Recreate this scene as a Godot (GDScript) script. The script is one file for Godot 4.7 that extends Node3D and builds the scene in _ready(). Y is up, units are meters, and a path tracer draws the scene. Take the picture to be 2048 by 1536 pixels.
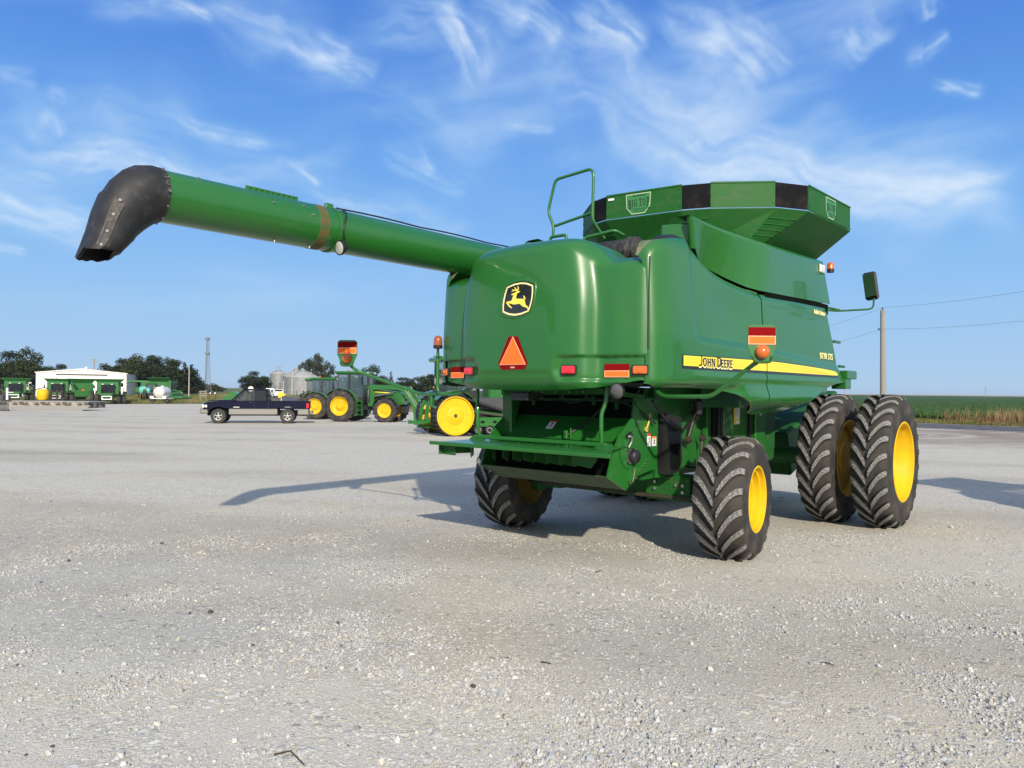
extends Node3D
# A farm machinery yard: a green combine seen from its rear right corner, other machines, bins, trees and a field behind.
# World: x right, y up, -z away from the viewer, metres. The combine's own frame: x right, y up, z forward, origin on the ground under its rear axle.

var used := {}
var mats := {}

class MB:
	var st := SurfaceTool.new()
	var n := 0
	func _init():
		st.begin(Mesh.PRIMITIVE_TRIANGLES)
	func tri(a: Vector3, b: Vector3, c: Vector3, g := -1):   # counter-clockwise seen from outside
		st.set_smooth_group(g)
		st.add_vertex(a); st.add_vertex(c); st.add_vertex(b)
		n += 1
	func quad(a: Vector3, b: Vector3, c: Vector3, d: Vector3, g := -1):
		tri(a, b, c, g); tri(a, c, d, g)
	func box(c: Vector3, s: Vector3, b := Basis(), bev := 0.0):
		var h := s * 0.5
		if bev <= 0.0:
			var p := []
			for i in 8:
				p.append(c + b * Vector3(h.x if i & 1 else -h.x, h.y if i & 2 else -h.y, h.z if i & 4 else -h.z))
			for f in [[0, 2, 3, 1], [4, 5, 7, 6], [0, 1, 5, 4], [2, 6, 7, 3], [0, 4, 6, 2], [1, 3, 7, 5]]:
				quad(p[f[0]], p[f[1]], p[f[2]], p[f[3]])
			return
		var k := h - Vector3.ONE * minf(bev, minf(h.x, minf(h.y, h.z)) * 0.98)
		var q := func(sx: float, sy: float, sz: float, ax: int) -> Vector3:
			var v := Vector3(sx * k.x, sy * k.y, sz * k.z)
			if ax == 0: v.x = sx * h.x
			elif ax == 1: v.y = sy * h.y
			else: v.z = sz * h.z
			return c + b * v
		for s1 in [-1.0, 1.0]:
			var fl: bool = s1 < 0
			for ax in 3:
				var v := []
				for t in [[-1, -1], [1, -1], [1, 1], [-1, 1]]:
					var e := [0.0, 0.0, 0.0]
					e[ax] = s1; e[(ax + 1) % 3] = float(t[0]); e[(ax + 2) % 3] = float(t[1])
					v.append(q.call(e[0], e[1], e[2], ax))
				if fl: v.reverse()
				quad(v[0], v[1], v[2], v[3])
			for s2 in [-1.0, 1.0]:
				for ax in 3:      # edge along ax
					var e1 := [0.0, 0.0, 0.0]; var e2 := [0.0, 0.0, 0.0]
					var o1 := (ax + 1) % 3; var o2 := (ax + 2) % 3
					e1[ax] = -1.0; e2[ax] = 1.0
					e1[o1] = s1; e2[o1] = s1; e1[o2] = s2; e2[o2] = s2
					var A: Vector3 = q.call(e1[0], e1[1], e1[2], o1); var B: Vector3 = q.call(e2[0], e2[1], e2[2], o1)
					var C: Vector3 = q.call(e2[0], e2[1], e2[2], o2); var D: Vector3 = q.call(e1[0], e1[1], e1[2], o2)
					if s1 * s2 > 0: quad(D, C, B, A)
					else: quad(A, B, C, D)
				for s3 in [-1.0, 1.0]:
					var A: Vector3 = q.call(s1, s2, s3, 0); var B: Vector3 = q.call(s1, s2, s3, 1); var C: Vector3 = q.call(s1, s2, s3, 2)
					if s1 * s2 * s3 > 0: tri(A, B, C)
					else: tri(A, C, B)
	func bar(a: Vector3, b: Vector3, w: float, h: float, up := Vector3.UP, bev := 0.0):   # a straight square bar from a to b
		var f := (b - a).normalized()
		var r := f.cross(up).normalized()
		if r.length() < 0.1: r = f.cross(Vector3.RIGHT).normalized()
		box((a + b) * 0.5, Vector3(w, h, a.distance_to(b)), Basis(r, r.cross(f), -f), bev)
	func tube(p: Array, r: float, k := 8, cap := true, r2 := -1.0):
		var rings := []
		var up := Vector3.UP
		for i in p.size():
			var d: Vector3 = (p[mini(i + 1, p.size() - 1)] - p[maxi(i - 1, 0)]).normalized()
			var s := d.cross(up)
			if s.length() < 0.05: s = d.cross(Vector3.RIGHT) if i == 0 else d.cross(up + Vector3(0.01, 0, 0.1))
			s = s.normalized()
			up = s.cross(d).normalized()
			var rr := r if r2 < 0.0 else lerpf(r, r2, float(i) / (p.size() - 1))
			var ring := []
			for j in k:
				var a := TAU * j / k
				ring.append(p[i] + (s * cos(a) + up * sin(a)) * rr)
			rings.append(ring)
		for i in p.size() - 1:
			for j in k:
				var m := (j + 1) % k
				quad(rings[i][j], rings[i][m], rings[i + 1][m], rings[i + 1][j], 1)
		if cap:
			for j in range(1, k - 1):
				tri(rings[0][0], rings[0][j + 1], rings[0][j])
				tri(rings[-1][0], rings[-1][j], rings[-1][j + 1])
	func lathe(prof: Array, k: int, xf := Transform3D(), a0 := 0.0, a1 := TAU):   # profile points (radius, height along local y), smoothed where the third value is 0
		var full := absf(a1 - a0 - TAU) < 0.001
		for i in prof.size() - 1:
			var p: Vector2 = prof[i]; var q: Vector2 = prof[i + 1]
			for j in k:
				var s := a0 + (a1 - a0) * j / k; var e := a0 + (a1 - a0) * ((j + 1) % k if full else j + 1) / k
				var A := xf * Vector3(p.x * cos(s), p.y, -p.x * sin(s)); var B := xf * Vector3(p.x * cos(e), p.y, -p.x * sin(e))
				var C := xf * Vector3(q.x * cos(e), q.y, -q.x * sin(e)); var D := xf * Vector3(q.x * cos(s), q.y, -q.x * sin(s))
				var g := i + 2
				if i > 0 and (prof[i] - prof[i - 1]).normalized().dot((q - p).normalized()) > 0.75: g = -2
				if p.x < 0.0001: tri(A, C, D, lg(prof, i))
				elif q.x < 0.0001: tri(A, B, C, lg(prof, i))
				else: quad(A, B, C, D, lg(prof, i))
	func lg(prof: Array, i: int) -> int:   # smoothing group of a lathe band: changes where the profile turns sharply
		var g := 2
		for m in range(1, i + 1):
			if m < prof.size() - 1 and (prof[m] - prof[m - 1]).normalized().dot((prof[m + 1] - prof[m]).normalized()) < 0.7: g += 1
		return g
	func prism(poly: PackedVector2Array, d: float, xf := Transform3D(), g := -1):   # a polygon in local xy, from z = 0 to z = d
		if Geometry2D.is_polygon_clockwise(poly) : poly.reverse()
		var ix := Geometry2D.triangulate_polygon(poly)
		for i in range(0, ix.size(), 3):
			var a := poly[ix[i]]; var b := poly[ix[i + 1]]; var c := poly[ix[i + 2]]
			if (b - a).cross(c - a) < 0: var t := b; b = c; c = t
			tri(xf * Vector3(a.x, a.y, d), xf * Vector3(b.x, b.y, d), xf * Vector3(c.x, c.y, d))
			tri(xf * Vector3(a.x, a.y, 0), xf * Vector3(c.x, c.y, 0), xf * Vector3(b.x, b.y, 0))
		for i in poly.size():
			var a := poly[i]; var b := poly[(i + 1) % poly.size()]
			quad(xf * Vector3(a.x, a.y, 0), xf * Vector3(b.x, b.y, 0), xf * Vector3(b.x, b.y, d), xf * Vector3(a.x, a.y, d), g)
	func grid(rows: Array, g := 1, flip := false, thick := 0.0, inward := Vector3.ZERO):
		for i in rows.size() - 1:
			for j in rows[i].size() - 1:
				var a: Vector3 = rows[i][j]; var b: Vector3 = rows[i][j + 1]; var c: Vector3 = rows[i + 1][j + 1]; var d: Vector3 = rows[i + 1][j]
				if flip: quad(a, d, c, b, g)
				else: quad(a, b, c, d, g)
		if thick > 0.0:
			var back := []
			for r in rows:
				var q := []
				for v in r: q.append(v + inward * thick)
				back.append(q)
			grid(back, g + 50, not flip)
			var R := rows.size() - 1; var C: int = rows[0].size() - 1
			for j in C:
				var e := [[rows[0][j], rows[0][j + 1], back[0][j + 1], back[0][j]], [rows[R][j + 1], rows[R][j], back[R][j], back[R][j + 1]]]
				for f in e:
					if flip: quad(f[0], f[1], f[2], f[3])
					else: quad(f[3], f[2], f[1], f[0])
			for i in R:
				var e := [[rows[i + 1][0], rows[i][0], back[i][0], back[i + 1][0]], [rows[i][C], rows[i + 1][C], back[i + 1][C], back[i][C]]]
				for f in e:
					if flip: quad(f[0], f[1], f[2], f[3])
					else: quad(f[3], f[2], f[1], f[0])
	func done() -> ArrayMesh:
		st.index()
		st.generate_normals()
		return st.commit()

# ---- names, things, parts
func numbered(called: String, parent: Node) -> String:
	var k := "%d/%s" % [parent.get_instance_id(), called]
	used[k] = used.get(k, 0) + 1
	return called if used[k] == 1 else "%s_%03d" % [called, used[k] - 1]

func tag(o: Node, label: String, category := "", group := "", kind := "") -> Node:
	if label: o.set_meta("label", label)
	if category: o.set_meta("category", category)
	if group: o.set_meta("group", group)
	if kind: o.set_meta("kind", kind)
	return o

func part(called: String, mesh, m: Material, parent: Node = null, label := "") -> MeshInstance3D:
	if parent == null: parent = self
	var o := MeshInstance3D.new()
	o.mesh = mesh.done() if mesh is MB else mesh
	o.material_override = m
	o.name = numbered(called, parent)
	if label: o.set_meta("label", label)
	parent.add_child(o, true)
	return o

func pivot(called: String, parent: Node, at := Vector3.ZERO) -> Node3D:
	var o := Node3D.new()
	o.name = numbered(called, parent)
	parent.add_child(o, true)
	o.position = at
	return o

func thing(called: String, label: String, category: String, at := Vector3.ZERO, turn := 0.0, group := "") -> Node3D:
	var o := pivot(called, self, at)
	o.rotation.y = turn
	tag(o, label, category, group)
	return o

func dup(o: Node3D, at: Vector3, turn: float, label: String) -> Node3D:
	var c: Node3D = o.duplicate()
	c.name = numbered(String(o.name).rstrip("_0123456789"), self)
	add_child(c, true)
	c.position = at; c.rotation.y = turn
	c.set_meta("label", label)
	return c

# ---- materials
func lin(r: float, g: float, b: float) -> Color:   # linear base colour -> the sRGB value a material takes
	return Color(r, g, b).linear_to_srgb()

func mat(key: String, c: Color, rough := 0.6, metal := 0.0, coat := 0.0) -> StandardMaterial3D:
	if mats.has(key): return mats[key]
	var m := StandardMaterial3D.new()
	m.resource_name = key
	m.albedo_color = c; m.roughness = rough; m.metallic = metal
	if coat > 0.0:
		m.clearcoat_enabled = true; m.clearcoat = coat; m.clearcoat_roughness = 0.05
	mats[key] = m
	return m

func noise(seed_: int, freq: float, type := FastNoiseLite.TYPE_SIMPLEX_SMOOTH, oct := 4) -> FastNoiseLite:
	var f := FastNoiseLite.new()
	f.seed = seed_; f.frequency = freq; f.noise_type = type; f.fractal_octaves = oct
	f.fractal_type = FastNoiseLite.FRACTAL_FBM if oct > 1 else FastNoiseLite.FRACTAL_NONE
	return f

func noise_tex(f: FastNoiseLite, stops: Array, size := 256) -> ImageTexture:   # seamless noise through a colour ramp
	var im := f.get_seamless_image(size, size)
	var g := Gradient.new()
	g.offsets = PackedFloat32Array(stops.map(func(s): return s[0]))
	g.colors = PackedColorArray(stops.map(func(s): return s[1]))
	var lut := []
	for i in 256: lut.append(g.sample(i / 255.0))
	var d := im.get_data()
	var out := PackedByteArray(); out.resize(size * size * 3)
	for i in size * size:
		var c: Color = lut[d[i]]
		out[i * 3] = int(c.r * 255); out[i * 3 + 1] = int(c.g * 255); out[i * 3 + 2] = int(c.b * 255)
	return ImageTexture.create_from_image(Image.create_from_data(size, size, false, Image.FORMAT_RGB8, out))

func tri_tex(m: StandardMaterial3D, t: Texture2D, scale: float, world := false):
	m.albedo_texture = t
	m.uv1_triplanar = true; m.uv1_world_triplanar = world
	m.uv1_scale = Vector3.ONE * scale

# ---- the lie of the land: flat round the combine, dipping gently to the far left, a low rise behind it
func gy(x: float, z: float) -> float:
	var d := -z
	var left := smoothstep(8.0, -12.0, x)
	return left * (-0.30 * smoothstep(42.0, 54.0, d) - 0.42 * smoothstep(58.0, 105.0, d) + 1.0 * smoothstep(113.0, 150.0, d)) - 0.1 * smoothstep(55.0, 80.0, d) * (1.0 - left)

func on_ground(x: float, z: float) -> Vector3:
	return Vector3(x, gy(x, z), z)

# clouds: azimuth and elevation (degrees) of both ends, width (degrees), strength
const WISPS := [
	[-29.1, 24.1, -25.2, 24.6, 0.98, 0.5], [-25.5, 25.0, -22.1, 24.5, 0.53, 0.75], [-21.9, 25.1, -17.5, 24.6, 1.74, 0.4], [-18.9, 24.8, -12.5, 23.5, 1.51, 0.6],
	[-15.6, 24.2, -11.1, 22.4, 0.98, 0.8], [-14.7, 24.9, -12.5, 23.9, 0.53, 0.5], [-11.8, 27.0, -5.0, 25.6, 2.08, 0.5], [-6.4, 27.0, -2.2, 22.4, 1.36, 0.75],
	[-3.5, 26.8, -0.4, 24.8, 1.51, 0.45], [-1.2, 26.4, 3.1, 24.8, 1.28, 0.75], [5.1, 27.0, 9.9, 24.3, 1.43, 0.8], [3.8, 26.7, 6.4, 25.7, 0.98, 0.4],
	[11.5, 27.0, 15.7, 23.7, 1.28, 0.55], [13.3, 25.1, 18.7, 21.9, 1.13, 0.75], [15.7, 25.1, 20.5, 22.9, 0.98, 0.55], [24.1, 24.3, 25.8, 22.2, 0.98, 0.7],
	[28.4, 25.1, 28.8, 23.6, 0.6, 0.6], [28.3, 21.8, 29.9, 22.6, 0.38, 0.6], [27.4, 21.8, 28.3, 21.8, 0.45, 0.45], [29.3, 20.0, 31.8, 19.1, 0.38, 0.7],
	[22.8, 23.9, 23.8, 24.0, 0.3, 0.35], [0.4, 21.9, 24.2, 15.6, 4.53, 0.42], [10.3, 18.7, 32.6, 12.7, 2.08, 0.6], [19.2, 16.3, 32.6, 12.8, 1.13, 0.7],
	[11.4, 14.0, 27.9, 12.7, 0.68, 0.5], [24.2, 15.6, 32.3, 13.3, 0.83, 0.5], [-0.6, 19.5, 2.9, 19.2, 0.3, 0.5], [8.4, 21.8, 17.5, 18.9, 2.26, 0.3],
	[12.8, 17.5, 13.9, 18.2, 0.38, 0.4], [-32.9, 15.3, -23.6, 14.8, 0.91, 0.65], [-30.2, 15.8, -26.0, 15.6, 0.6, 0.4], [-25.0, 15.1, -20.1, 13.6, 0.98, 0.35],
	[-35.0, 12.3, -29.1, 11.0, 1.13, 0.7], [-35.0, 11.0, -29.7, 11.2, 0.68, 0.45], [-35.0, 8.8, -33.1, 8.6, 0.34, 0.5], [-35.0, 13.6, -31.3, 13.5, 0.53, 0.35],
	[-24.8, 18.0, -18.3, 17.3, 0.6, 0.5], [-16.4, 16.2, -14.5, 14.7, 0.3, 0.6], [-9.4, 16.5, -3.6, 14.9, 0.83, 0.4], [-7.2, 17.5, -6.2, 15.9, 0.45, 0.4],
	[-32.0, 17.5, -30.9, 16.2, 0.45, 0.4], [-32.4, 17.1, -31.9, 16.8, 0.3, 0.4], [-35.1, 19.0, -32.6, 19.2, 0.53, 0.35], [-31.9, 18.6, -30.8, 18.3, 0.38, 0.3],
	[-16.3, 13.8, -4.1, 11.7, 1.36, 0.38], [-24.4, 14.0, -17.3, 12.5, 1.13, 0.3], [22.9, 12.8, 30.2, 15.8, 2.26, 0.2], [-29.0, 17.0, -12.4, 16.3, 2.26, 0.25],
	[-35.1, 17.3, -26.0, 16.5, 1.89, 0.25], [-12.4, 20.7, -1.1, 17.8, 2.26, 0.2],
]

func make_sky() -> PanoramaSkyMaterial:
	var W := 4096; var H := 2048
	var ramp := Gradient.new()   # clear air by elevation / 90
	ramp.offsets = PackedFloat32Array([0.0, 0.03, 0.075, 0.13, 0.19, 0.26, 0.33, 0.6, 1.0])
	ramp.colors = PackedColorArray([Color8(178, 208, 236), Color8(168, 204, 239), Color8(152, 198, 243), Color8(130, 184, 243), Color8(108, 166, 237), Color8(90, 146, 227), Color8(79, 132, 217), Color8(52, 96, 184), Color8(42, 82, 168)])
	var veil := noise(7, 0.012, FastNoiseLite.TYPE_SIMPLEX_SMOOTH, 5)
	var small := Image.create(512, 256, false, Image.FORMAT_RGB8)
	for j in 256:
		var el := 90.0 - (j + 0.5) / 256.0 * 180.0
		for i in 512:
			var az := (i + 0.5) / 512.0 * 360.0 - 180.0
			# thin streaky cirrus all round; extra whiteness added out of view to lift shadows
			var st := 0.5 + 0.5 * veil.get_noise_2d((az * 0.8 + el * 2.2) * 2.2, (el - az * 0.22) * 14.0)
			var st2 := 0.5 + 0.5 * veil.get_noise_2d(az * 2.0 + 400.0, el * 4.0)
			var far := smoothstep(46.0, 80.0, maxf(absf(az), el * 1.15))
			var v := (smoothstep(0.40, 0.85, st) * smoothstep(0.28, 0.7, st2) * 0.46 + far * (0.46 + 0.22 * smoothstep(0.4, 0.7, st2))) * smoothstep(3.0, 9.0, el)
			small.set_pixel(i, j, air(ramp, az, el, veil).lerp(Color(0.97, 0.97, 0.96), v))
	small.resize(W, H, Image.INTERPOLATE_BILINEAR)
	var im := small
	var i0 := int((180.0 - 48.0) / 360.0 * W); var i1 := int((180.0 + 48.0) / 360.0 * W)
	var j0 := int((90.0 - 44.0) / 180.0 * H); var j1 := int((90.0 + 2.0) / 180.0 * H)
	var cw := i1 - i0
	var cover := PackedFloat32Array(); cover.resize(cw * (j1 - j0))
	var fine := noise(21, 1.0, FastNoiseLite.TYPE_SIMPLEX_SMOOTH, 5)
	var warp := noise(5, 0.12, FastNoiseLite.TYPE_SIMPLEX_SMOOTH, 3)
	for s in WISPS:
		var a := Vector2(s[0], s[1]); var b := Vector2(s[2], s[3])
		var w: float = s[4] * 1.25; var amp: float = s[5] * (1.25 if s[4] > 1.7 else 0.92)
		var d := (b - a).normalized(); var n := Vector2(-d.y, d.x); var L := a.distance_to(b)
		var lo := Vector2(minf(a.x, b.x), minf(a.y, b.y)) - Vector2.ONE * w * 2.6; var hi := Vector2(maxf(a.x, b.x), maxf(a.y, b.y)) + Vector2.ONE * w * 2.6
		for j in range(maxi(j0, int((90.0 - hi.y) / 180.0 * H)), mini(j1, int((90.0 - lo.y) / 180.0 * H) + 1)):
			var el := 90.0 - (j + 0.5) / H * 180.0
			for i in range(maxi(i0, int((lo.x + 180.0) / 360.0 * W)), mini(i1, int((hi.x + 180.0) / 360.0 * W) + 1)):
				var az := (i + 0.5) / W * 360.0 - 180.0
				var q := Vector2(az, el)
				q += Vector2(warp.get_noise_2d(az * 0.6, el * 0.6), warp.get_noise_2d(az * 0.6 + 70.0, el * 0.6)) * w * 1.0 + Vector2(warp.get_noise_2d(az * 3.5, el * 3.5), warp.get_noise_2d(az * 3.5 + 70.0, el * 3.5)) * 0.16 * minf(w, 1.2)
				var r := q - a
				var t := r.dot(d); var c := r.dot(n) / w
				if absf(c) > 2.2 or t < -w * 2.0 or t > L + w * 2.0: continue
				var u := t / L
				var body := exp(-c * c * 1.5) * smoothstep(-0.25, 0.35, u) * smoothstep(1.12, 0.85, u)
				if body < 0.02: continue
				var f := 0.5 + 0.5 * fine.get_noise_2d(t * 0.22 / maxf(w, 0.6) * 1.2 + a.x * 3.0, r.dot(n) * 1.3 / maxf(w, 0.5) + a.y * 5.0)
				f = smoothstep(0.15, 0.9, f) * (0.7 + 0.5 * (0.5 + 0.5 * fine.get_noise_2d(az * 0.9, el * 1.4)))
				var k := (j - j0) * cw + i - i0
				cover[k] = 1.0 - (1.0 - cover[k]) * (1.0 - clampf(amp * body * (0.25 + 1.15 * f), 0.0, 0.96))
	for j in range(j0, j1):
		var el := 90.0 - (j + 0.5) / H * 180.0
		for i in range(i0, i1):
			var az := (i + 0.5) / W * 360.0 - 180.0
			var c := air(ramp, az, el, veil)
			# a thin streaky veil over everything
			var st := 0.5 + 0.5 * veil.get_noise_2d((az * 0.8 + el * 2.2) * 2.2, (el - az * 0.22) * 14.0)
			var st2 := 0.5 + 0.5 * veil.get_noise_2d(az * 2.0 + 400.0, el * 4.0)
			var v := smoothstep(0.40, 0.85, st) * smoothstep(0.28, 0.7, st2) * 0.46 * smoothstep(3.0, 9.0, el)
			var k := 1.0 - (1.0 - v) * (1.0 - cover[(j - j0) * cw + i - i0])
			im.set_pixel(i, j, c.lerp(Color(0.90, 0.945, 1.0), k * 0.86))
	var sky := PanoramaSkyMaterial.new()
	var rolled := Image.create(W, H, false, Image.FORMAT_RGB8)   # column 0 of a panorama looks along -z
	rolled.blit_rect(im, Rect2i(W / 2, 0, W / 2, H), Vector2i.ZERO)
	rolled.blit_rect(im, Rect2i(0, 0, W / 2, H), Vector2i(W / 2, 0))
	sky.panorama = ImageTexture.create_from_image(rolled)
	return sky

func air(ramp: Gradient, az: float, el: float, veil: FastNoiseLite) -> Color:
	if el < 0.0:
		return Color8(176, 207, 236).lerp(Color8(150, 160, 160), smoothstep(0.0, -4.0, el))
	var c := ramp.sample(el / 90.0)
	c = c.lerp(Color8(60, 110, 200), 0.10 * smoothstep(5.0, 40.0, az) * smoothstep(12.0, 26.0, el) * smoothstep(120.0, 60.0, az))
	# brighter air round the sun, which stands behind the viewer
	var sd := Vector3(0.163, 0.438, 0.884).normalized()
	var v := Vector3(sin(deg_to_rad(az)) * cos(deg_to_rad(el)), sin(deg_to_rad(el)), -cos(deg_to_rad(az)) * cos(deg_to_rad(el)))
	var g := maxf(0.0, v.dot(sd))
	return c.lerp(Color(0.97, 0.97, 0.96), 0.6 * pow(g, 4.0) + 0.3 * pow(g, 40.0))

func _ready():
	# --- camera, sky, sun, exposure
	var cam := Camera3D.new(); cam.name = "camera"
	var pt := deg_to_rad(0.51); var rl := deg_to_rad(0.6)
	var f := Vector3(0, sin(pt), -cos(pt)); var r0 := Vector3.RIGHT; var u0 := r0.cross(f)
	cam.transform = Transform3D(Basis(r0 * cos(rl) + u0 * sin(rl), u0 * cos(rl) - r0 * sin(rl), -f), Vector3(0, 1.9, 0))
	cam.fov = rad_to_deg(2.0 * atan(768.0 / 1500.0)); cam.near = 0.1; cam.far = 9000.0
	add_child(cam); cam.current = true
	var we := WorldEnvironment.new(); we.name = "environment"
	var env := Environment.new(); env.background_mode = Environment.BG_SKY
	var sky := Sky.new(); sky.sky_material = make_sky(); env.sky = sky
	env.background_energy_multiplier = 0.80
	env.tonemap_mode = Environment.TONE_MAPPER_LINEAR; env.tonemap_exposure = 1.25
	env.sdfgi_enabled = true; env.ssao_enabled = true; env.ssil_enabled = true
	env.ambient_light_source = Environment.AMBIENT_SOURCE_SKY
	env.fog_enabled = true; env.fog_density = 0.00015; env.fog_light_color = Color8(190, 208, 228)
	we.environment = env; add_child(we)
	var sun := DirectionalLight3D.new(); sun.name = "sun"
	sun.light_color = Color(1.0, 0.955, 0.88); sun.light_energy = 1.42; sun.light_angular_distance = 0.9; sun.shadow_enabled = true
	add_child(sun)
	sun.look_at_from_position(Vector3.ZERO, -Vector3(0.368, 1.0, 2.016), Vector3.UP)
	make_materials()
	build_land()
	build_combine()
	build_yard()
	build_background()
	build_small()

# ---- materials shared by everything
var GREEN: StandardMaterial3D
var GREEN2: StandardMaterial3D
var YELLOW: StandardMaterial3D
var RUBBER: StandardMaterial3D
var LUG: StandardMaterial3D
var BLACK: StandardMaterial3D
var STEEL: StandardMaterial3D
var GLASS: StandardMaterial3D
var DARK: StandardMaterial3D
var WHITE: StandardMaterial3D
var GALV: StandardMaterial3D

func grime(base: Color, dirt: Color, seed_: int, lo: float, hi: float, freq := 0.02) -> ImageTexture:
	return noise_tex(noise(seed_, freq, FastNoiseLite.TYPE_SIMPLEX_SMOOTH, 5), [[0.0, base], [lo, base], [hi, base.lerp(dirt, 0.6)], [1.0, dirt]])

func make_materials():
	var g := lin(0.013, 0.122, 0.0155)
	GREEN = mat("green_paint", Color.WHITE, 0.38, 0.0, 0.55)
	tri_tex(GREEN, grime(g, lin(0.021, 0.126, 0.022), 3, 0.5, 0.95), 0.6)
	GREEN2 = mat("green_frame_paint", Color.WHITE, 0.6)
	GREEN2.metallic_specular = 0.35
	tri_tex(GREEN2, grime(lin(0.011, 0.098, 0.015), lin(0.045, 0.10, 0.035), 4, 0.45, 0.8), 1.3)
	YELLOW = mat("yellow_paint", Color.WHITE, 0.5)
	YELLOW.metallic_specular = 0.3
	tri_tex(YELLOW, grime(lin(0.68, 0.43, 0.010), lin(0.50, 0.32, 0.03), 5, 0.45, 0.95), 0.9)
	DARK = mat("dark_interior", lin(0.006, 0.008, 0.006), 0.9)
	DARK.metallic_specular = 0.1
	RUBBER = mat("tyre_rubber", Color.WHITE, 0.82)
	tri_tex(RUBBER, grime(lin(0.018, 0.018, 0.019), lin(0.11, 0.085, 0.060), 6, 0.36, 0.78, 0.014), 0.7)
	LUG = mat("worn_lug_rubber", Color.WHITE, 0.9)
	tri_tex(LUG, noise_tex(noise(8, 0.05, FastNoiseLite.TYPE_SIMPLEX_SMOOTH, 5), [[0.0, lin(0.06, 0.06, 0.06)], [0.36, lin(0.10, 0.10, 0.098)], [0.5, lin(0.19, 0.188, 0.18)], [0.7, lin(0.27, 0.265, 0.255)], [1.0, lin(0.36, 0.355, 0.34)]]), 2.2)
	BLACK = mat("black_plastic", lin(0.014, 0.014, 0.015), 0.45)
	DARK = mat("dark_interior", lin(0.010, 0.014, 0.010), 0.85)
	STEEL = mat("bare_steel", lin(0.45, 0.43, 0.40), 0.35, 0.9)
	WHITE = mat("white_paint", lin(0.75, 0.75, 0.73), 0.5)
	GALV = mat("galvanised_steel", Color.WHITE, 0.6, 0.15)
	tri_tex(GALV, grime(lin(0.26, 0.27, 0.28), lin(0.19, 0.19, 0.19), 9, 0.4, 0.75), 0.15)
	GLASS = mat("window_glass", Color(0.30, 0.38, 0.38, 0.2), 0.05)
	GLASS.transparency = BaseMaterial3D.TRANSPARENCY_ALPHA

# ---- gravel: one computed tile of crushed stone, its relief, and loose stones on top
func gravel_material() -> StandardMaterial3D:
	var S := 1024
	var rs := []; var ds := []
	for k in 3:
		var fr: float = [0.055, 0.11, 0.21][k]
		for kind in 2:
			var f := FastNoiseLite.new(); f.seed = 40 + k; f.noise_type = FastNoiseLite.TYPE_CELLULAR; f.frequency = fr; f.fractal_type = FastNoiseLite.FRACTAL_NONE
			f.cellular_jitter = 1.0
			f.cellular_return_type = FastNoiseLite.RETURN_CELL_VALUE if kind == 0 else FastNoiseLite.RETURN_DISTANCE
			(rs if kind == 0 else ds).append(f.get_seamless_image(S, S, false, false, 0.1, kind == 1).get_data())
	var soil := noise(50, 0.006, FastNoiseLite.TYPE_SIMPLEX_SMOOTH, 5).get_seamless_image(S, S).get_data()
	var grain := noise(51, 0.35, FastNoiseLite.TYPE_SIMPLEX, 2).get_seamless_image(S, S).get_data()
	var col := PackedByteArray(); col.resize(S * S * 3)
	var hgt := PackedByteArray(); hgt.resize(S * S)
	for i in S * S:
		var s := soil[i] / 255.0
		var gr := grain[i] / 255.0 - 0.5
		var v := 0.70 + gr * 0.14 + (s - 0.5) * 0.05
		var warm := 0.030
		var h := 0.25 + gr * 0.16
		for k in 3:
			var kk := 2 - k
			var cell: float = rs[kk][i] / 255.0; var dist: float = ds[kk][i] / 255.0
			var share: float = [0.07, 0.26, 0.75][kk] - (s - 0.5) * [0.4, 1.0, 0.5][kk]
			if fmod(cell * 7.31, 1.0) < share:
				var e := smoothstep(0.52, 0.36, dist)
				if e > 0.0:
					var tone := fmod(cell * 13.7, 1.0)
					v = lerpf(v, 0.60 + 0.25 * tone + gr * 0.06 - 0.16 * smoothstep(0.36, 0.50, dist), e * [0.9, 0.8, 0.55][kk])
					warm = lerpf(warm, 0.006 + 0.045 * fmod(cell * 29.0, 1.0), e)
					h = maxf(h, 0.25 + e * [0.70, 0.40, 0.22][kk] * (1.0 - dist * 0.5))
		col[i * 3] = clampi(int((v + warm) * 255.0), 0, 255); col[i * 3 + 1] = clampi(int((v + warm * 0.5) * 255.0), 0, 255); col[i * 3 + 2] = clampi(int((v - warm * 0.9) * 255.0), 0, 255)
		hgt[i] = clampi(int(h * 255.0), 0, 255)
	var m := mat("gravel", Color.WHITE, 0.93)
	m.albedo_texture = ImageTexture.create_from_image(Image.create_from_data(S, S, false, Image.FORMAT_RGB8, col))
	m.heightmap_enabled = true; m.heightmap_scale = 0.7
	m.heightmap_texture = ImageTexture.create_from_image(Image.create_from_data(S, S, false, Image.FORMAT_L8, hgt))
	m.uv1_scale = Vector3.ONE
	m.vertex_color_use_as_albedo = true
	m.metallic_specular = 0.25
	return m

var patchn: FastNoiseLite
var patchw: FastNoiseLite
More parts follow.
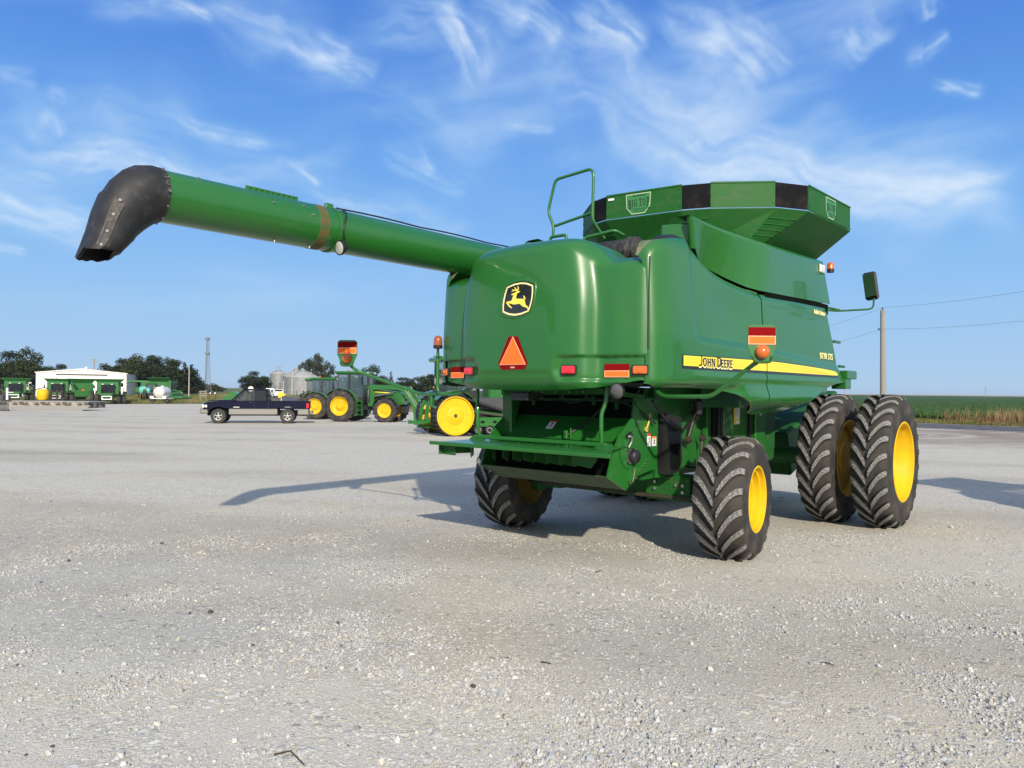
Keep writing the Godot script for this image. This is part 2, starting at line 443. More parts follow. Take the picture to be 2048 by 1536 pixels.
# tint of the lot (linear, multiplies the stone): packed tan lanes, bluish loose stone, pale dust
func lot_tint(x: float, z: float) -> Color:
	var a := 0.5 + 0.5 * patchn.get_noise_2d(x, z)
	var b := 0.5 + 0.5 * patchn.get_noise_2d(x * 0.45 + 300.0, z * 1.6)
	var c := 0.5 + 0.5 * patchw.get_noise_2d(x * 0.25, z * 0.9)
	var t := Color(0.96, 0.95, 0.93).lerp(Color(1.02, 0.975, 0.90), smoothstep(0.42, 0.72, a) * 0.7)
	t = t.lerp(Color(0.92, 0.95, 0.99), smoothstep(0.5, 0.75, b) * 0.7)
	var lane := exp(-pow((x + 0.1 + 0.16 * (-z - 5.0)) / 0.55, 2.0)) * smoothstep(11.0, 6.0, -z)
	t = t.lerp(Color(1.08, 1.01, 0.90), lane * 0.65)
	# lanes packed by wheels, running slantwise across the lot
	var across := x * 0.42 - z * 0.90
	var ln := 0.5 + 0.5 * patchw.get_noise_2d(across * 0.85 + 500.0, (x * 0.9 + z * 0.42) * 0.05)
	t = t.lerp(Color(1.05, 1.01, 0.95), smoothstep(0.55, 0.72, ln) * 0.5)
	var k := lerpf(0.88, 1.10, smoothstep(0.3, 0.75, c)) * lerpf(0.93, 1.05, smoothstep(0.3, 0.7, ln))
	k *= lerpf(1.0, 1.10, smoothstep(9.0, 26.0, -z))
	# brownish ruts where machines cross the lot further off
	k *= 1.0 - 0.22 * smoothstep(0.60, 0.78, 0.5 + 0.5 * patchw.get_noise_2d(x * 0.12 + 40.0, z * 1.3 + 9.0)) * smoothstep(14.0, 26.0, -z)
	# brown worn ground by the road on the right, with pale turning tracks swept across it
	var worn := smoothstep(25.0, 33.0, -z) * smoothstep(10.0, 16.0, x + 0.25 * (-z - 35.0)) * (0.85 + 0.6 * (a - 0.4)) * smoothstep(46.0, 42.0, -z)
	var p := Vector2(x - 17.0, -z - 36.5)
	var r := Vector2(p.x, p.y * 1.25).length()
	var arc := 0.0
	for q in [[3.3, 0.35], [4.7, 0.45], [8.8, 0.3], [10.2, 0.4], [13.2, 0.4]]: arc = maxf(arc, exp(-pow((r - q[0]) / q[1], 2.0)))
	worn = clampf(worn, 0.0, 1.0) * (1.0 - 0.9 * arc * smoothstep(-3.0, 1.5, p.x))
	t = t.lerp(Color(0.50, 0.445, 0.42), worn * 0.95)
	return Color(t.r * k, t.g * k, t.b * k)

func road_z(x: float) -> float:      # middle of the road that passes behind the yard
	return -(75.0 - 1.12 * clampf(x, -200.0, 75.0)) if x > 0.0 else -(75.0 - 1.5 * x)

func sheet(x0: float, x1: float, z0: float, z1: float, nx: int, nz: int, lift: float, tint: bool, warpz := 1.0, uv := 3.4) -> ArrayMesh:
	var v := PackedVector3Array(); var nn := PackedVector3Array(); var u := PackedVector2Array(); var c := PackedColorArray(); var ix := PackedInt32Array()
	for j in nz + 1:
		var z := z0 + (z1 - z0) * pow(float(j) / nz, warpz)
		for i in nx + 1:
			var fx := float(i) / nx * 2.0 - 1.0
			var x := (x0 + x1) * 0.5 + (x1 - x0) * 0.5 * signf(fx) * pow(absf(fx), 1.0 if warpz == 1.0 else 2.2)
			v.append(Vector3(x, gy(x, z) + lift - (0.35 * smoothstep(0.0, 5.0, lot_edge(x) + z) if lift < 0.0 else 0.0), z)); nn.append(Vector3.UP); u.append(Vector2(x, z) / uv)
			c.append(lot_tint(x, z) if tint else Color.WHITE)
	for j in nz:
		for i in nx:
			var a := j * (nx + 1) + i; var b := a + 1; var d := a + nx + 1; var e := d + 1
			ix.append_array([a, e, d, a, b, e] if z1 > z0 else [a, d, e, a, e, b])
	var arr := []; arr.resize(Mesh.ARRAY_MAX)
	arr[Mesh.ARRAY_VERTEX] = v; arr[Mesh.ARRAY_NORMAL] = nn; arr[Mesh.ARRAY_TEX_UV] = u; arr[Mesh.ARRAY_COLOR] = c; arr[Mesh.ARRAY_INDEX] = ix
	var m := ArrayMesh.new(); m.add_surface_from_arrays(Mesh.PRIMITIVE_TRIANGLES, arr)
	return m

func stone_mesh(rng: RandomNumberGenerator) -> ArrayMesh:   # an angular crushed stone, about 1 across
	var b := MB.new()
	var p := []
	var k := 6
	for lv in 2:
		var ring := []
		for j in k:
			var a := TAU * (j + rng.randf() * 0.7) / k
			var r := (0.5 if lv == 0 else 0.33) * rng.randf_range(0.75, 1.15)
			ring.append(Vector3(cos(a) * r, (0.02 if lv == 0 else rng.randf_range(0.22, 0.42)), sin(a) * r * 0.8))
		p.append(ring)
	for j in k:
		var m := (j + 1) % k
		b.quad(p[0][m], p[0][j], p[1][j], p[1][m])
	for j in range(1, k - 1):
		b.tri(p[1][0], p[1][j + 1], p[1][j])
	return b.done()

func scatter(called: String, mesh: Mesh, m: Material, at: Array, tints: Array, parent: Node = null) -> MultiMeshInstance3D:
	var mm := MultiMesh.new()
	mm.transform_format = MultiMesh.TRANSFORM_3D
	mm.use_colors = tints.size() > 0
	mm.mesh = mesh
	mm.instance_count = at.size()
	for i in at.size():
		mm.set_instance_transform(i, at[i])
		if tints: mm.set_instance_color(i, tints[i])
	var o := MultiMeshInstance3D.new()
	o.multimesh = mm; o.material_override = m
	if parent == null: parent = self
	o.name = numbered(called, parent)
	parent.add_child(o, true)
	o.set_meta("kind", "stuff")
	return o

func grass_mesh(rng: RandomNumberGenerator, blades: int, h: float, spread: float, w: float) -> ArrayMesh:
	var v := PackedVector3Array(); var nn := PackedVector3Array(); var ix := PackedInt32Array()
	for k in blades:
		var a := rng.randf() * TAU; var r := spread * sqrt(rng.randf())
		var p := Vector3(cos(a) * r, 0, sin(a) * r)
		var yaw := rng.randf() * TAU
		var s := Vector3(cos(yaw), 0, sin(yaw)) * w
		var hh := h * rng.randf_range(0.5, 1.0)
		var lean := Vector3(rng.randf_range(-0.3, 0.5), 0, rng.randf_range(-0.4, 0.4)) * hh
		var i := v.size()
		v.append_array([p - s, p + s, p + lean * 0.4 + Vector3(0, hh * 0.6, 0) + s * 0.8, p + lean * 0.4 + Vector3(0, hh * 0.6, 0) - s * 0.8, p + lean + Vector3(0, hh, 0)])
		var n := Vector3(-s.z, 0.4 * w, s.x).normalized()
		nn.append_array([n, n, n, n, n])
		ix.append_array([i, i + 2, i + 1, i, i + 3, i + 2, i + 3, i + 4, i + 2])
	var arr := []; arr.resize(Mesh.ARRAY_MAX)
	arr[Mesh.ARRAY_VERTEX] = v; arr[Mesh.ARRAY_NORMAL] = nn; arr[Mesh.ARRAY_INDEX] = ix
	var m := ArrayMesh.new(); m.add_surface_from_arrays(Mesh.PRIMITIVE_TRIANGLES, arr)
	return m

func build_land():
	patchn = noise(61, 0.16, FastNoiseLite.TYPE_SIMPLEX_SMOOTH, 4)
	patchw = noise(62, 0.30, FastNoiseLite.TYPE_SIMPLEX_SMOOTH, 4)
	var rng := RandomNumberGenerator.new(); rng.seed = 11
	# far ground: grass, one sheet to the horizon
	var gm := mat("grass_ground", Color.WHITE, 0.95)
	tri_tex(gm, noise_tex(noise(12, 0.02, FastNoiseLite.TYPE_SIMPLEX_SMOOTH, 5), [[0.0, lin(0.06, 0.085, 0.028)], [0.45, lin(0.095, 0.12, 0.04)], [0.6, lin(0.15, 0.155, 0.06)], [1.0, lin(0.24, 0.21, 0.10)]]), 0.09, true)
	gm.metallic_specular = 0.1
	tag(part("ground", sheet(-4000, 4000, 30, -5000, 200, 220, -0.03, false, 2.6), gm), "", "", "", "structure")
	# the gravel lot
	var gv := gravel_material()
	tag(part("gravel_lot", lot_mesh(), gv), "", "", "", "structure")
	# the road
	var asphalt := mat("asphalt", Color.WHITE, 0.85)
	tri_tex(asphalt, noise_tex(noise(14, 0.04, FastNoiseLite.TYPE_SIMPLEX_SMOOTH, 5), [[0.0, lin(0.05, 0.05, 0.055)], [0.5, lin(0.085, 0.085, 0.09)], [1.0, lin(0.15, 0.148, 0.145)]]), 0.13, true)
	var road := MB.new(); var shoulder := MB.new()
	var xs := [-150.0, -110.0, -80.0, -60.0, -45.0, -30.0, -18.0, -8.0, 0.0, 8.0, 16.0, 24.0, 32.0, 40.0, 50.0, 62.0]
	var A := []; var B := []; var C := []
	for x in xs:
		var p := Vector3(x, 0, road_z(x)); var q := Vector3(x + 1.0, 0, road_z(x + 1.0))
		var n := Vector3(-(q - p).z, 0, (q - p).x).normalized()
		A.append(p + n * 3.1); B.append(p - n * 3.1); C.append([p + n * 4.2, p - n * 4.2])
	for i in xs.size() - 1:
		var e := [A[i], A[i + 1], B[i + 1], B[i]]; var s := [C[i][0], C[i + 1][0], C[i + 1][1], C[i][1]]
		for k in 4:
			e[k].y = gy(e[k].x, e[k].z) + 0.03; s[k].y = gy(s[k].x, s[k].z) + 0.012
		road.quad(e[0], e[1], e[2], e[3]); shoulder.quad(s[0], s[1], s[2], s[3])
	tag(part("road", road, asphalt), "", "", "", "structure")
	var shm := mat("road_shoulder_stone", Color.WHITE, 0.95)
	tri_tex(shm, noise_tex(noise(15, 0.05, FastNoiseLite.TYPE_SIMPLEX_SMOOTH, 5), [[0.0, lin(0.18, 0.17, 0.155)], [1.0, lin(0.36, 0.35, 0.32)]]), 0.2, true)
	tag(part("road_shoulder", shoulder, shm), "", "", "", "structure")
	# loose stones, thicker where the lot is loose
	var kinds := []
	for k in 5: kinds.append(stone_mesh(rng))
	var sm := mat("loose_stone", Color.WHITE, 0.9)
	sm.vertex_color_use_as_albedo = true; sm.metallic_specular = 0.3
	var at := [[], [], [], [], []]; var tint := [[], [], [], [], []]
	var dens := noise(63, 0.55, FastNoiseLite.TYPE_SIMPLEX_SMOOTH, 4)
	for k in 420000:
		var d := 3.3 + 10.5 * pow(rng.randf(), 1.35)
		var x := d * rng.randf_range(-0.74, 0.74)
		var dn := dens.get_noise_2d(x, -d)
		var loose := smoothstep(-0.25, 0.5, dn) * 0.72 + 0.16
		loose *= lerpf(1.0, 0.25, smoothstep(7.0, 13.0, d))
		if rng.randf() > loose: continue
		var s := 0.0055 + 0.011 * pow(rng.randf(), 2.0)
		var u := rng.randf()
		if u < 0.05: s = rng.randf_range(0.018, 0.030)
		if u < 0.004: s = rng.randf_range(0.03, 0.05)
		s *= 1.0 + 0.35 * smoothstep(0.1, 0.5, dn)
		var kind := rng.randi() % 5
		var b := Basis.from_euler(Vector3(rng.randf_range(-0.35, 0.35), rng.randf() * TAU, rng.randf_range(-0.35, 0.35))).scaled(Vector3(s, s * rng.randf_range(0.8, 1.5), s))
		at[kind].append(Transform3D(b, Vector3(x, -0.001, -d)))
		var v := 0.30 + 0.22 * pow(rng.randf(), 1.2)
		v = lerpf(v, 0.40, 0.6 * smoothstep(6.0, 12.0, d))
		var w := rng.randf()
		if rng.randf() < 0.012: v = 0.07
		var c := Color(v, v * 0.985, v * 0.95) if w < 0.55 else (Color(v * 0.93, v * 0.97, v) if w < 0.85 else Color(v, v * 0.93, v * 0.80))
		tint[kind].append(c)
	var loose_stones := pivot("loose_gravel", self)
	tag(loose_stones, "pale crushed stones lying loose over the grey gravel lot", "gravel", "", "stuff")
	for k in 5: scatter("loose_stone", kinds[k], sm, at[k], tint[k], loose_stones)

func lot_edge(x: float) -> float:   # how far the gravel reaches
	if x > -4.0: return -road_z(x) - 4.0
	return minf(-road_z(x) - lerpf(4.0, 12.0, smoothstep(-4.0, -16.0, x)), 116.0 + 3.0 * sin(x * 0.35))

func lot_mesh() -> ArrayMesh:   # a fan of rings round the viewer, fine near and coarse far
	var v := PackedVector3Array(); var nn := PackedVector3Array(); var u := PackedVector2Array(); var c := PackedColorArray(); var ix := PackedInt32Array()
	var nr := 200; var na := 180
	for j in nr + 1:
		var r := 1.5 * pow(150.0 / 1.5, float(j) / nr)
		for i in na + 1:
			var a := deg_to_rad(-64.0 + 128.0 * i / na)
			var x := r * sin(a); var z := -r * cos(a)
			v.append(Vector3(x, gy(x, z), z)); nn.append(Vector3.UP); u.append(Vector2(x, z) / 3.4); c.append(lot_tint(x, z))
	for j in nr:
		for i in na:
			var a := j * (na + 1) + i; var b := a + 1; var d := a + na + 1; var e := d + 1
			var p := (v[a] + v[e]) * 0.5
			if -p.z > lot_edge(p.x): continue
			ix.append_array([a, d, e, a, e, b])
	# behind the viewer
	for q in [[-150.0, 150.0, 60.0, 0.6]]:
		var o := v.size()
		for t in [[q[0], q[2]], [q[1], q[2]], [q[1], -0.6], [q[0], -0.6]]:
			v.append(Vector3(t[0], -0.004, t[1])); nn.append(Vector3.UP); u.append(Vector2(t[0], t[1]) / 3.4); c.append(Color(0.95, 0.94, 0.91))
		ix.append_array([o, o + 2, o + 1, o, o + 3, o + 2])
	var arr := []; arr.resize(Mesh.ARRAY_MAX)
	arr[Mesh.ARRAY_VERTEX] = v; arr[Mesh.ARRAY_NORMAL] = nn; arr[Mesh.ARRAY_TEX_UV] = u; arr[Mesh.ARRAY_COLOR] = c; arr[Mesh.ARRAY_INDEX] = ix
	var m := ArrayMesh.new(); m.add_surface_from_arrays(Mesh.PRIMITIVE_TRIANGLES, arr)
	return m

# ================= the combine =================
func V(a: float, b: float) -> Vector2:
	return Vector2(a, b)

func M(x: float, y: float, z: float) -> Vector3:   # combine frame, z forward
	return Vector3(x, y, -z)

func lerp_list(t: float, pts: Array) -> float:   # piecewise linear, points (t, value)
	if t <= pts[0].x: return pts[0].y
	for i in pts.size() - 1:
		if t <= pts[i + 1].x:
			return lerpf(pts[i].y, pts[i + 1].y, (t - pts[i].x) / (pts[i + 1].x - pts[i].x))
	return pts[-1].y

func smooth_list(t: float, pts: Array) -> float:   # the same with a monotone-ish cubic
	if t <= pts[0].x: return pts[0].y
	for i in pts.size() - 1:
		if t <= pts[i + 1].x:
			var a: Vector2 = pts[maxi(i - 1, 0)]; var b: Vector2 = pts[i]; var c: Vector2 = pts[i + 1]; var d: Vector2 = pts[mini(i + 2, pts.size() - 1)]
			var m0 := (c.y - a.y) / maxf(c.x - a.x, 0.0001); var m1 := (d.y - b.y) / maxf(d.x - b.x, 0.0001)
			var h := c.x - b.x; var u := (t - b.x) / h
			return (2 * u * u * u - 3 * u * u + 1) * b.y + (u * u * u - 2 * u * u + u) * h * m0 + (-2 * u * u * u + 3 * u * u) * c.y + (u * u * u - u * u) * h * m1
	return pts[-1].y

# ---- wheels
func lug_mesh(R: float, w: float, side: float, sweep: float, drop: float, depth: float, lw: float) -> ArrayMesh:
	var n := 9
	var top := MB.new(); var sides := MB.new()
	var rows := []
	for i in n + 1:
		var s := float(i) / n
		var x := side * w * lerpf(0.025, 0.50, s)
		var ang := sweep * (1.0 - pow(1.0 - s, 1.7)) / 0.95
		var ax := absf(x) / (w * 0.5)
		var rt := R - drop * pow(ax, 3.0)
		var rb := R - depth - drop * 1.15 * pow(ax, 2.2) - 0.014
		if s > 0.85: rt -= 0.03 * (s - 0.85) / 0.15
		var hw := lw * lerpf(0.62, 0.5, s) * (0.75 if i == 0 else 1.0) / R
		# slant: the lug's edges run along its own direction
		var r := []
		for q in [[-1.45, rb], [-1.0, rt], [1.0, rt], [1.45, rb]]:
			var a: float = ang + q[0] * hw
			var xx := x
			r.append(Vector3(xx, q[1] * sin(a), q[1] * cos(a)))
		rows.append(r)
	for i in n:
		for j in 3:
			var b: MB = top if j == 1 else sides
			var p := [rows[i][j], rows[i + 1][j], rows[i + 1][j + 1], rows[i][j + 1]]
			if side > 0: b.quad(p[3], p[2], p[1], p[0], 1)
			else: b.quad(p[0], p[1], p[2], p[3], 1)
	for e in [0, n]:
		var r: Array = rows[e]
		if (e == 0) == (side > 0): sides.quad(r[3], r[2], r[1], r[0])
		else: sides.quad(r[0], r[1], r[2], r[3])
	top.st.generate_normals(); sides.st.generate_normals()
	var m := ArrayMesh.new()
	top.st.set_material(LUG); sides.st.set_material(RUBBER)
	top.st.commit(m); sides.st.commit(m)
	return m

func make_wheel(parent: Node3D, called: String, R: float, w: float, rr: float, lugs: int, sweep: float, flip: bool, rim_prof: Array, at: Vector3, turn: float, depth := 0.048, lw := 0.058, paint: Material = null) -> Node3D:
	var o := pivot(called, parent, at)
	o.rotation.y = turn
	var ax := Basis(Vector3(0, -1, 0), Vector3(1, 0, 0), Vector3(0, 0, 1))   # lathe axis y -> x
	var c := R - depth
	var prof := []
	for q in [[rr - 0.02, -0.44], [rr + 0.008, -0.49], [rr + 0.03, -0.512], [lerpf(rr, c, 0.35), -0.53], [lerpf(rr, c, 0.62), -0.525], [lerpf(rr, c, 0.84), -0.495], [c - 0.035, -0.455], [c - 0.012, -0.36], [c, -0.18], [c + 0.003, 0.0]]:
		prof.append(Vector2(q[0], q[1] * w))
	for i in range(prof.size() - 2, -1, -1): prof.append(Vector2(prof[i].x, -prof[i].y))
	prof.reverse()
	var t := MB.new(); t.lathe(prof, 64, Transform3D(ax, Vector3.ZERO))
	part("tyre", t, RUBBER, o)
	var rp := []
	for q in rim_prof: rp.append(Vector2(q[0] * rr, q[1] * w))
	var rm := MB.new(); rm.lathe(rp, 56, Transform3D(ax, Vector3.ZERO))
	part("rim", rm, paint if paint else YELLOW, o)
	var sg := -1.0 if flip else 1.0
	var ml := lug_mesh(R, w, -1.0, sweep * sg, depth * 0.9, depth, lw); var mr := lug_mesh(R, w, 1.0, sweep * sg, depth * 0.9, depth, lw)
	for i in lugs * 2:
		var l := MeshInstance3D.new()
		l.mesh = ml if i % 2 == 0 else mr
		l.name = numbered("lug", o)
		o.add_child(l, true)
		l.rotation.x = TAU * i / (lugs * 2)
	return o

# ---- body surfaces
const HOOD_PLAN := [Vector2(0, -2.10), Vector2(0.3, -2.10), Vector2(0.55, -2.085), Vector2(0.70, -2.06), Vector2(0.80, -2.032), Vector2(0.85, -2.00), Vector2(0.89, -1.952), Vector2(0.92, -1.902), Vector2(0.955, -1.872), Vector2(1.02, -1.856), Vector2(1.15, -1.84), Vector2(1.30, -1.80), Vector2(1.40, -1.765), Vector2(1.455, -1.72)]

func hood_top(x: float) -> float:
	var a := absf(x)
	return smooth_list(a, [V(0, 3.53), V(0.45, 3.52), V(0.66, 3.50), V(0.80, 3.44), V(0.92, 3.34), V(1.03, 3.285), V(1.2, 3.275), V(1.46, 3.27)])

func hood_bottom(x: float) -> float:
	return smooth_list(absf(x), [V(0, 1.905), V(0.6, 1.915), V(0.9, 1.94), V(1.2, 1.985), V(1.46, 2.03)])

func hood_z(x: float, y: float) -> float:
	var a := absf(x)
	var narrow := 1.0 + 0.14 * smoothstep(2.7, 3.5, y)     # the bulge narrows towards the top
	var z := smooth_list(minf(a * lerpf(1.0, narrow, smoothstep(1.1, 0.7, a)), 1.455), HOOD_PLAN)
	z += 0.055 * pow(maxf(0.0, (y - 2.3) / 1.2), 2.0)
	var ty := hood_top(x)
	z += 0.16 * pow(clampf((y - (ty - 0.16)) / 0.16, 0.0, 1.0), 2.4)
	z += 0.10 * pow(clampf((2.08 - y) / 0.17, 0.0, 1.2), 2.0)
	# soft crease above the bumper line in the middle
	z += 0.02 * smoothstep(2.13, 2.07, y) * smoothstep(0.6, 0.4, a)
	# light pocket
	var px := smoothstep(0.50, 0.60, a - 0.35 * absf(y - 2.12))
	z += 0.045 * px * smoothstep(2.268, 2.252, y) * smoothstep(2.0, 2.03, y)
	return z

func hood_point(x: float, y: float, out := 0.0) -> Vector3:
	var n := hood_normal(x, y)
	return M(x, y, hood_z(x, y)) + n * out

func hood_normal(x: float, y: float) -> Vector3:
	var e := 0.03
	var dx := (hood_z(x + e, y) - hood_z(x - e, y)) / (2 * e); var dy := (hood_z(x, y + e) - hood_z(x, y - e)) / (2 * e)
	return Vector3(dx, dy, 1.0).normalized()    # rearward is +z in Godot's axes

func hood_frame(x: float, y: float, out := 0.0) -> Transform3D:   # local xy lies on the hood, z points out
	var n := hood_normal(x, y)
	var r := Vector3.UP.cross(n).normalized()
	return Transform3D(Basis(r, n.cross(r), n), hood_point(x, y, out))

const SWOOP := [Vector2(-1.73, 3.27), Vector2(-1.715, 3.33), Vector2(-1.66, 3.39), Vector2(-1.55, 3.445), Vector2(-1.35, 3.49), Vector2(-1.15, 3.52), Vector2(-0.99, 3.52), Vector2(-0.83, 3.455), Vector2(-0.53, 3.322), Vector2(-0.15, 3.232), Vector2(0.33, 3.183), Vector2(0.75, 3.160), Vector2(1.0, 3.145), Vector2(2.12, 3.182), Vector2(3.4, 3.205)]
const SKIRT := [Vector2(-1.73, 1.985), Vector2(-1.6, 1.95), Vector2(-0.9, 1.948), Vector2(-0.3, 1.945), Vector2(0.1, 1.89), Vector2(0.454, 1.775), Vector2(0.8, 1.655), Vector2(1.05, 1.628), Vector2(1.4, 1.622), Vector2(1.74, 1.64), Vector2(2.1, 1.73), Vector2(2.49, 1.84), Vector2(3.0, 1.965), Vector2(3.48, 2.05), Vector2(3.9, 2.085)]

func shield_x(z: float, y: float) -> float:
	var x := 1.585
	if z < -1.38:
		var u := clampf((-1.38 - z) / 0.35, 0.0, 1.0)
		x -= 0.15 * (1.0 - sqrt(maxf(0.0, 1.0 - u * u)))
	# leans in above the stripe, bellies out below it and tucks under
	x -= 0.045 * pow(maxf(0.0, (y - 2.45) / 0.8), 1.4)
	x += 0.018 * exp(-pow((y - 2.075) / 0.035, 2.0)) * smoothstep(-1.2, -0.8, z)
	x += 0.05 * smoothstep(2.04, 1.8, y) * smoothstep(0.0, 0.8, z) * smoothstep(3.4, 2.4, z)
	x -= 0.34 * pow(maxf(0.0, (1.86 - y) / 0.24), 2.0) * smoothstep(0.0, 0.6, z)
	x -= 0.10 * pow(clampf((2.02 - y) / 0.075, 0.0, 1.0), 2.0) * smoothstep(0.3, -0.2, z)
	# the big shallow recess
	var edge := 2.44 - 0.02 * z + 0.30 * pow(maxf(0.0, (z - 1.2) / 2.4), 1.0) * -0.32
	x -= 0.040 * smoothstep(-1.03, -0.93, z - 0.12 * pow(maxf(0.0, (2.66 - y) / 0.22), 2.0)) * smoothstep(edge - 0.03, edge + 0.07, y)
	# hollow in the rear piece
	x -= 0.030 * exp(-pow((z - 0.05) / 0.55, 2.0) - pow((y - 2.85) / 0.30, 2.0))
	# a pressed line near the top of the front piece
	x -= 0.012 * exp(-pow((y - (2.99 + 0.02 * (z - 1.1) - 0.05 * maxf(0.0, z - 2.2))) / 0.018, 2.0)) * smoothstep(1.0, 1.2, z) * smoothstep(3.3, 3.1, z)
	return x

func shield_point(s: float, z: float, y: float, out := 0.0) -> Vector3:
	return M(s * (shield_x(z, y) + out), y, z)

func shield_grid(s: float, zs: Array, ys: Callable, rows: int, roll: float) -> MB:
	var b := MB.new()
	var g := []
	for j in rows + 1:
		var r := []
		for z in zs:
			var v: float = float(j) / rows
			var e: Array = ys.call(z, v)
			var p := shield_point(s, e[0], e[1])
			p.x -= s * roll * pow(maxf(0.0, (v - 0.93) / 0.07), 2.0)
			r.append(p)
		g.append(r)
	b.grid(g, 1, s < 0, 0.012, Vector3(-s, 0, 0))
	return b

func text_part(parent: Node3D, called: String, txt: String, size: float, m: Material, xf: Transform3D, bold := true, squeeze := 1.0, serif := false, depth := 0.003) -> MeshInstance3D:
	var t := TextMesh.new()
	var f := SystemFont.new(); f.font_names = PackedStringArray(["Droid Serif" if serif else "Droid Sans"]); f.font_weight = 700 if bold else 400
	t.font = f; t.text = txt; t.font_size = 64; t.pixel_size = size / 46.0; t.depth = depth
	t.curve_step = 2.0
	xf.origin += xf.basis.y * size * 0.48      # the mesh is centred on its line; put the baseline on the origin
	t.horizontal_alignment = HORIZONTAL_ALIGNMENT_LEFT
	var o := part(called, t, m, parent)
	o.transform = xf * Transform3D(Basis.from_scale(Vector3(squeeze, 1, 1)), Vector3.ZERO)
	return o

func ring_strip(outer: Array, inner: Array, xf: Callable, d0: float) -> MB:
	var b := MB.new()
	for i in outer.size():
		var k := (i + 1) % outer.size()
		var a: Vector3 = xf.call(outer[i], d0); var c: Vector3 = xf.call(outer[k], d0)
		var e: Vector3 = xf.call(inner[i], d0); var f: Vector3 = xf.call(inner[k], d0)
		b.quad(a, c, f, e)
	return b

func on_hood(poly: Array, out: float) -> MB:   # a flat decal that lies on the hood
	var b := MB.new()
	var p := PackedVector2Array(poly)
	if Geometry2D.is_polygon_clockwise(p): p.reverse()
	var ix := Geometry2D.triangulate_polygon(p)
	for i in range(0, ix.size(), 3):
		var t := [p[ix[i]], p[ix[i + 1]], p[ix[i + 2]]]
		if (t[1] - t[0]).cross(t[2] - t[0]) < 0: t.reverse()
		b.tri(flat_pt(t[0], out), flat_pt(t[1], out), flat_pt(t[2], out))
	for i in p.size():
		var a := p[i]; var c := p[(i + 1) % p.size()]
		b.quad(flat_pt(a, out - 0.004), flat_pt(c, out - 0.004), flat_pt(c, out), flat_pt(a, out))
	return b

func flat_pt(v: Vector2, out: float) -> Vector3:   # emblem plane: close to the hood's flat middle
	return M(v.x, v.y, hood_z(0.0, v.y) - out)

func bolt(b: MB, at: Vector3, n: Vector3, r := 0.012, h := 0.010):
	var y := n.normalized(); var x := y.cross(Vector3.UP if absf(y.y) < 0.9 else Vector3.RIGHT).normalized()
	b.lathe([V(r, 0), V(r, h), V(0, h)], 6, Transform3D(Basis(x, y, x.cross(y)), at))

func reflector(parent: Node3D, c: Vector3, r: Vector3, u: Vector3, w: float, h: float):
	var n := r.cross(u).normalized()
	var red := mat("red_reflective", lin(0.20, 0.005, 0.007), 0.7); var org := mat("fluorescent_orange", lin(0.95, 0.17, 0.035), 0.5)
	var pale := mat("pale_orange_edge", lin(0.9, 0.42, 0.25), 0.5)
	red.metallic_specular = 0.1; org.metallic_specular = 0.15
	var o := pivot("reflector", parent)
	var bs := Basis(r, u, n)
	var b := MB.new(); b.box(c + n * 0.003 + u * h * 0.26, Vector3(w, h * 0.48, 0.004), bs); part("red_strip", b, red, o)
	b = MB.new(); b.box(c + n * 0.003 - u * h * 0.25, Vector3(w, h * 0.5, 0.004), bs); part("pale_edge", b, pale, o)
	b = MB.new(); b.box(c + n * 0.005 - u * h * 0.25, Vector3(w - 0.014, h * 0.5 - 0.014, 0.004), bs); part("orange_strip", b, org, o)

func lamp_box(parent: Node3D, called: String, xf: Transform3D, w: float, h: float, lens: Material):
	var o := pivot(called, parent)
	o.transform = xf
	var b := MB.new(); b.box(Vector3(0, 0, 0.016), Vector3(w, h, 0.036), Basis(), 0.008); part("lamp_housing", b, BLACK, o)
	b = MB.new(); b.box(Vector3(0, 0, 0.040), Vector3(w - 0.02, h - 0.02, 0.034), Basis(), 0.011); part("lens", b, lens, o)
	b = MB.new(); b.lathe([V(h * 0.27, 0), V(h * 0.25, 0.006), V(0, 0.009)], 20, Transform3D(Basis(Vector3.RIGHT, Vector3(0, 0, 1), Vector3(0, -1, 0)), Vector3(0, 0, 0.056))); part("lens_ring", b, lens, o)

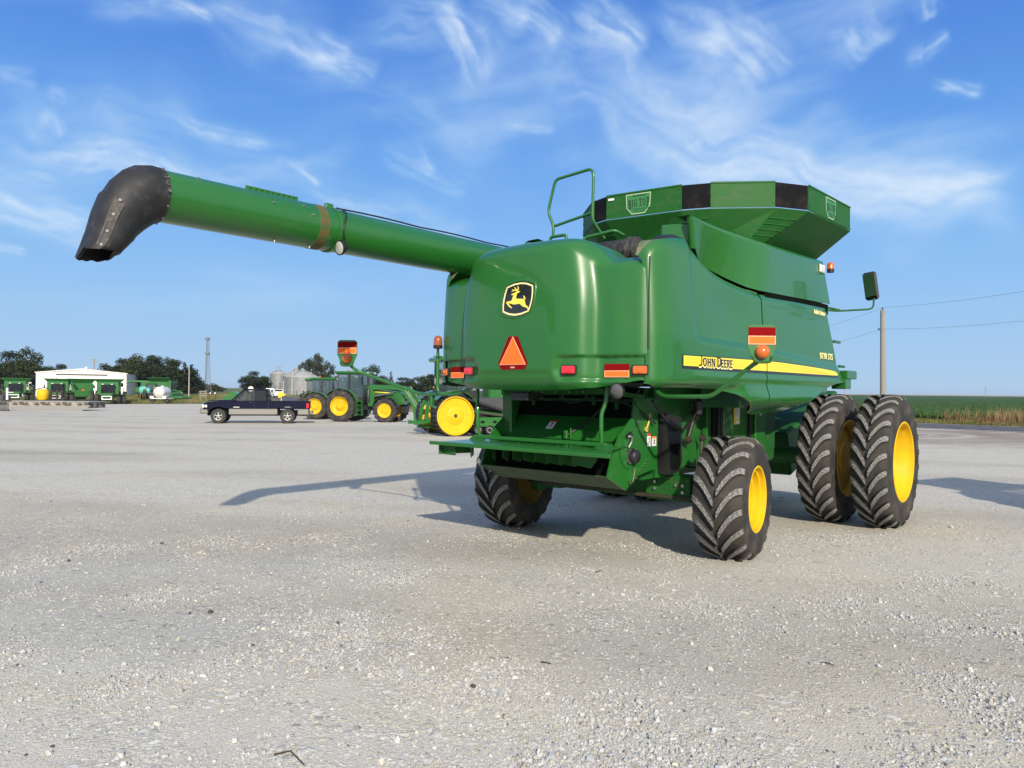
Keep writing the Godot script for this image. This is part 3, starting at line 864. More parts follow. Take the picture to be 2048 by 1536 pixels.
func build_combine():
	var C := thing("combine_harvester", "large green combine with its unloading auger folded rearward, seen from behind", "combine harvester", Vector3(1.380, 0, -9.699), deg_to_rad(-41.0))
	var red := mat("red_lens", lin(0.75, 0.015, 0.03), 0.15, 0.0, 0.8); var amber := mat("amber_lens", lin(0.55, 0.12, 0.012), 0.2, 0.0, 0.8)
	# --- wheels
	var steer := deg_to_rad(8.0)
	var rp := [[1.02, 0.495], [0.985, 0.505], [0.95, 0.49], [0.93, 0.40], [0.86, 0.385], [0.845, 0.27], [0.775, 0.255], [0.76, 0.12], [0.66, 0.10], [0.62, -0.05], [0.30, -0.07], [0.28, 0.02], [0.0, 0.02]]
	var rb := [[0.98, -0.475], [0.93, -0.45], [0.86, -0.2], [0.64, -0.02], [0.0, -0.03]]
	make_wheel(C, "rear_wheel", 0.706, 0.556, 0.374, 18, 0.40, false, rp, M(1.575, 0.697, 0), steer, 0.05, 0.070)
	make_wheel(C, "rear_wheel", 0.706, 0.556, 0.374, 18, 0.40, false, [[0.98, 0.475], [0.93, 0.45], [0.86, 0.2], [0.60, 0.05], [0.30, 0.03], [0.0, 0.05]], M(-1.585, 0.697, -0.17), steer, 0.05, 0.070, mat("shaded_yellow", lin(0.20, 0.12, 0.012), 0.7))  # rim yellow darkened to paint in the shade on this wheel's inner side
	var fo := [[1.01, 0.505], [0.98, 0.52], [0.955, 0.50], [0.935, 0.30], [0.89, 0.24], [0.87, 0.02], [0.82, -0.06], [0.42, -0.12], [0.40, -0.02], [0.0, -0.02]]
	var fi := [[1.01, 0.505], [0.98, 0.52], [0.955, 0.50], [0.93, 0.36], [0.86, 0.28], [0.60, 0.30], [0.42, 0.33], [0.40, 0.40], [0.0, 0.40]]
	for x in [1.555, 2.295, -1.555, -2.295]:
		make_wheel(C, "drive_wheel", 0.958, 0.474, 0.569, 24, 0.27, false, (fo if x > 2.0 else fi) if x > 0 else [[0.98, 0.5], [0.93, 0.45], [0.9, 0.1], [0.42, 0.05], [0.0, 0.06]], M(x, 0.945, 3.50), 0.0, 0.048, 0.076, null if absf(x) > 2.0 else mat("dull_yellow", lin(0.62, 0.38, 0.015), 0.8))
	var b := MB.new()
	b.tube([M(-1.5, 0.945, 3.5), M(1.5, 0.945, 3.5)], 0.13, 16)
	part("front_axle", b, GREEN2, C)
	# --- the rear hood
	b = MB.new()
	var g := []
	var ny := 96; var nx := 132
	for j in ny + 1:
		var r := []
		for i in nx + 1:
			var x := lerpf(-1.455, 1.455, float(i) / nx)
			var y := lerpf(hood_bottom(x), hood_top(x), float(j) / ny)
			r.append(M(x, y, hood_z(x, y)))
		g.append(r)
	# the top rolls forward into a short deck
	for k in 3:
		var r := []
		for i in nx + 1:
			var p: Vector3 = g[ny][i]
			r.append(p + Vector3(0, [0.012, 0.015, 0.0][k], -[0.05, 0.16, 0.42][k]))
		g.append(r)
	b.grid(g, 1)
	var hood := part("rear_hood", b, GREEN, C)
	# trim strip along its edges
	b = MB.new()
	var edge := []
	for i in 25: edge.append(M(1.458, lerpf(2.03, 3.26, i / 24.0), hood_z(1.455, lerpf(2.03, 3.10, i / 24.0)) - 0.008))
	b.tube(edge, 0.007, 6)
	part("edge_trim", b, BLACK, hood)
	# emblem
	emblem(hood)
	# slow-moving-vehicle triangle
	var tri_o := pivot("warning_triangle", hood)
	var tp := [V(-0.055, 2.489), V(0.074, 2.487), V(0.218, 2.193), V(0.172, 2.129), V(-0.152, 2.129), V(-0.204, 2.197)]
	part("triangle_border", on_hood(tp, 0.008), mat("red_reflective", lin(0.20, 0.005, 0.007), 0.7), tri_o)
	part("triangle_edge", on_hood([V(0.010, 2.487), V(0.196, 2.180), V(-0.180, 2.180)], 0.011), mat("pale_orange_edge", lin(0.9, 0.42, 0.25), 0.5), tri_o)
	part("triangle_center", on_hood([V(0.010, 2.470), V(0.183, 2.187), V(-0.167, 2.187)], 0.014), mat("fluorescent_orange", lin(0.95, 0.17, 0.035), 0.5), tri_o)
	part("triangle_label", on_hood([V(-0.02, 2.160), V(0.04, 2.160), V(0.04, 2.143), V(-0.02, 2.143)], 0.011), mat("pale_pink_print", lin(0.6, 0.3, 0.25), 0.5), tri_o)
	# lights in their pockets
	for s in [-1.0, 1.0]:
		lamp_box(hood, "tail_lamp", hood_frame(s * 0.705, 2.12, 0.0), 0.165, 0.10, red)
		var fr := hood_frame(s * 1.14, 2.115, 0.004)
		reflector(hood, fr.origin, fr.basis.x, fr.basis.y, 0.27, 0.135)
		lamp_box(hood, "amber_lamp", hood_frame(s * 1.375, 2.12, 0.004), 0.165, 0.10, amber)
	# --- side shields, both sides
	for s in [-1.0, 1.0]:
		var zs := []
		for u in [-1.73, -1.725, -1.715, -1.70, -1.675, -1.64, -1.59, -1.53, -1.46, -1.38, -1.28, -1.18, -1.10, -1.05, -1.01, -0.97, -0.93, -0.87, -0.80]: zs.append(u)
		for k in 20: zs.append(-0.72 + (0.885 + 0.72) * k / 19.0)
		var rs := part("rear_side_shield", shield_grid(s, zs, func(z, v): return [z, lerpf(lerp_list(z, SKIRT), smooth_list(z, SWOOP), v)], 56, 0.05), GREEN, C)
		zs = []
		for k in 33: zs.append(k / 32.0)
		var fs := part("front_side_shield", shield_grid(s, zs, func(t, v):
			var zf := lerp_list(v, [V(0.0, 3.92), V(0.1, 3.74), V(0.5, 3.53), V(1.0, 3.27)])
			var z: float = lerpf(0.922, zf, t)
			return [z, lerpf(lerp_list(z, SKIRT), smooth_list(z, SWOOP), v)], 56, 0.03), GREEN, C)
		# dusty cap where the rear corner meets the deck, and the shield's inner ledge up to the upper panel
		b = MB.new()
		var ledge := []
		var inner := [[], []]
		for k in 25:
			var z := lerpf(-1.73, 0.9, k / 24.0)
			var y := smooth_list(z, SWOOP)
			var xo := shield_x(z, y) - 0.05
			var xi := lerp_list(z, [V(-1.73, 1.30), V(-0.9, 1.12), V(-0.15, 1.24), V(0.35, 1.40), V(0.9, 1.47)])
			inner[0].append(M(s * xo, y - 0.002, z)); inner[1].append(M(s * minf(xi, xo), y + 0.01, z))
		b.grid(inner, 1, s > 0)
		var cap := mat("dusty_green_paint", Color.WHITE, 0.8)
		tri_tex(cap, grime(lin(0.05, 0.13, 0.04), lin(0.22, 0.18, 0.13), 23, 0.35, 0.6, 0.03), 1.2)
		part("shield_ledge", b, cap, rs)
		if s > 0: stripe(rs, fs)
		# upper panel: flat ahead of a crease, hollow behind it
		b = MB.new()
		var up := []
		for j in 15:
			var v := j / 14.0
			var r := []
			for k in 10:      # rear hollow, from the rear edge to the crease
				var t := k / 9.0
				var zb := lerpf(-0.30, 0.87, t); var zt := lerpf(-0.42, 1.05, t)
				var y0 := lerpf(3.57, 3.185, pow(t, 0.8)); var y1 := lerpf(3.915, 3.80, t)
				var x := lerpf(1.26, 1.50, pow(t, 1.35)) - 0.17 * smoothstep(-0.15, 0.35, t) * sqrt(1.0 - t) * pow(1.0 - v, 1.1) - 0.03 * sqrt(1.0 - t) * smoothstep(0.0, 0.4, t)
				r.append(M(s * x, lerpf(y0, y1, v), lerpf(zb, zt, v)))
			for k in range(1, 9):
				var t := k / 8.0
				r.append(M(s * lerpf(1.50, 1.50 - 0.05 * v, t), lerpf(lerpf(3.185, 3.262, t), lerpf(3.80, 3.885, t), v), lerpf(lerpf(0.87, 3.50, t), lerpf(1.05, 3.31, t), v)))
			up.append(r)
		# rounded rear corner running inward
		var up2 := []
		for j in 15:
			var r := []
			var e: Vector3 = up[j][0]
			for k in 6:
				var a := k / 5.0 * PI * 0.5
				r.append(e + Vector3(-s * (0.10 * sin(a)), 0, 0.10 * (1.0 - cos(a)) * -1.0 + 0.05 * sin(a * 2.0)))
			r.reverse()
			up2.append(r)
		# top edge rolls over
		var roll := []
		for q in up[14]: roll.append(q + Vector3(-s * 0.05, 0.025, 0))
		up.append(roll)
		roll = []
		for q in up[14]: roll.append(q + Vector3(-s * 0.22, 0.03, 0))
		up.append(roll)
		b.grid(up, 1, s < 0, 0.012, Vector3(-s, 0, 0))
		b.grid(up2, 3, s < 0)
		part("upper_side_panel", b, GREEN, C)
		# dark gap between upper panel and shield
		b = MB.new()
		b.box(M(s * 1.44, 3.17, 2.26), Vector3(0.10, 0.15, 2.36))
		part("shield_gap", b, DARK, C)
	combine_top(C)
	combine_rear(C)
	combine_arms(C)

func emblem(hood: Node3D):
	var black := mat("emblem_black", lin(0.010, 0.012, 0.016), 0.25, 0.0, 0.6); var yel := mat("emblem_yellow", lin(0.85, 0.70, 0.10), 0.4); var rim := mat("emblem_cream", lin(0.85, 0.76, 0.36), 0.4)
	var deer := [V(-0.032, 2.946), V(-0.012, 2.953), V(0.016, 2.960), V(0.038, 2.969), V(0.060, 2.968), V(0.076, 2.971), V(0.093, 2.974), V(0.083, 2.961), V(0.069, 2.954), V(0.053, 2.953), V(0.048, 2.940), V(0.039, 2.919), V(0.036, 2.902), V(0.049, 2.892), V(0.082, 2.890), V(0.118, 2.888), V(0.141, 2.883), V(0.157, 2.875), V(0.165, 2.854), V(0.172, 2.832), V(0.181, 2.814), V(0.201, 2.803), V(0.213, 2.788), V(0.222, 2.770), V(0.218, 2.756), V(0.209, 2.760), V(0.206, 2.775), V(0.193, 2.786), V(0.165, 2.795), V(0.138, 2.803), V(0.119, 2.815), V(0.101, 2.832), V(0.064, 2.835), V(0.032, 2.831), V(-0.001, 2.835), V(-0.029, 2.844), V(-0.067, 2.852), V(-0.057, 2.837), V(-0.038, 2.818), V(-0.024, 2.810), V(-0.017, 2.792), V(-0.033, 2.799), V(-0.062, 2.816), V(-0.081, 2.836), V(-0.100, 2.858), V(-0.096, 2.867), V(-0.072, 2.872), V(-0.027, 2.874), V(-0.018, 2.888), V(-0.011, 2.909), V(0.000, 2.927), V(0.007, 2.934), V(-0.012, 2.935), V(-0.028, 2.938)]
	var tail := [V(0.137, 2.923), V(0.155, 2.914), V(0.169, 2.895), V(0.172, 2.881), V(0.162, 2.876), V(0.147, 2.881), V(0.150, 2.900)]
	var ant_a := [V(0.040, 2.967), V(0.048, 2.985), V(0.057, 2.998), V(0.060, 3.012), V(0.047, 3.030), V(0.059, 3.028), V(0.071, 3.012), V(0.070, 2.994), V(0.060, 2.966)]
	var ant_b := [V(-0.037, 2.971), V(-0.017, 2.984), V(-0.002, 2.992), V(0.025, 2.995), V(0.054, 2.989), V(0.053, 2.977), V(0.025, 2.981), V(-0.008, 2.979)]
	var ant_c := [V(-0.028, 3.004), V(-0.005, 2.996), V(0.002, 2.990), V(-0.010, 2.989)]
	var ant_d := [V(0.005, 3.023), V(0.028, 3.012), V(0.040, 2.994), V(0.025, 2.991), V(0.016, 3.007)]
	var shield := [V(-0.106, 3.041), V(-0.001, 3.069), V(0.098, 3.076), V(0.191, 3.063), V(0.278, 3.030), V(0.282, 2.955), V(0.277, 2.882), V(0.262, 2.811), V(0.237, 2.741), V(0.131, 2.708), V(0.029, 2.698), V(-0.069, 2.712), V(-0.162, 2.750), V(-0.167, 2.824), V(-0.160, 2.898), V(-0.140, 2.970)]
	var ring_out := [V(-0.100, 3.032), V(0.002, 3.059), V(0.098, 3.066), V(0.187, 3.054), V(0.270, 3.022), V(0.276, 2.952), V(0.270, 2.883), V(0.253, 2.814), V(0.225, 2.746), V(0.124, 2.717), V(0.029, 2.709), V(-0.062, 2.722), V(-0.148, 2.757), V(-0.154, 2.828), V(-0.147, 2.897), V(-0.129, 2.965)]
	var ring_in := [V(-0.087, 3.020), V(0.010, 3.043), V(0.098, 3.049), V(0.178, 3.038), V(0.251, 3.011), V(0.256, 2.948), V(0.252, 2.884), V(0.237, 2.821), V(0.211, 2.758), V(0.117, 2.736), V(0.028, 2.730), V(-0.055, 2.742), V(-0.132, 2.770), V(-0.133, 2.833), V(-0.125, 2.896), V(-0.110, 2.958)]
	var bezel := [V(-0.143, 3.056), V(-0.019, 3.097), V(0.097, 3.109), V(0.204, 3.094), V(0.303, 3.051), V(0.309, 2.963), V(0.303, 2.880), V(0.286, 2.803), V(0.256, 2.730), V(0.143, 2.689), V(0.029, 2.675), V(-0.084, 2.688), V(-0.196, 2.728), V(-0.201, 2.816), V(-0.194, 2.901), V(-0.175, 2.980)]
	var o := pivot("emblem", hood)
	# green bezel: a raised ring pressed in the hood
	var b := MB.new()
	var n := bezel.size()
	for i in n:
		var k := (i + 1) % n
		var mid0: Vector2 = bezel[i].lerp(shield[i], 0.45); var mid1: Vector2 = bezel[k].lerp(shield[k], 0.45)
		b.quad(flat_pt(bezel[i], 0.0), flat_pt(bezel[k], 0.0), flat_pt(mid1, 0.016), flat_pt(mid0, 0.016), 1)
		b.quad(flat_pt(mid0, 0.016), flat_pt(mid1, 0.016), flat_pt(shield[k], 0.002), flat_pt(shield[i], 0.002), 1)
	if Geometry2D.is_polygon_clockwise(PackedVector2Array(bezel)):
		pass
	part("emblem_bezel", b, GREEN, o)
	part("emblem_shield", on_hood(shield, 0.005), black, o)
	part("emblem_ring", ring_strip(ring_out, ring_in, func(v, d): return flat_pt(v, d), 0.009), rim, o)
	b = MB.new()
	for p in [deer, tail, ant_a, ant_b, ant_c, ant_d]:
		var q := on_hood(p, 0.012 if p != tail else 0.0125)
		b.st.append_from(q.done(), 0, Transform3D())
	b.st.set_material(yel)
	var m := b.st.commit()
	part("leaping_deer", m, yel, o)

func stripe(rs: Node3D, fs: Node3D):
	var ylw := mat("decal_yellow", lin(0.90, 0.72, 0.035), 0.4, 0.0, 0.3); var blk := mat("decal_black", lin(0.012, 0.013, 0.015), 0.35, 0.0, 0.3); var line := mat("decal_line", lin(0.72, 0.52, 0.015), 0.4)
	var top := func(z): return lerp_list(z, [V(-1.27, 2.292), V(0.8, 2.312), V(1.4, 2.308), V(2.0, 2.297), V(2.6, 2.283), V(3.1, 2.268), V(3.45, 2.252), V(3.56, 2.235), V(3.60, 2.205)])
	for half in 2:
		var z0 := -1.265 if half == 0 else 0.918; var z1 := 0.892 if half == 0 else 3.60
		var o: Node3D = rs if half == 0 else fs
		for layer in 2:
			var b := MB.new()
			var g := [[], [], []]
			for k in 29:
				var z := lerpf(z0 + (0.02 if layer and half == 0 else 0.0), z1 - (0.02 if layer and half == 1 else 0.0), k / 28.0)
				var t: float = top.call(z) - (0.010 if layer else 0.0); var bt := 2.178 if layer else 2.145
				if half and z > 3.5 : bt = minf(bt, t - 0.004)
				for q in 3: g[q].append(shield_point(1.0, z, lerpf(bt, t, q / 2.0), 0.006 if layer else 0.003))
			b.grid(g, 1)
			part("stripe_field" if layer else "stripe_border", b, ylw if layer else blk, o)
		var b2 := MB.new()
		for k in 5:
			var g := [[], []]
			for i in 25:
				var z := lerpf(z0 + 0.06, minf(z1 - 0.03, 3.3 - 0.2 * k), i / 24.0)
				var y: float = lerpf(2.19, top.call(z) - 0.022, (k + 0.5) / 5.0)
				g[0].append(shield_point(1.0, z, y - 0.0025, 0.0085)); g[1].append(shield_point(1.0, z, y + 0.0025, 0.0085))
			b2.grid(g, 1)
		part("stripe_lines", b2, line, o)
	var face := func(z: float, y: float, out: float) -> Transform3D:   # text on the right side: reads towards the front
		return Transform3D(Basis(Vector3(0, 0, -1), Vector3.UP, Vector3(1, 0, 0)), shield_point(1.0, z, y, out))
	var cream := mat("decal_cream", lin(0.92, 0.86, 0.40), 0.4)
	# the maker's name in small capitals, pale edge below
	var z := -0.925
	for k in 2:
		var m: Material = blk if k == 1 else cream
		var off := 0.0 if k == 1 else -0.018
		var out := 0.014 if k == 1 else 0.0105
		for w in [["OHN", -0.835, 0.092, 2.182], ["D", -0.505, 0.118, 2.182], ["EERE", -0.405, 0.092, 2.182]]:
			text_part(rs, "lettering", w[0], w[2], m, face.call(w[1], w[3] + off, out), true, 1.04)
		var jb := MB.new()      # the J with its hook on the line
		jb.prism(PackedVector2Array([V(0.045, 0.118), V(0.063, 0.118), V(0.063, 0.026), V(0.055, 0.008), V(0.036, 0.0), V(0.0, 0.0), V(0.0, 0.018), V(0.030, 0.018), V(0.041, 0.022), V(0.045, 0.032)]), 0.003, face.call(-0.915, 2.182 + off, out))
		part("lettering", jb, m, rs)
	for k in 2:
		text_part(fs, "lettering", "9770 STS", 0.088, cream if k else blk, face.call(2.905 - (0.0 if k else -0.008), 2.412 - (0.0 if k else 0.006), 0.008 if k else 0.005), true, 1.15)
		text_part(fs, "lettering", "Bullet Rotor", 0.062, cream if k else blk, face.call(2.745 - (0.0 if k else -0.006), 3.055 - (0.0 if k else 0.005), 0.008 if k else 0.005), true, 0.95)

# ---- grain tank, deck, auger, cab
func combine_top(C: Node3D):
	var b := MB.new()
	# core of the machine: closes the body so that no light falls through
	b.box(M(0, 2.52, 0.9), Vector3(2.72, 1.04, 4.9)); b.box(M(0, 3.25, 1.7), Vector3(2.0, 0.6, 3.2)); b.box(M(0, 3.3, 2.2), Vector3(2.6, 0.6, 2.3))
	part("inner_body", b, DARK, C)
	# grain tank neck below the extension
	b = MB.new()
	b.box(M(0, 3.72, 2.1), Vector3(2.4, 0.5, 2.5))
	part("grain_tank", b, GREEN2, C)
	var top := [V(-1.80, 3.37), V(-1.79, 1.80), V(-1.52, 1.30), V(-0.91, 0.70), V(-0.62, 0.60), V(0.48, 0.74), V(0.83, 0.87), V(1.50, 1.35), V(1.77, 1.80), V(1.82, 3.37)]
	var bot := top
	var neck := [V(-1.22, 3.35), V(-1.22, 1.45), V(-1.12, 1.25), V(-0.62, 1.0), V(-0.5, 0.95), V(0.5, 0.95), V(0.62, 1.0), V(1.14, 1.25), V(1.24, 1.45), V(1.24, 3.35)]
	var ext := pivot("tank_extension", C)
	var hop := MB.new()
	var rubber := mat("corner_rubber", Color.WHITE, 0.75)
	tri_tex(rubber, grime(lin(0.006, 0.006, 0.008), lin(0.035, 0.026, 0.02), 31, 0.52, 0.85, 0.02), 0.9)
	var q := func(v: Vector2, y: float) -> Vector3: return M(v.x, y, v.y)
	rubber.metallic_specular = 0.25
	for i in 9:
		b = MB.new()
		var tp := [q.call(bot[i], 4.335), q.call(bot[i + 1], 4.335), q.call(top[i + 1], 4.655), q.call(top[i], 4.655)]
		var nrm: Vector3 = (tp[1] - tp[0]).cross(tp[3] - tp[0]).normalized()
		var soft := i in [1, 3, 5, 7]
		var off := nrm * (-0.012 if soft else 0.0)
		b.grid([[tp[0] + off, tp[1] + off], [tp[3] + off, tp[2] + off]], -1, false, 0.014, -nrm)
		if not soft:      # folded top and bottom lips
			b.bar(tp[3] + nrm * 0.002, tp[2] + nrm * 0.002, 0.012, 0.022); b.bar(tp[0] + nrm * 0.002, tp[1] + nrm * 0.002, 0.012, 0.02)
			for e in [0.025, 0.975]:
				for f in [0.15, 0.5, 0.85]:
					bolt(b, (tp[0].lerp(tp[1], e)).lerp(tp[3].lerp(tp[2], e), f), nrm, 0.010, 0.008)
		part("rubber_corner" if soft else "tank_panel", b, rubber if soft else GREEN2, ext)
		# underside, sloping in to the neck
		hop.grid([[q.call(neck[i], 3.86), q.call(neck[i + 1], 3.86)], [q.call(bot[i], 4.30), q.call(bot[i + 1], 4.30)]], -1, false, 0.008, Vector3.UP)
		hop.quad(q.call(bot[i], 4.30), q.call(bot[i + 1], 4.30), q.call(bot[i + 1], 4.318), q.call(bot[i], 4.318))
	for i in [1, 3, 5, 7]:
		for k in 4:      # pressed ribs fanning over the soft corners
			var t := 0.3 + 0.16 * k
			var a: Vector3 = q.call(neck[i].lerp(bot[i], t), lerpf(3.86, 4.30, t)); var c: Vector3 = q.call(neck[i + 1].lerp(bot[i + 1], t), lerpf(3.86, 4.30, t))
			hop.bar(a + Vector3(0, -0.006, 0), c + Vector3(0, -0.006, 0), 0.014, 0.012)
	part("hopper_underside", hop, GREEN2, ext)
	# front wall of the extension
	b = MB.new(); b.box(M(0, 4.49, 3.36), Vector3(3.56, 0.3, 0.02)); part("tank_panel", b, GREEN2, ext)
	# printed crest on the rear and the right panel
	crest(ext, q.call(top[4], 4.655), q.call(top[5], 4.655), q.call(bot[5], 4.335), 0.44, 0.37)
	crest(ext, q.call(top[8], 4.655), q.call(top[9], 4.655), q.call(bot[9], 4.335), 0.5, 0.38)
	b = MB.new()
	var lp: Vector3 = q.call(top[4].lerp(top[5], 0.075), 4.595)
	b.box(lp + Vector3(0, 0, 0.016), Vector3(0.09, 0.03, 0.003), Basis(Vector3.UP, 0.13)); part("white_tag", b, WHITE, ext)
	# --- engine deck: cover plates, air intake, screen
	var dk := pivot("engine_deck", C)
	b = MB.new()
	b.box(M(0.0, 3.10, -0.45), Vector3(2.4, 0.30, 2.0), Basis(), 0.02)
	b.box(M(0.3, 3.70, 0.45), Vector3(1.6, 0.22, 0.5), Basis(), 0.015)
	for k in 4: b.box(M(-0.05 + 0.24 * k, 3.74 + 0.02 * (k % 2), -0.05), Vector3(0.14, 0.07, 0.12), Basis(), 0.012)
	part("deck_cover", b, GREEN2, dk)
	b = MB.new()      # the green box beside the intake, with the hinge plate that closes the corner
	b.box(M(0.93, 3.69, -0.13), Vector3(0.34, 0.38, 0.46), Basis(Vector3.UP, 0.25), 0.02)
	b.box(M(1.12, 3.78, -0.24), Vector3(0.16, 0.30, 0.04), Basis(), 0.01)
	for k in 3: b.box(M(1.205, 3.70 + 0.09 * k, -0.27), Vector3(0.03, 0.07, 0.04), Basis(), 0.006)
	part("corner_box", b, GREEN, dk)
	b = MB.new(); b.box(M(1.10, 3.80, -0.285), Vector3(0.15, 0.045, 0.02), Basis(), 0.006); b.box(M(1.04, 3.80, -0.29), Vector3(0.04, 0.085, 0.025), Basis(), 0.006); bolt(b, M(1.075, 3.80, -0.30), Vector3(0, 0, 1), 0.014, 0.012)
	part("latch", b, STEEL, dk)
	var worn := mat("worn_black_plastic", Color.WHITE, 0.6)
	tri_tex(worn, grime(lin(0.018, 0.018, 0.018), lin(0.12, 0.105, 0.09), 33, 0.4, 0.75, 0.03), 1.6)
	var along := Basis(Vector3(0, -1, 0), Vector3(1, 0, 0), Vector3(0, 0, 1))
	b = MB.new(); b.lathe([V(0, -0.33), V(0.13, -0.33), V(0.145, -0.30), V(0.145, 0.12), V(0.165, 0.125), V(0.165, 0.155), V(0.16, 0.16), V(0.155, 0.235), V(0.12, 0.26), V(0.0, 0.26)], 28, Transform3D(along, M(0.52, 3.535, -0.78))); part("air_cleaner", b, worn, dk)
	b = MB.new(); b.lathe([V(0, -0.02), V(0.09, -0.02), V(0.095, 0.03), V(0.088, 0.05), V(0.088, 0.085), V(0.098, 0.09), V(0.098, 0.11), V(0.088, 0.115), V(0.088, 0.15), V(0.096, 0.155), V(0.096, 0.2), V(0, 0.21)], 22, Transform3D(along, M(0.78, 3.475, -0.86))); part("intake_hose", b, worn, dk)
	b = MB.new(); b.lathe([V(0.0, 0.20), V(0.10, 0.185), V(0.18, 0.14), V(0.22, 0.06), V(0.225, -0.30), V(0, -0.30)], 28, Transform3D(Basis(Vector3.RIGHT, Vector3.UP, Vector3(0, 0, 1)), M(1.22, 3.42, -0.95))); part("black_dome", b, BLACK, dk)
	# --- handrail over the deck
	b = MB.new()
	b.tube(bend([M(-0.36, 3.80, -0.95), M(-0.35, 3.92, -0.95), M(-0.44, 4.12, -0.95), M(-0.33, 4.50, -0.95), M(0.20, 4.535, -0.95), M(0.24, 4.47, -0.95), M(0.225, 3.93, -0.95), M(0.30, 3.72, -0.80)], 0.06), 0.018, 10)
	b.tube([M(-0.33, 3.93, -0.95), M(0.225, 4.01, -0.95)], 0.018, 8)
	b.tube(bend([M(-0.40, 3.55, -0.95), M(-0.40, 3.80, -0.95), M(-0.16, 3.80, -0.95), M(-0.12, 3.6, -0.95)], 0.04), 0.02, 8)
	b.tube(bend([M(0.02, 3.55, -0.95), M(0.08, 3.74, -0.9), M(0.45, 3.80, -0.8), M(0.5, 3.75, -0.7)], 0.05), 0.02, 8)
	part("handrail", b, GREEN, C)
	# --- unloading auger
	var A := pivot("unloading_auger", C)
	b = MB.new()
	b.lathe([V(0.226, -1.2), V(0.226, 3.60), V(0.229, 3.62), V(0.229, 5.33)], 48, Transform3D(Basis(Vector3(0, 1, 0), Vector3(0, 0, 1), Vector3(1, 0, 0)), M(-1.37, 3.585, 0)))
	part("auger_tube", b, GREEN, A)
	var rust := mat("rusty_band", Color.WHITE, 0.85)
	tri_tex(rust, grime(lin(0.05, 0.09, 0.02), lin(0.16, 0.065, 0.025), 35, 0.35, 0.6, 0.03), 1.4)
	b = MB.new(); b.lathe([V(0.228, 3.66), V(0.2315, 3.662), V(0.2315, 3.77), V(0.229, 3.772)], 48, Transform3D(Basis(Vector3(0, 1, 0), Vector3(0, 0, 1), Vector3(1, 0, 0)), M(-1.37, 3.585, 0))); part("rusty_band", b, rust, A, "rusty joint band round the tube")
	b = MB.new()
	b.lathe([V(0.228, 3.50), V(0.240, 3.502), V(0.240, 3.54), V(0.228, 3.542)], 40, Transform3D(Basis(Vector3(0, 1, 0), Vector3(0, 0, 1), Vector3(1, 0, 0)), M(-1.37, 3.585, 0)))
	b.box(M(-1.37, 3.835, -3.52), Vector3(0.05, 0.06, 0.10), Basis(), 0.012)
	part("clamp_band", b, GREEN, A)
	b = MB.new()
	b.box(M(-1.35, 3.815, -4.20), Vector3(0.012, 0.075, 0.58), Basis(), 0.004)
	for k in 9: b.box(M(-1.343, 3.838, -4.44 + 0.06 * k), Vector3(0.02, 0.014, 0.03), Basis(), 0.004)
	part("perforated_bracket", b, GREEN, A)
	b = MB.new()
	for e in [[-4.30, 0.25], [-3.95, 0.35], [-3.86, 0.15], [-5.0, 0.55]]:
		var a: float = e[1] * PI
		bolt(b, M(-1.37 + 0.228 * cos(a * 0.6), 3.585 + 0.228 * sin(a * 0.6), e[0]), Vector3(cos(a * 0.6), sin(a * 0.6), 0), 0.012, 0.014)
	bolt(b, M(-1.3, 3.36, -4.2), Vector3.DOWN, 0.012, 0.02); bolt(b, M(-1.3, 3.36, -3.8), Vector3.DOWN, 0.012, 0.02)
	part("tube_bolts", b, STEEL, A)
	b = MB.new()
	var cab := []
	for k in 30:
		var t := k / 29.0
		var a := lerpf(1.35, 1.15, t) + 0.03 * sin(t * 17.0)
		cab.append(M(-1.37 + 0.239 * cos(a), 3.585 + 0.239 * sin(a) + 0.012 * absf(sin(t * 9.4)), lerpf(-3.46, 0.0, t)))
	b.tube(cab, 0.009, 6)
	var dropc := []
	for k in 10:
		var a := lerpf(1.35, -0.55, k / 9.0)
		dropc.append(M(-1.37 + 0.242 * cos(a), 3.585 + 0.242 * sin(a), -3.46 + 0.04 * sin(k * 0.7)))
	b.tube(dropc, 0.009, 6)
	part("lamp_cable", b, BLACK, A)
	var L := pivot("work_lamp", A)
	var lx := Transform3D(Basis(Vector3.RIGHT, Vector3(0.25, -0.15, 0.95).normalized(), Vector3(0, 0.95, 0.15)).orthonormalized(), M(-1.12, 3.36, -3.55))
	b = MB.new(); b.lathe([V(0, -0.07), V(0.045, -0.06), V(0.075, -0.01), V(0.078, 0.012), V(0.068, 0.014)], 22, lx); b.tube([M(-1.17, 3.45, -3.48), M(-1.13, 3.40, -3.50)], 0.014, 6); part("lamp_shell", b, BLACK, L)
	b = MB.new(); b.lathe([V(0.070, 0.010), V(0.05, 0.024), V(0, 0.03)], 22, lx); part("lamp_lens", b, mat("clear_lens", lin(0.50, 0.50, 0.46), 0.08, 0.3, 0.8), L)
	boot(A)
	# --- cab and feeder, ahead of the tank
	var K := pivot("cab", C)
	b = MB.new()
	b.box(M(0, 3.76, 4.55), Vector3(1.5, 0.16, 1.85), Basis(), 0.05); b.box(M(0, 2.05, 4.55), Vector3(1.7, 0.25, 1.7), Basis(), 0.03); b.box(M(0, 2.95, 3.66), Vector3(1.7, 1.9, 0.06))
	for sx in [-1.0, 1.0]:
		b.bar(M(0.73 * sx, 2.1, 5.25), M(0.70 * sx, 3.75, 5.40), 0.08, 0.08); b.bar(M(0.74 * sx, 2.1, 3.75), M(0.74 * sx, 3.75, 3.75), 0.09, 0.09)
	part("cab_frame", b, GREEN, K)
	b = MB.new()
	b.box(M(0, 2.97, 5.33), Vector3(1.36, 1.5, 0.012), Basis(Vector3.RIGHT, 0.11))
	for sx in [-1.0, 1.0]: b.box(M(0.73 * sx, 2.97, 4.5), Vector3(0.012, 1.6, 1.4))
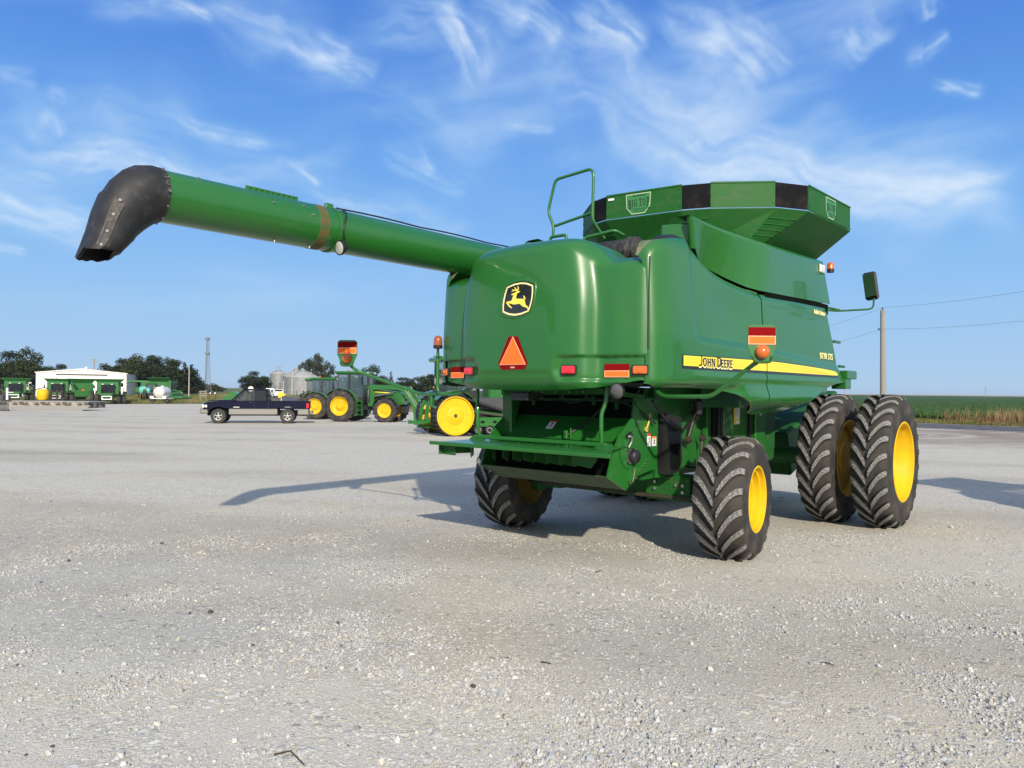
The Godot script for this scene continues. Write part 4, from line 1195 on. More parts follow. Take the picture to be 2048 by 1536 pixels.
	part("cab_glass", b, GLASS, K)
	b = MB.new(); b.box(M(0, 2.6, 4.2), Vector3(0.55, 0.95, 0.5), Basis(), 0.08); part("seat", b, BLACK, K)
	b = MB.new(); b.box(M(0, 1.25, 5.4), Vector3(1.3, 0.75, 2.6), Basis(Vector3.RIGHT, 0.28), 0.03); part("feeder_house", b, GREEN2, C)
	# platform edge and steps that stick out ahead of the right shield
	b = MB.new()
	b.box(M(1.50, 2.20, 4.10), Vector3(0.30, 0.13, 0.45), Basis(), 0.01); b.box(M(1.52, 2.06, 3.98), Vector3(0.22, 0.16, 0.25), Basis(), 0.01)
	b.box(M(1.53, 2.70, 3.72), Vector3(0.05, 0.045, 0.30), Basis(), 0.018); b.box(M(1.54, 2.33, 3.92), Vector3(0.05, 0.04, 0.26), Basis(), 0.016)
	part("front_bracket", b, GREEN, C)
	# warning beacon and white lamp on the upper panel
	b = MB.new(); b.lathe([V(0.05, -0.07), V(0.052, -0.02), V(0, -0.02)], 16, Transform3D(Basis(), M(1.53, 3.80, 3.42))); part("beacon_base", b, BLACK, C)
	b = MB.new(); b.lathe([V(0.05, -0.02), V(0.05, 0.05), V(0.035, 0.075), V(0, 0.085)], 16, Transform3D(Basis(), M(1.53, 3.80, 3.42))); part("beacon", b, mat("amber_lens", lin(0.75, 0.16, 0.015), 0.2), C)
	b = MB.new(); b.box(M(1.478, 3.765, 3.20), Vector3(0.03, 0.12, 0.19), Basis(), 0.01); part("side_lamp", b, mat("white_lens", lin(0.7, 0.7, 0.68), 0.15, 0.0, 0.7), C)
	# mirror on its arm
	var mi := pivot("mirror", C)
	b = MB.new()
	b.tube(bend([M(1.50, 3.16, 3.38), M(1.62, 3.145, 3.44), M(2.02, 3.165, 3.66), M(2.06, 3.20, 3.70), M(2.06, 3.33, 3.72)], 0.05), 0.014, 8)
	b.tube([M(1.50, 3.20, 3.40), M(1.66, 3.155, 3.46)], 0.016, 8)
	part("mirror_arm", b, GREEN2, mi)
	var mb := Basis(Vector3.UP, deg_to_rad(-6.0)) * Basis(Vector3(1, 0, 0), deg_to_rad(7.0)) * Basis(Vector3(0, 0, 1), deg_to_rad(5.0))
	b = MB.new(); b.box(M(2.01, 3.52, 3.74), Vector3(0.20, 0.42, 0.07), mb, 0.03); part("mirror_shell", b, BLACK, mi)
	b = MB.new(); b.box(M(2.01, 3.52, 3.74) + mb * Vector3(0, 0, 0.034), Vector3(0.165, 0.375, 0.006), mb, 0.002); part("mirror_glass", b, mat("mirror", lin(0.22, 0.23, 0.24), 0.02, 1.0), mi)

func bend(p: Array, r: float) -> Array:   # rounds the corners of a path
	var o := [p[0]]
	for i in range(1, p.size() - 1):
		var a: Vector3 = p[i] + (p[i - 1] - p[i]).limit_length(minf(r, p[i].distance_to(p[i - 1]) * 0.48)); var c: Vector3 = p[i] + (p[i + 1] - p[i]).limit_length(minf(r, p[i].distance_to(p[i + 1]) * 0.48))
		for k in 5:
			var t := k / 4.0
			o.append(a.lerp(p[i], t).lerp(p[i].lerp(c, t), t))
	o.append(p[-1])
	return o

func crest(parent: Node3D, tl: Vector3, tr: Vector3, br: Vector3, where: float, w: float):   # a printed shield reading BIG TOP
	var r := (tr - tl).normalized(); var n := r.cross((tr - br).normalized()).normalized(); var u := n.cross(r)
	if n.dot(tl - M(0, tl.y, 2.2)) < 0: n = -n
	var o := pivot("printed_crest", parent)
	var c := tl.lerp(tr, where) - u * 0.165 + n * 0.004
	var xf := Transform3D(Basis(r, u, n), c)
	o.transform = xf
	var h := 0.28
	var pale := mat("crest_pale", lin(0.42, 0.55, 0.36), 0.5); var ground := mat("crest_green", lin(0.035, 0.19, 0.05), 0.4); var ink := mat("crest_ink", lin(0.008, 0.016, 0.010), 0.5); var thin := mat("crest_faint", lin(0.015, 0.085, 0.02), 0.5)
	var out := [V(-0.5, 0.5), V(0.5, 0.5), V(0.47, -0.18), V(0.26, -0.5), V(-0.26, -0.5), V(-0.47, -0.18)]
	var a := PackedVector2Array(); var d := PackedVector2Array()
	for v in out: a.append(V(v.x * w, v.y * h)); d.append(V(v.x * (w - 0.022), v.y * (h - 0.022)))
	var b := MB.new(); b.prism(a, 0.002); part("crest_edge", b, pale, o)
	b = MB.new(); b.prism(d, 0.003); part("crest_field", b, ground, o)
	var s := w / 0.37
	var x := -0.153 * s
	var ws := [["B", 0.125, -0.085, 0.050], ["I", 0.100, -0.062, 0.024], ["G", 0.100, -0.058, 0.046], ["T", 0.100, -0.056, 0.042], ["O", 0.100, -0.058, 0.047], ["P", 0.125, -0.072, 0.05]]
	for k in 6:
		var e: Array = ws[k]
		text_part(o, "lettering", e[0], e[1], ink, Transform3D(Basis(), Vector3(x, e[2] + 0.02, 0.004)), true, 0.44 * s, true, 0.002)
		x += (e[3] + 0.008 + (0.022 if k == 2 else 0.0)) * s
	for t in [["Combine Hopper", 0.026, -0.085], ["Extensions", 0.026, -0.117]]:
		text_part(o, "lettering", t[0], t[1], thin, Transform3D(Basis(), Vector3(-0.10 * s if t[0].length() > 11 else -0.065 * s, t[2], 0.004)), false, s, false, 0.002)
	b = MB.new(); b.box(Vector3(0.015, 0.112, 0.004), Vector3(0.20 * s, 0.022, 0.002)); part("crest_bar", b, thin, o)

func boot(A: Node3D):   # the black rubber spout at the end of the auger
	var outer := [V(-5.30, 3.825), V(-5.40, 3.832), V(-5.51, 3.81), V(-5.61, 3.75), V(-5.70, 3.65), V(-5.77, 3.52), V(-5.82, 3.37), V(-5.86, 3.20), V(-5.905, 3.06), V(-5.94, 2.955)]
	var inner := [V(-5.30, 3.345), V(-5.34, 3.325), V(-5.39, 3.285), V(-5.44, 3.24), V(-5.485, 3.195), V(-5.53, 3.15), V(-5.57, 3.105), V(-5.61, 3.06), V(-5.65, 3.01), V(-5.69, 2.965)]
	var half := [0.238, 0.245, 0.25, 0.25, 0.245, 0.24, 0.235, 0.225, 0.215, 0.205]
	var nz := noise(71, 3.2, FastNoiseLite.TYPE_SIMPLEX_SMOOTH, 3)
	var black := mat("scuffed_black_rubber", Color.WHITE, 0.6)
	tri_tex(black, noise_tex(noise(36, 0.02, FastNoiseLite.TYPE_SIMPLEX_SMOOTH, 5), [[0.0, lin(0.010, 0.010, 0.012)], [0.55, lin(0.014, 0.014, 0.017)], [0.76, lin(0.024, 0.023, 0.024)], [1.0, lin(0.075, 0.07, 0.065)]]), 1.5)
	var rows := []
	var K := 40
	for i in outer.size():
		var o: Vector2 = outer[i]; var n: Vector2 = inner[i]
		var c := (o + n) * 0.5; var r := (o - n) * 0.5
		var ring := []
		for j in K + 1:
			var a := TAU * j / K + PI * 1.0
			var sq := 1.0 + 0.05 * (i / 9.0) * cos(4.0 * a) * -1.0
			var p := c + r * cos(a) * sq
			var x: float = -1.37 + half[i] * sin(a) * sq
			var dent := 0.02 * nz.get_noise_3d(x * 1.3, p.x, p.y) * minf(1.0, i * 0.4)
			if i > 0 and i < 6 and sin(a) > 0.3: dent -= 0.03 * exp(-pow((p.x + 5.46) / 0.07, 2.0) - pow((p.y - 3.38) / 0.10, 2.0))
			# torn lower edge
			var tear := 0.0
			if i == outer.size() - 1: tear = 0.10 * exp(-pow(wrapf(a - 2.35, -PI, PI) / 0.15, 2.0)) + 0.055 * smoothstep(-0.1, 0.5, sin(a)) + 0.015 * nz.get_noise_1d(j * 0.7)
			ring.append(M(x + dent * sin(a), p.y + tear + dent * cos(a) * r.normalized().y, p.x))
		rows.append(ring)
	var b := MB.new()
	b.grid(rows, 1, true)
	var inn := []
	for r in rows:
		var cc := Vector3.ZERO
		for v in r: cc += v
		cc /= r.size()
		var q := []
		for v in r: q.append(v + (cc - v).normalized() * 0.012)
		inn.append(q)
	b.grid(inn, 2, false)
	b.grid([rows[-1], inn[-1]], -1, true)
	var B := part("rubber_spout", b, black, A)
	# overlapping wear sheet over the lower half
	b = MB.new()
	var flap := []
	for i in range(5, 10):
		var q := []
		for j in K / 2 + 3:
			var jj := (K / 2 - 3 + j) % K
			var lim := 1.0
			var cc: Vector3 = (rows[i][0] + rows[i][K / 2]) * 0.5
			q.append(rows[i][jj] + (rows[i][jj] - cc).normalized() * 0.012)
		flap.append(q)
	b.grid(flap, 1, true)
	part("wear_sheet", b, black, B)
	# steel strap with bolts holding the sheet
	var scuff := mat("scuffed_strap", Color.WHITE, 0.7)
	tri_tex(scuff, grime(lin(0.03, 0.028, 0.026), lin(0.16, 0.14, 0.12), 38, 0.35, 0.7, 0.04), 2.0)
	b = MB.new(); var bl := MB.new()
	var line := []
	for i in range(5, 10):
		var jj := 26
		var cc: Vector3 = (rows[i][0] + rows[i][K / 2]) * 0.5
		line.append([rows[i][jj - 1] + Vector3(0.022, 0, 0), rows[i][jj + 2] + Vector3(0.022, 0, 0)])
	b.grid(line, 1, true)
	part("strap", b, scuff, B)
	for i in 4:
		bolt(bl, (line[i][0] + line[i][1]) * 0.5 + Vector3(0.002, 0, 0), Vector3(0.9, -0.1, 0.3), 0.013, 0.014)
	# bolts round the collar
	for k in 12:
		var a := TAU * k / 12.0
		bolt(bl, M(-1.37 + 0.238 * sin(a), 3.585 + 0.238 * cos(a), -5.315), Vector3(sin(a), cos(a), 0), 0.009, 0.018)
	part("spout_bolts", bl, STEEL, B)
	b = MB.new()
	for k in 14:
		var a := TAU * k / 14.0 + 0.1; var a2 := a + 0.36
		b.quad(M(-1.37 + 0.242 * sin(a), 3.585 + 0.242 * cos(a), -5.305), M(-1.37 + 0.242 * sin(a2), 3.585 + 0.242 * cos(a2), -5.305), M(-1.37 + 0.243 * sin(a2), 3.585 + 0.243 * cos(a2), -5.34), M(-1.37 + 0.243 * sin(a), 3.585 + 0.243 * cos(a), -5.335 - 0.01 * (k % 3)))
	part("collar_strip", b, scuff, B)

# ---- chopper, tailboard, axle and what hangs under the hood
func warning_label(parent: Node3D, xf: Transform3D, w: float, h: float, head: Color, fill: Color):
	var o := pivot("warning_label", parent)
	o.transform = xf
	var b := MB.new(); b.box(Vector3(0, 0, 0.001), Vector3(w, h, 0.002)); part("label_field", b, mat("label_fill_%s" % fill.to_html(false), fill, 0.5), o)
	b = MB.new(); b.box(Vector3(0, h * 0.40, 0.0025), Vector3(w, h * 0.2, 0.002)); part("label_head", b, mat("label_head_%s" % head.to_html(false), head, 0.5), o)
	b = MB.new(); b.prism(PackedVector2Array([V(-0.2 * w, -0.28 * h), V(0.05 * w, -0.02 * h), V(-0.1 * w, 0.2 * h), V(0.2 * w, 0.22 * h), V(0.12 * w, 0.0), V(0.22 * w, -0.3 * h), V(0.08 * w, -0.16 * h)]), 0.002, Transform3D(Basis(), Vector3(0, -0.04 * h, 0.002))); part("pictogram", b, BLACK, o)

func combine_rear(C: Node3D):
	var b: MB
	var P := pivot("straw_chopper", C)
	var side := [V(-1.10, 1.83), V(-1.14, 1.62), V(-1.39, 1.44), V(-1.52, 1.25), V(-1.62, 1.00), V(-1.26, 0.83), V(-1.03, 0.97), V(-0.60, 1.03), V(-0.58, 1.83)]
	for s in [-1.0, 1.0]:
		b = MB.new()
		var poly := PackedVector2Array()
		for v in side: poly.append(v)
		b.prism(poly, 0.02, Transform3D(Basis(Vector3(0, 0, -1), Vector3.UP, Vector3(1, 0, 0)), Vector3(0.90 * s - (0.0 if s > 0 else 0.02), 0, 0)))
		# folded stiffeners
		b.bar(M(0.925 * s, 1.50, -1.06), M(0.925 * s, 0.90, -1.16), 0.03, 0.03)
		b.bar(M(0.925 * s, 1.78, -1.09), M(0.925 * s, 1.60, -0.72), 0.025, 0.05)
		if s < 0: b.box(M(-0.86, 1.60, -1.16), Vector3(0.15, 0.54, 0.10), Basis(), 0.01)
		part("chopper_side", b, GREEN, P)
	# bearing on the right side plate
	b = MB.new(); b.box(M(0.935, 1.20, -1.19), Vector3(0.05, 0.17, 0.17), Basis(), 0.03)
	b.lathe([V(0.075, 0), V(0.075, 0.06), V(0.06, 0.075), V(0, 0.08)], 20, Transform3D(Basis(Vector3(0, -1, 0), Vector3(1, 0, 0), Vector3(0, 0, 1)), M(0.95, 1.20, -1.19)))
	part("bearing", b, BLACK, P)
	b = MB.new()
	for q in [[1.27, -1.25], [1.27, -1.13], [1.13, -1.25], [1.13, -1.13]]: bolt(b, M(0.958, q[0], q[1]), Vector3.RIGHT, 0.013, 0.014)
	for q in [[1.60, -0.95], [1.63, -0.88], [1.66, -0.80], [1.56, -1.02], [1.55, -1.05], [1.10, -0.86], [1.13, -0.83], [1.07, -0.90], [1.04, -0.96], [0.95, -1.07], [1.02, -1.0], [1.48, -1.14]]: bolt(b, M(0.925, q[0], q[1]), Vector3.RIGHT, 0.010, 0.012)
	part("plate_bolts", b, STEEL, P)
	# throwing board: upper slope, then the flatter lower face
	b = MB.new()
	b.grid([[M(-0.89, 1.345, -1.24), M(0.89, 1.345, -1.24)], [M(-0.89, 1.445, -1.16), M(0.89, 1.445, -1.16)], [M(-0.89, 1.60, -0.98), M(0.89, 1.60, -0.98)]], -1, false, 0.012, Vector3(0, -0.7, -0.7))
	part("throw_board", b, GREEN, P)
	b = MB.new(); b.grid([[M(-0.89, 1.585, -0.96), M(0.89, 1.585, -0.96)], [M(-0.89, 1.95, -0.85), M(0.89, 1.95, -0.85)]]); b.box(M(0, 1.72, -0.86), Vector3(1.78, 0.02, 0.03)); b.box(M(0, 1.86, -1.02), Vector3(1.78, 0.03, 0.05)); part("inner_wall", b, DARK, P)
	b = MB.new(); b.tube([M(0.12, 1.40, -1.24), M(0.28, 1.58, -1.02)], 0.014, 8); b.tube([M(0.27, 1.57, -1.03), M(0.42, 1.78, -0.86)], 0.022, 8); part("gas_strut", b, BLACK, P)
	b = MB.new(); b.box(M(0.105, 1.40, -1.265), Vector3(0.05, 0.10, 0.04), Basis(), 0.008); b.box(M(0.165, 1.42, -1.25), Vector3(0.012, 0.12, 0.03), Basis(), 0.004); bolt(b, M(0.12, 1.42, -1.29), Vector3(0, 0, 1), 0.014, 0.016); part("strut_bracket", b, GREEN, P)
	warning_label(P, Transform3D(Basis(Vector3.RIGHT, Vector3(0, 0.65, -0.76), Vector3(0, 0.76, 0.65)), M(-0.22, 1.50, -1.118)), 0.10, 0.15, lin(0.5, 0.03, 0.02), lin(0.7, 0.7, 0.68))
	# tailboard
	b = MB.new()
	b.grid([[M(-1.15, 1.285, -2.24), M(1.36, 1.285, -2.24)], [M(-1.00, 1.31, -1.62), M(0.99, 1.31, -1.62)], [M(-0.94, 1.335, -1.22), M(0.94, 1.335, -1.22)]], -1, false, 0.02, Vector3.DOWN)
	b.bar(M(-1.15, 1.288, -2.235), M(1.36, 1.288, -2.235), 0.02, 0.036, Vector3.UP, 0.006)
	b.box(M(0.0, 1.345, -1.68), Vector3(1.9, 0.045, 0.03), Basis(), 0.008)
	for s in [-1.0, 1.0]:
		b.prism(PackedVector2Array([V(-0.13, 0), V(0.13, 0), V(0.06, 0.06), V(-0.05, 0.06)]), 0.03, Transform3D(Basis(), M(0.92 * s, 1.30, -1.66)))
	part("tailboard", b, GREEN, P)
	# handle, round cover and other bits on the right side plate
	b = MB.new(); b.tube(bend([M(0.93, 1.40, -1.28), M(0.97, 1.43, -1.24), M(0.97, 1.37, -1.22), M(0.95, 1.30, -1.26)], 0.03), 0.012, 8); part("latch_handle", b, mat("dull_steel", lin(0.25, 0.25, 0.24), 0.4, 0.7), P)
	b = MB.new(); b.tube([M(0.94, 1.455, -1.20), M(0.945, 1.42, -1.30)], 0.016, 8); b.tube([M(0.95, 1.43, -1.17), M(0.95, 1.40, -1.31)], 0.008, 6); part("latch_spring", b, BLACK, P)
	b = MB.new(); b.lathe([V(0.20, 0.0), V(0.20, 0.012), V(0.0, 0.016)], 32, Transform3D(Basis(Vector3(0, -1, 0), Vector3(1, 0, 0), Vector3(0, 0, 1)), M(0.922, 1.26, -1.20))); part("round_cover", b, GREEN, P)
	b = MB.new(); b.box(M(0.94, 0.99, -1.13), Vector3(0.018, 0.16, 0.02), Basis(Vector3.RIGHT, -0.3), 0.006); b.box(M(0.94, 0.91, -1.20), Vector3(0.025, 0.04, 0.04), Basis(), 0.008); part("plate_lever", b, mat("worn_dark_steel", lin(0.09, 0.075, 0.06), 0.5, 0.6), P)
	# clutter in the dark under the hood
	b = MB.new()
	for q in [[-0.62, 1.80, -0.98], [0.30, 1.82, -1.0], [0.62, 1.78, -1.0]]:
		b.box(M(q[0], q[1], q[2]), Vector3(0.05, 0.16, 0.02), Basis(Vector3(0, 0, 1), 0.06), 0.008); b.box(M(q[0], q[1] + 0.09, q[2] + 0.05), Vector3(0.09, 0.02, 0.12), Basis(), 0.004)
	b.bar(M(-0.85, 1.88, -1.30), M(0.88, 1.90, -1.30), 0.04, 0.06); b.bar(M(-0.85, 1.80, -0.9), M(0.88, 1.80, -0.9), 0.03, 0.03); b.bar(M(0.6, 1.93, -1.55), M(0.95, 1.84, -0.95), 0.03, 0.05)
	part("hanger_brackets", b, GREEN2, P)
	b = MB.new()
	for k in 5:
		var x := -0.7 + 0.33 * k
		b.tube(bend([M(x, 1.93, -1.2), M(x + 0.06, 1.80 - 0.02 * (k % 3), -1.15), M(x + 0.22, 1.78 + 0.03 * (k % 2), -1.05), M(x + 0.30, 1.92, -1.0)], 0.06), 0.011, 6)
	part("hanging_hoses", b, BLACK, P)
	b = MB.new()
	for k in 9: bolt(b, M(-0.8 + 0.2 * k, 1.882 + 0.002 * k, -1.332), Vector3(0, 0, 1), 0.010, 0.010)
	for k in 6: bolt(b, M(-0.75 + 0.3 * k, 1.36, -1.245), Vector3(0, 0.6, 0.8), 0.009, 0.008)
	for s in [-1.0, 1.0]:
		for q in [[0.97, 1.33, -1.62], [0.87, 1.33, -1.62]]: bolt(b, M(q[0] * s, q[1], q[2]), Vector3(0, 0.3, 1), 0.011, 0.010)
	part("panel_bolts", b, STEEL, P)
	# swivelling fins under it
	var fin := PackedVector2Array([V(-0.16, 0), V(0.13, 0), V(0.13, -0.12), V(0.06, -0.20), V(-0.16, -0.15)])
	for k in 10:
		var x := -0.93 + 0.185 * k
		var yaw := deg_to_rad(lerpf(52.0, -30.0, k / 9.0))
		b = MB.new()
		b.prism(fin, 0.006, Transform3D(Basis(Vector3.UP, yaw - PI * 0.5 + PI), M(x, 1.29, -1.76)))
		b.tube([M(x, 1.31, -1.76), M(x, 1.25, -1.76)], 0.012, 6)
		part("fin", b, GREEN2, P)
	b = MB.new(); b.box(M(-1.02, 1.22, -1.95), Vector3(0.02, 0.14, 0.42), Basis(Vector3.UP, -0.3), 0.004); b.box(M(-0.96, 1.22, -2.12), Vector3(0.3, 0.14, 0.012), Basis(Vector3.UP, -0.15), 0.004); part("end_fin", b, GREEN2, P)
	# belly of the chopper
	b = MB.new()
	b.grid([[M(-0.89, 0.83, -1.24), M(0.90, 0.83, -1.24)], [M(-0.89, 1.0, -1.60), M(0.90, 1.0, -1.60)]], -1, true, 0.012, Vector3(0, 0.6, -0.5))
	b.grid([[M(-0.89, 0.97, -0.95), M(0.90, 0.97, -0.95)], [M(-0.89, 0.83, -1.24), M(0.90, 0.83, -1.24)]], -1, true)
	part("chopper_belly", b, mat("dusty_green_plate", Color.WHITE, 0.7), P)
	tri_tex(mats["dusty_green_plate"], grime(lin(0.022, 0.065, 0.02), lin(0.09, 0.09, 0.06), 41, 0.35, 0.7, 0.03), 1.0)
	b = MB.new(); b.box(M(0, 1.12, -1.1), Vector3(1.76, 0.28, 0.55)); part("chopper_inside", b, DARK, P)
	# posts from hood to tailboard
	for s in [-1.0, 1.0]:
		b = MB.new(); b.tube(bend([M(0.93 * s, 1.95, -1.66), M(0.925 * s, 1.78, -1.67), M(0.89 * s, 1.68, -1.70), M(0.89 * s, 1.47, -1.70), M(0.87 * s, 1.31, -1.66)], 0.06), 0.022, 10); part("post", b, GREEN, C)
	# --- lower frame: walls of the body between the axles
	var F := pivot("lower_body", C)
	b = MB.new()
	b.box(M(0, 1.42, 1.2), Vector3(1.60, 1.06, 3.9)); part("threshing_body", b, GREEN2, F)
	b = MB.new()
	b.box(M(0.83, 1.40, 0.0), Vector3(0.03, 1.0, 1.0)); b.box(M(0.845, 1.90, 0.25), Vector3(0.06, 0.12, 1.7)); b.box(M(0.84, 1.45, 1.6), Vector3(0.05, 0.62, 0.72), Basis(), 0.01)
	b.box(M(0.86, 1.30, 2.38), Vector3(0.08, 1.3, 0.34), Basis(), 0.012); b.box(M(0.855, 1.45, 0.72), Vector3(0.05, 0.9, 0.05)); b.box(M(0.88, 1.72, 0.42), Vector3(0.08, 0.20, 0.16), Basis(), 0.01)
	b.prism(PackedVector2Array([V(0.25, 1.98), V(2.2, 1.98), V(1.55, 1.70), V(0.25, 1.72)]), 0.03, Transform3D(Basis(Vector3(0, 0, -1), Vector3.UP, Vector3(1, 0, 0)), Vector3(1.02, 0, 0)))
	part("side_plates", b, GREEN, F)
	b = MB.new()
	for z in [1.05, 1.12, 2.05]: b.box(M(0.87, 1.4, z), Vector3(0.04, 1.0, 0.04))
	b.box(M(0.82, 1.45, 1.08), Vector3(0.05, 1.0, 0.18))
	part("dark_seams", b, BLACK, F)
	# links
	var worn := mat("worn_dark_steel", lin(0.09, 0.075, 0.06), 0.5, 0.6)
	for q in [[M(0.93, 1.62, 0.30), M(0.93, 1.32, 0.12)], [M(0.95, 1.33, 0.46), M(0.95, 0.98, 0.42)]]:
		b = MB.new(); b.bar(q[0], q[1], 0.05, 0.025, Vector3.RIGHT, 0.008)
		for e in q: b.lathe([V(0.045, -0.03), V(0.045, 0.03), V(0.018, 0.03), V(0.018, 0.05), V(0, 0.05)], 14, Transform3D(Basis(Vector3(0, -1, 0), Vector3(1, 0, 0), Vector3(0, 0, 1)), e))
		part("shaker_link", b, worn, F)
	# black straw spout beside the chopper
	b = MB.new()
	b.prism(PackedVector2Array([V(-0.56, 1.66), V(-0.20, 1.60), V(-0.18, 1.10), V(-0.24, 0.97), V(-0.44, 0.94), V(-0.52, 1.2)]), 0.18, Transform3D(Basis(Vector3(0, 0, -1), Vector3.UP, Vector3(1, 0, 0)), Vector3(0.83, 0, 0)))
	part("black_spout", b, BLACK, F)
	b = MB.new(); b.prism(PackedVector2Array([V(-0.48, 1.30), V(-0.24, 1.30), V(-0.22, 1.05), V(-0.28, 1.0), V(-0.44, 1.0)]), 0.004, Transform3D(Basis(Vector3(0, 0, -1), Vector3.UP, Vector3(1, 0, 0)), Vector3(1.012, 0, 0))); part("spout_mouth", b, DARK, F)
	# hoses
	b = MB.new()
	var hs := []
	for k in 16:
		var t := k / 15.0
		hs.append(M(1.0 + 0.05 * sin(t * PI), 1.80 - 0.34 * sin(t * PI) - 0.0 * t, lerpf(-0.85, 0.30, t)))
	b.tube(hs, 0.016, 8)
	b.tube(bend([M(0.9, 1.0, 0.1), M(1.0, 0.98, 0.2), M(1.05, 0.86, 0.6), M(0.9, 0.8, 0.9)], 0.06), 0.014, 6); b.tube([M(0.5, 1.86, -1.0), M(0.9, 1.72, -1.05), M(0.98, 1.55, -0.75)], 0.014, 6)
	part("hoses", b, BLACK, F)
	b = MB.new(); b.lathe([V(0, -0.10), V(0.05, -0.10), V(0.055, -0.06), V(0.055, 0.02), V(0.07, 0.02), V(0.07, 0.05), V(0, 0.05)], 18, Transform3D(Basis(), M(1.05, 1.74, 0.14))); part("filter", b, BLACK, F)
	# labels
	warning_label(F, Transform3D(Basis(Vector3(0, 0, -1), Vector3.UP, Vector3.RIGHT), M(0.925, 1.36, -0.80)), 0.075, 0.15, lin(0.5, 0.03, 0.02), lin(0.72, 0.72, 0.7))
	warning_label(F, Transform3D(Basis(Vector3(0, 0, -1), Vector3.UP, Vector3.RIGHT), M(0.925, 1.34, -0.685)), 0.10, 0.11, lin(0.75, 0.22, 0.02), lin(0.62, 0.62, 0.6))
	warning_label(F, Transform3D(Basis(Vector3(0, 0, -1), Vector3.UP, Vector3.RIGHT), M(0.905, 1.66, 2.36)), 0.06, 0.16, lin(0.35, 0.12, 0.02), lin(0.72, 0.72, 0.7))
	var yl := pivot("grease_chart", F)
	b = MB.new(); b.box(M(0.875, 1.62, 1.62), Vector3(0.004, 0.30, 0.19)); part("chart_field", b, mat("chart_yellow", lin(0.80, 0.55, 0.05), 0.5), yl)
	b = MB.new(); b.box(M(0.878, 1.63, 1.63), Vector3(0.004, 0.17, 0.12)); b.box(M(0.878, 1.50, 1.65), Vector3(0.004, 0.04, 0.09)); part("chart_print", b, WHITE, yl)
	b = MB.new()
	for k in 6: b.box(M(0.881, 1.70 - 0.026 * k, 1.62), Vector3(0.003, 0.005, 0.09 - 0.01 * (k % 3)))
	part("chart_lines", b, BLACK, yl)
	b = MB.new(); b.tube(bend([M(0.935, 1.62, -0.80), M(0.935, 1.56, -0.82), M(0.935, 1.50, -0.86)], 0.02), 0.012, 6); b.lathe([V(0.028, -0.008), V(0.028, 0.008), V(0.016, 0.008), V(0.016, -0.008)], 12, Transform3D(Basis(Vector3(0, -1, 0), Vector3(1, 0, 0), Vector3(0, 0, 1)), M(0.935, 1.63, -0.80))); b.lathe([V(0.028, -0.008), V(0.028, 0.008), V(0.016, 0.008), V(0.016, -0.008)], 12, Transform3D(Basis(Vector3(0, -1, 0), Vector3(1, 0, 0), Vector3(0, 0, 1)), M(0.935, 1.48, -0.87))); part("yellow_tool", b, mat("tool_yellow", lin(0.55, 0.45, 0.08), 0.5), F)
	# --- rear axle
	var X := pivot("rear_axle", C)
	b = MB.new()
	b.box(M(0, 0.74, -0.02), Vector3(2.10, 0.27, 0.24), Basis(), 0.02); b.box(M(0.84, 0.755, -0.05), Vector3(0.60, 0.30, 0.34), Basis(), 0.012); b.box(M(-0.93, 0.755, -0.05), Vector3(0.34, 0.31, 0.34), Basis(), 0.012)
	for s in [-1.0, 1.0]:
		b.tube([M(0.9 * s, 0.70, 0.0), M(1.45 * s, 0.70, 0.0)], 0.09, 12)
		b.box(M(1.30 * s, 0.72, 0.0), Vector3(0.16, 0.42, 0.2), Basis(), 0.03)
	b.bar(M(-0.6, 0.9, -0.2), M(-0.2, 1.1, 0.3), 0.2, 0.2); b.bar(M(0.6, 0.9, -0.2), M(0.2, 1.1, 0.3), 0.2, 0.2)
	part("axle_beam", b, GREEN2, X)
	b = MB.new()
	b.bar(M(-1.2, 0.655, -0.24), M(1.2, 0.655, -0.24), 0.025, 0.035)
	part("tie_rod", b, mat("rusty_rod", lin(0.035, 0.03, 0.018), 0.8), X)
	b = MB.new()
	for q in [[0.96, 0.80], [1.05, 0.80], [1.05, 0.72], [0.68, 0.82], [0.68, 0.74]]: bolt(b, M(q[0], q[1], -0.222), Vector3(0, 0, 1), 0.020, 0.02)
	part("axle_bolts", b, STEEL, X)
	b = MB.new()
	for i in 5:
		for j in 3: b.lathe([V(0.010, 0), V(0.010, 0.001), V(0, 0.001)], 8, Transform3D(Basis(Vector3.RIGHT, Vector3(0, 0, 1), Vector3.DOWN), M(0.80 + 0.065 * i, 0.86 - 0.06 * j, -0.221)))
	part("axle_holes", b, BLACK, X)
	# round work lamp and number-plate box under the hood
	var wl := pivot("rear_work_lamp", C)
	b = MB.new(); b.lathe([V(0, -0.06), V(0.06, -0.05), V(0.085, 0), V(0.085, 0.015), V(0.075, 0.017)], 22, Transform3D(Basis(Vector3.RIGHT, Vector3(0, -0.15, 0.99), Vector3(0, -0.99, -0.15)), M(1.15, 1.91, -1.80))); part("lamp_shell", b, BLACK, wl)
	b = MB.new(); b.lathe([V(0.076, 0.013), V(0.05, 0.03), V(0, 0.036)], 22, Transform3D(Basis(Vector3.RIGHT, Vector3(0, -0.15, 0.99), Vector3(0, -0.99, -0.15)), M(1.15, 1.91, -1.80))); part("lamp_lens", b, mat("grey_lens", lin(0.10, 0.10, 0.10), 0.15, 0.2, 0.8), wl)
	b = MB.new(); b.box(M(-0.10, 1.84, -1.80), Vector3(0.24, 0.10, 0.12), Basis(), 0.012); b.box(M(-0.10, 1.86, -1.70), Vector3(0.30, 0.05, 0.1)); part("plate_lamp_box", b, BLACK, C)
	# underside of the hood
	b = MB.new(); b.box(M(0, 1.975, -1.25), Vector3(2.8, 0.03, 1.1)); part("hood_floor", b, DARK, C)

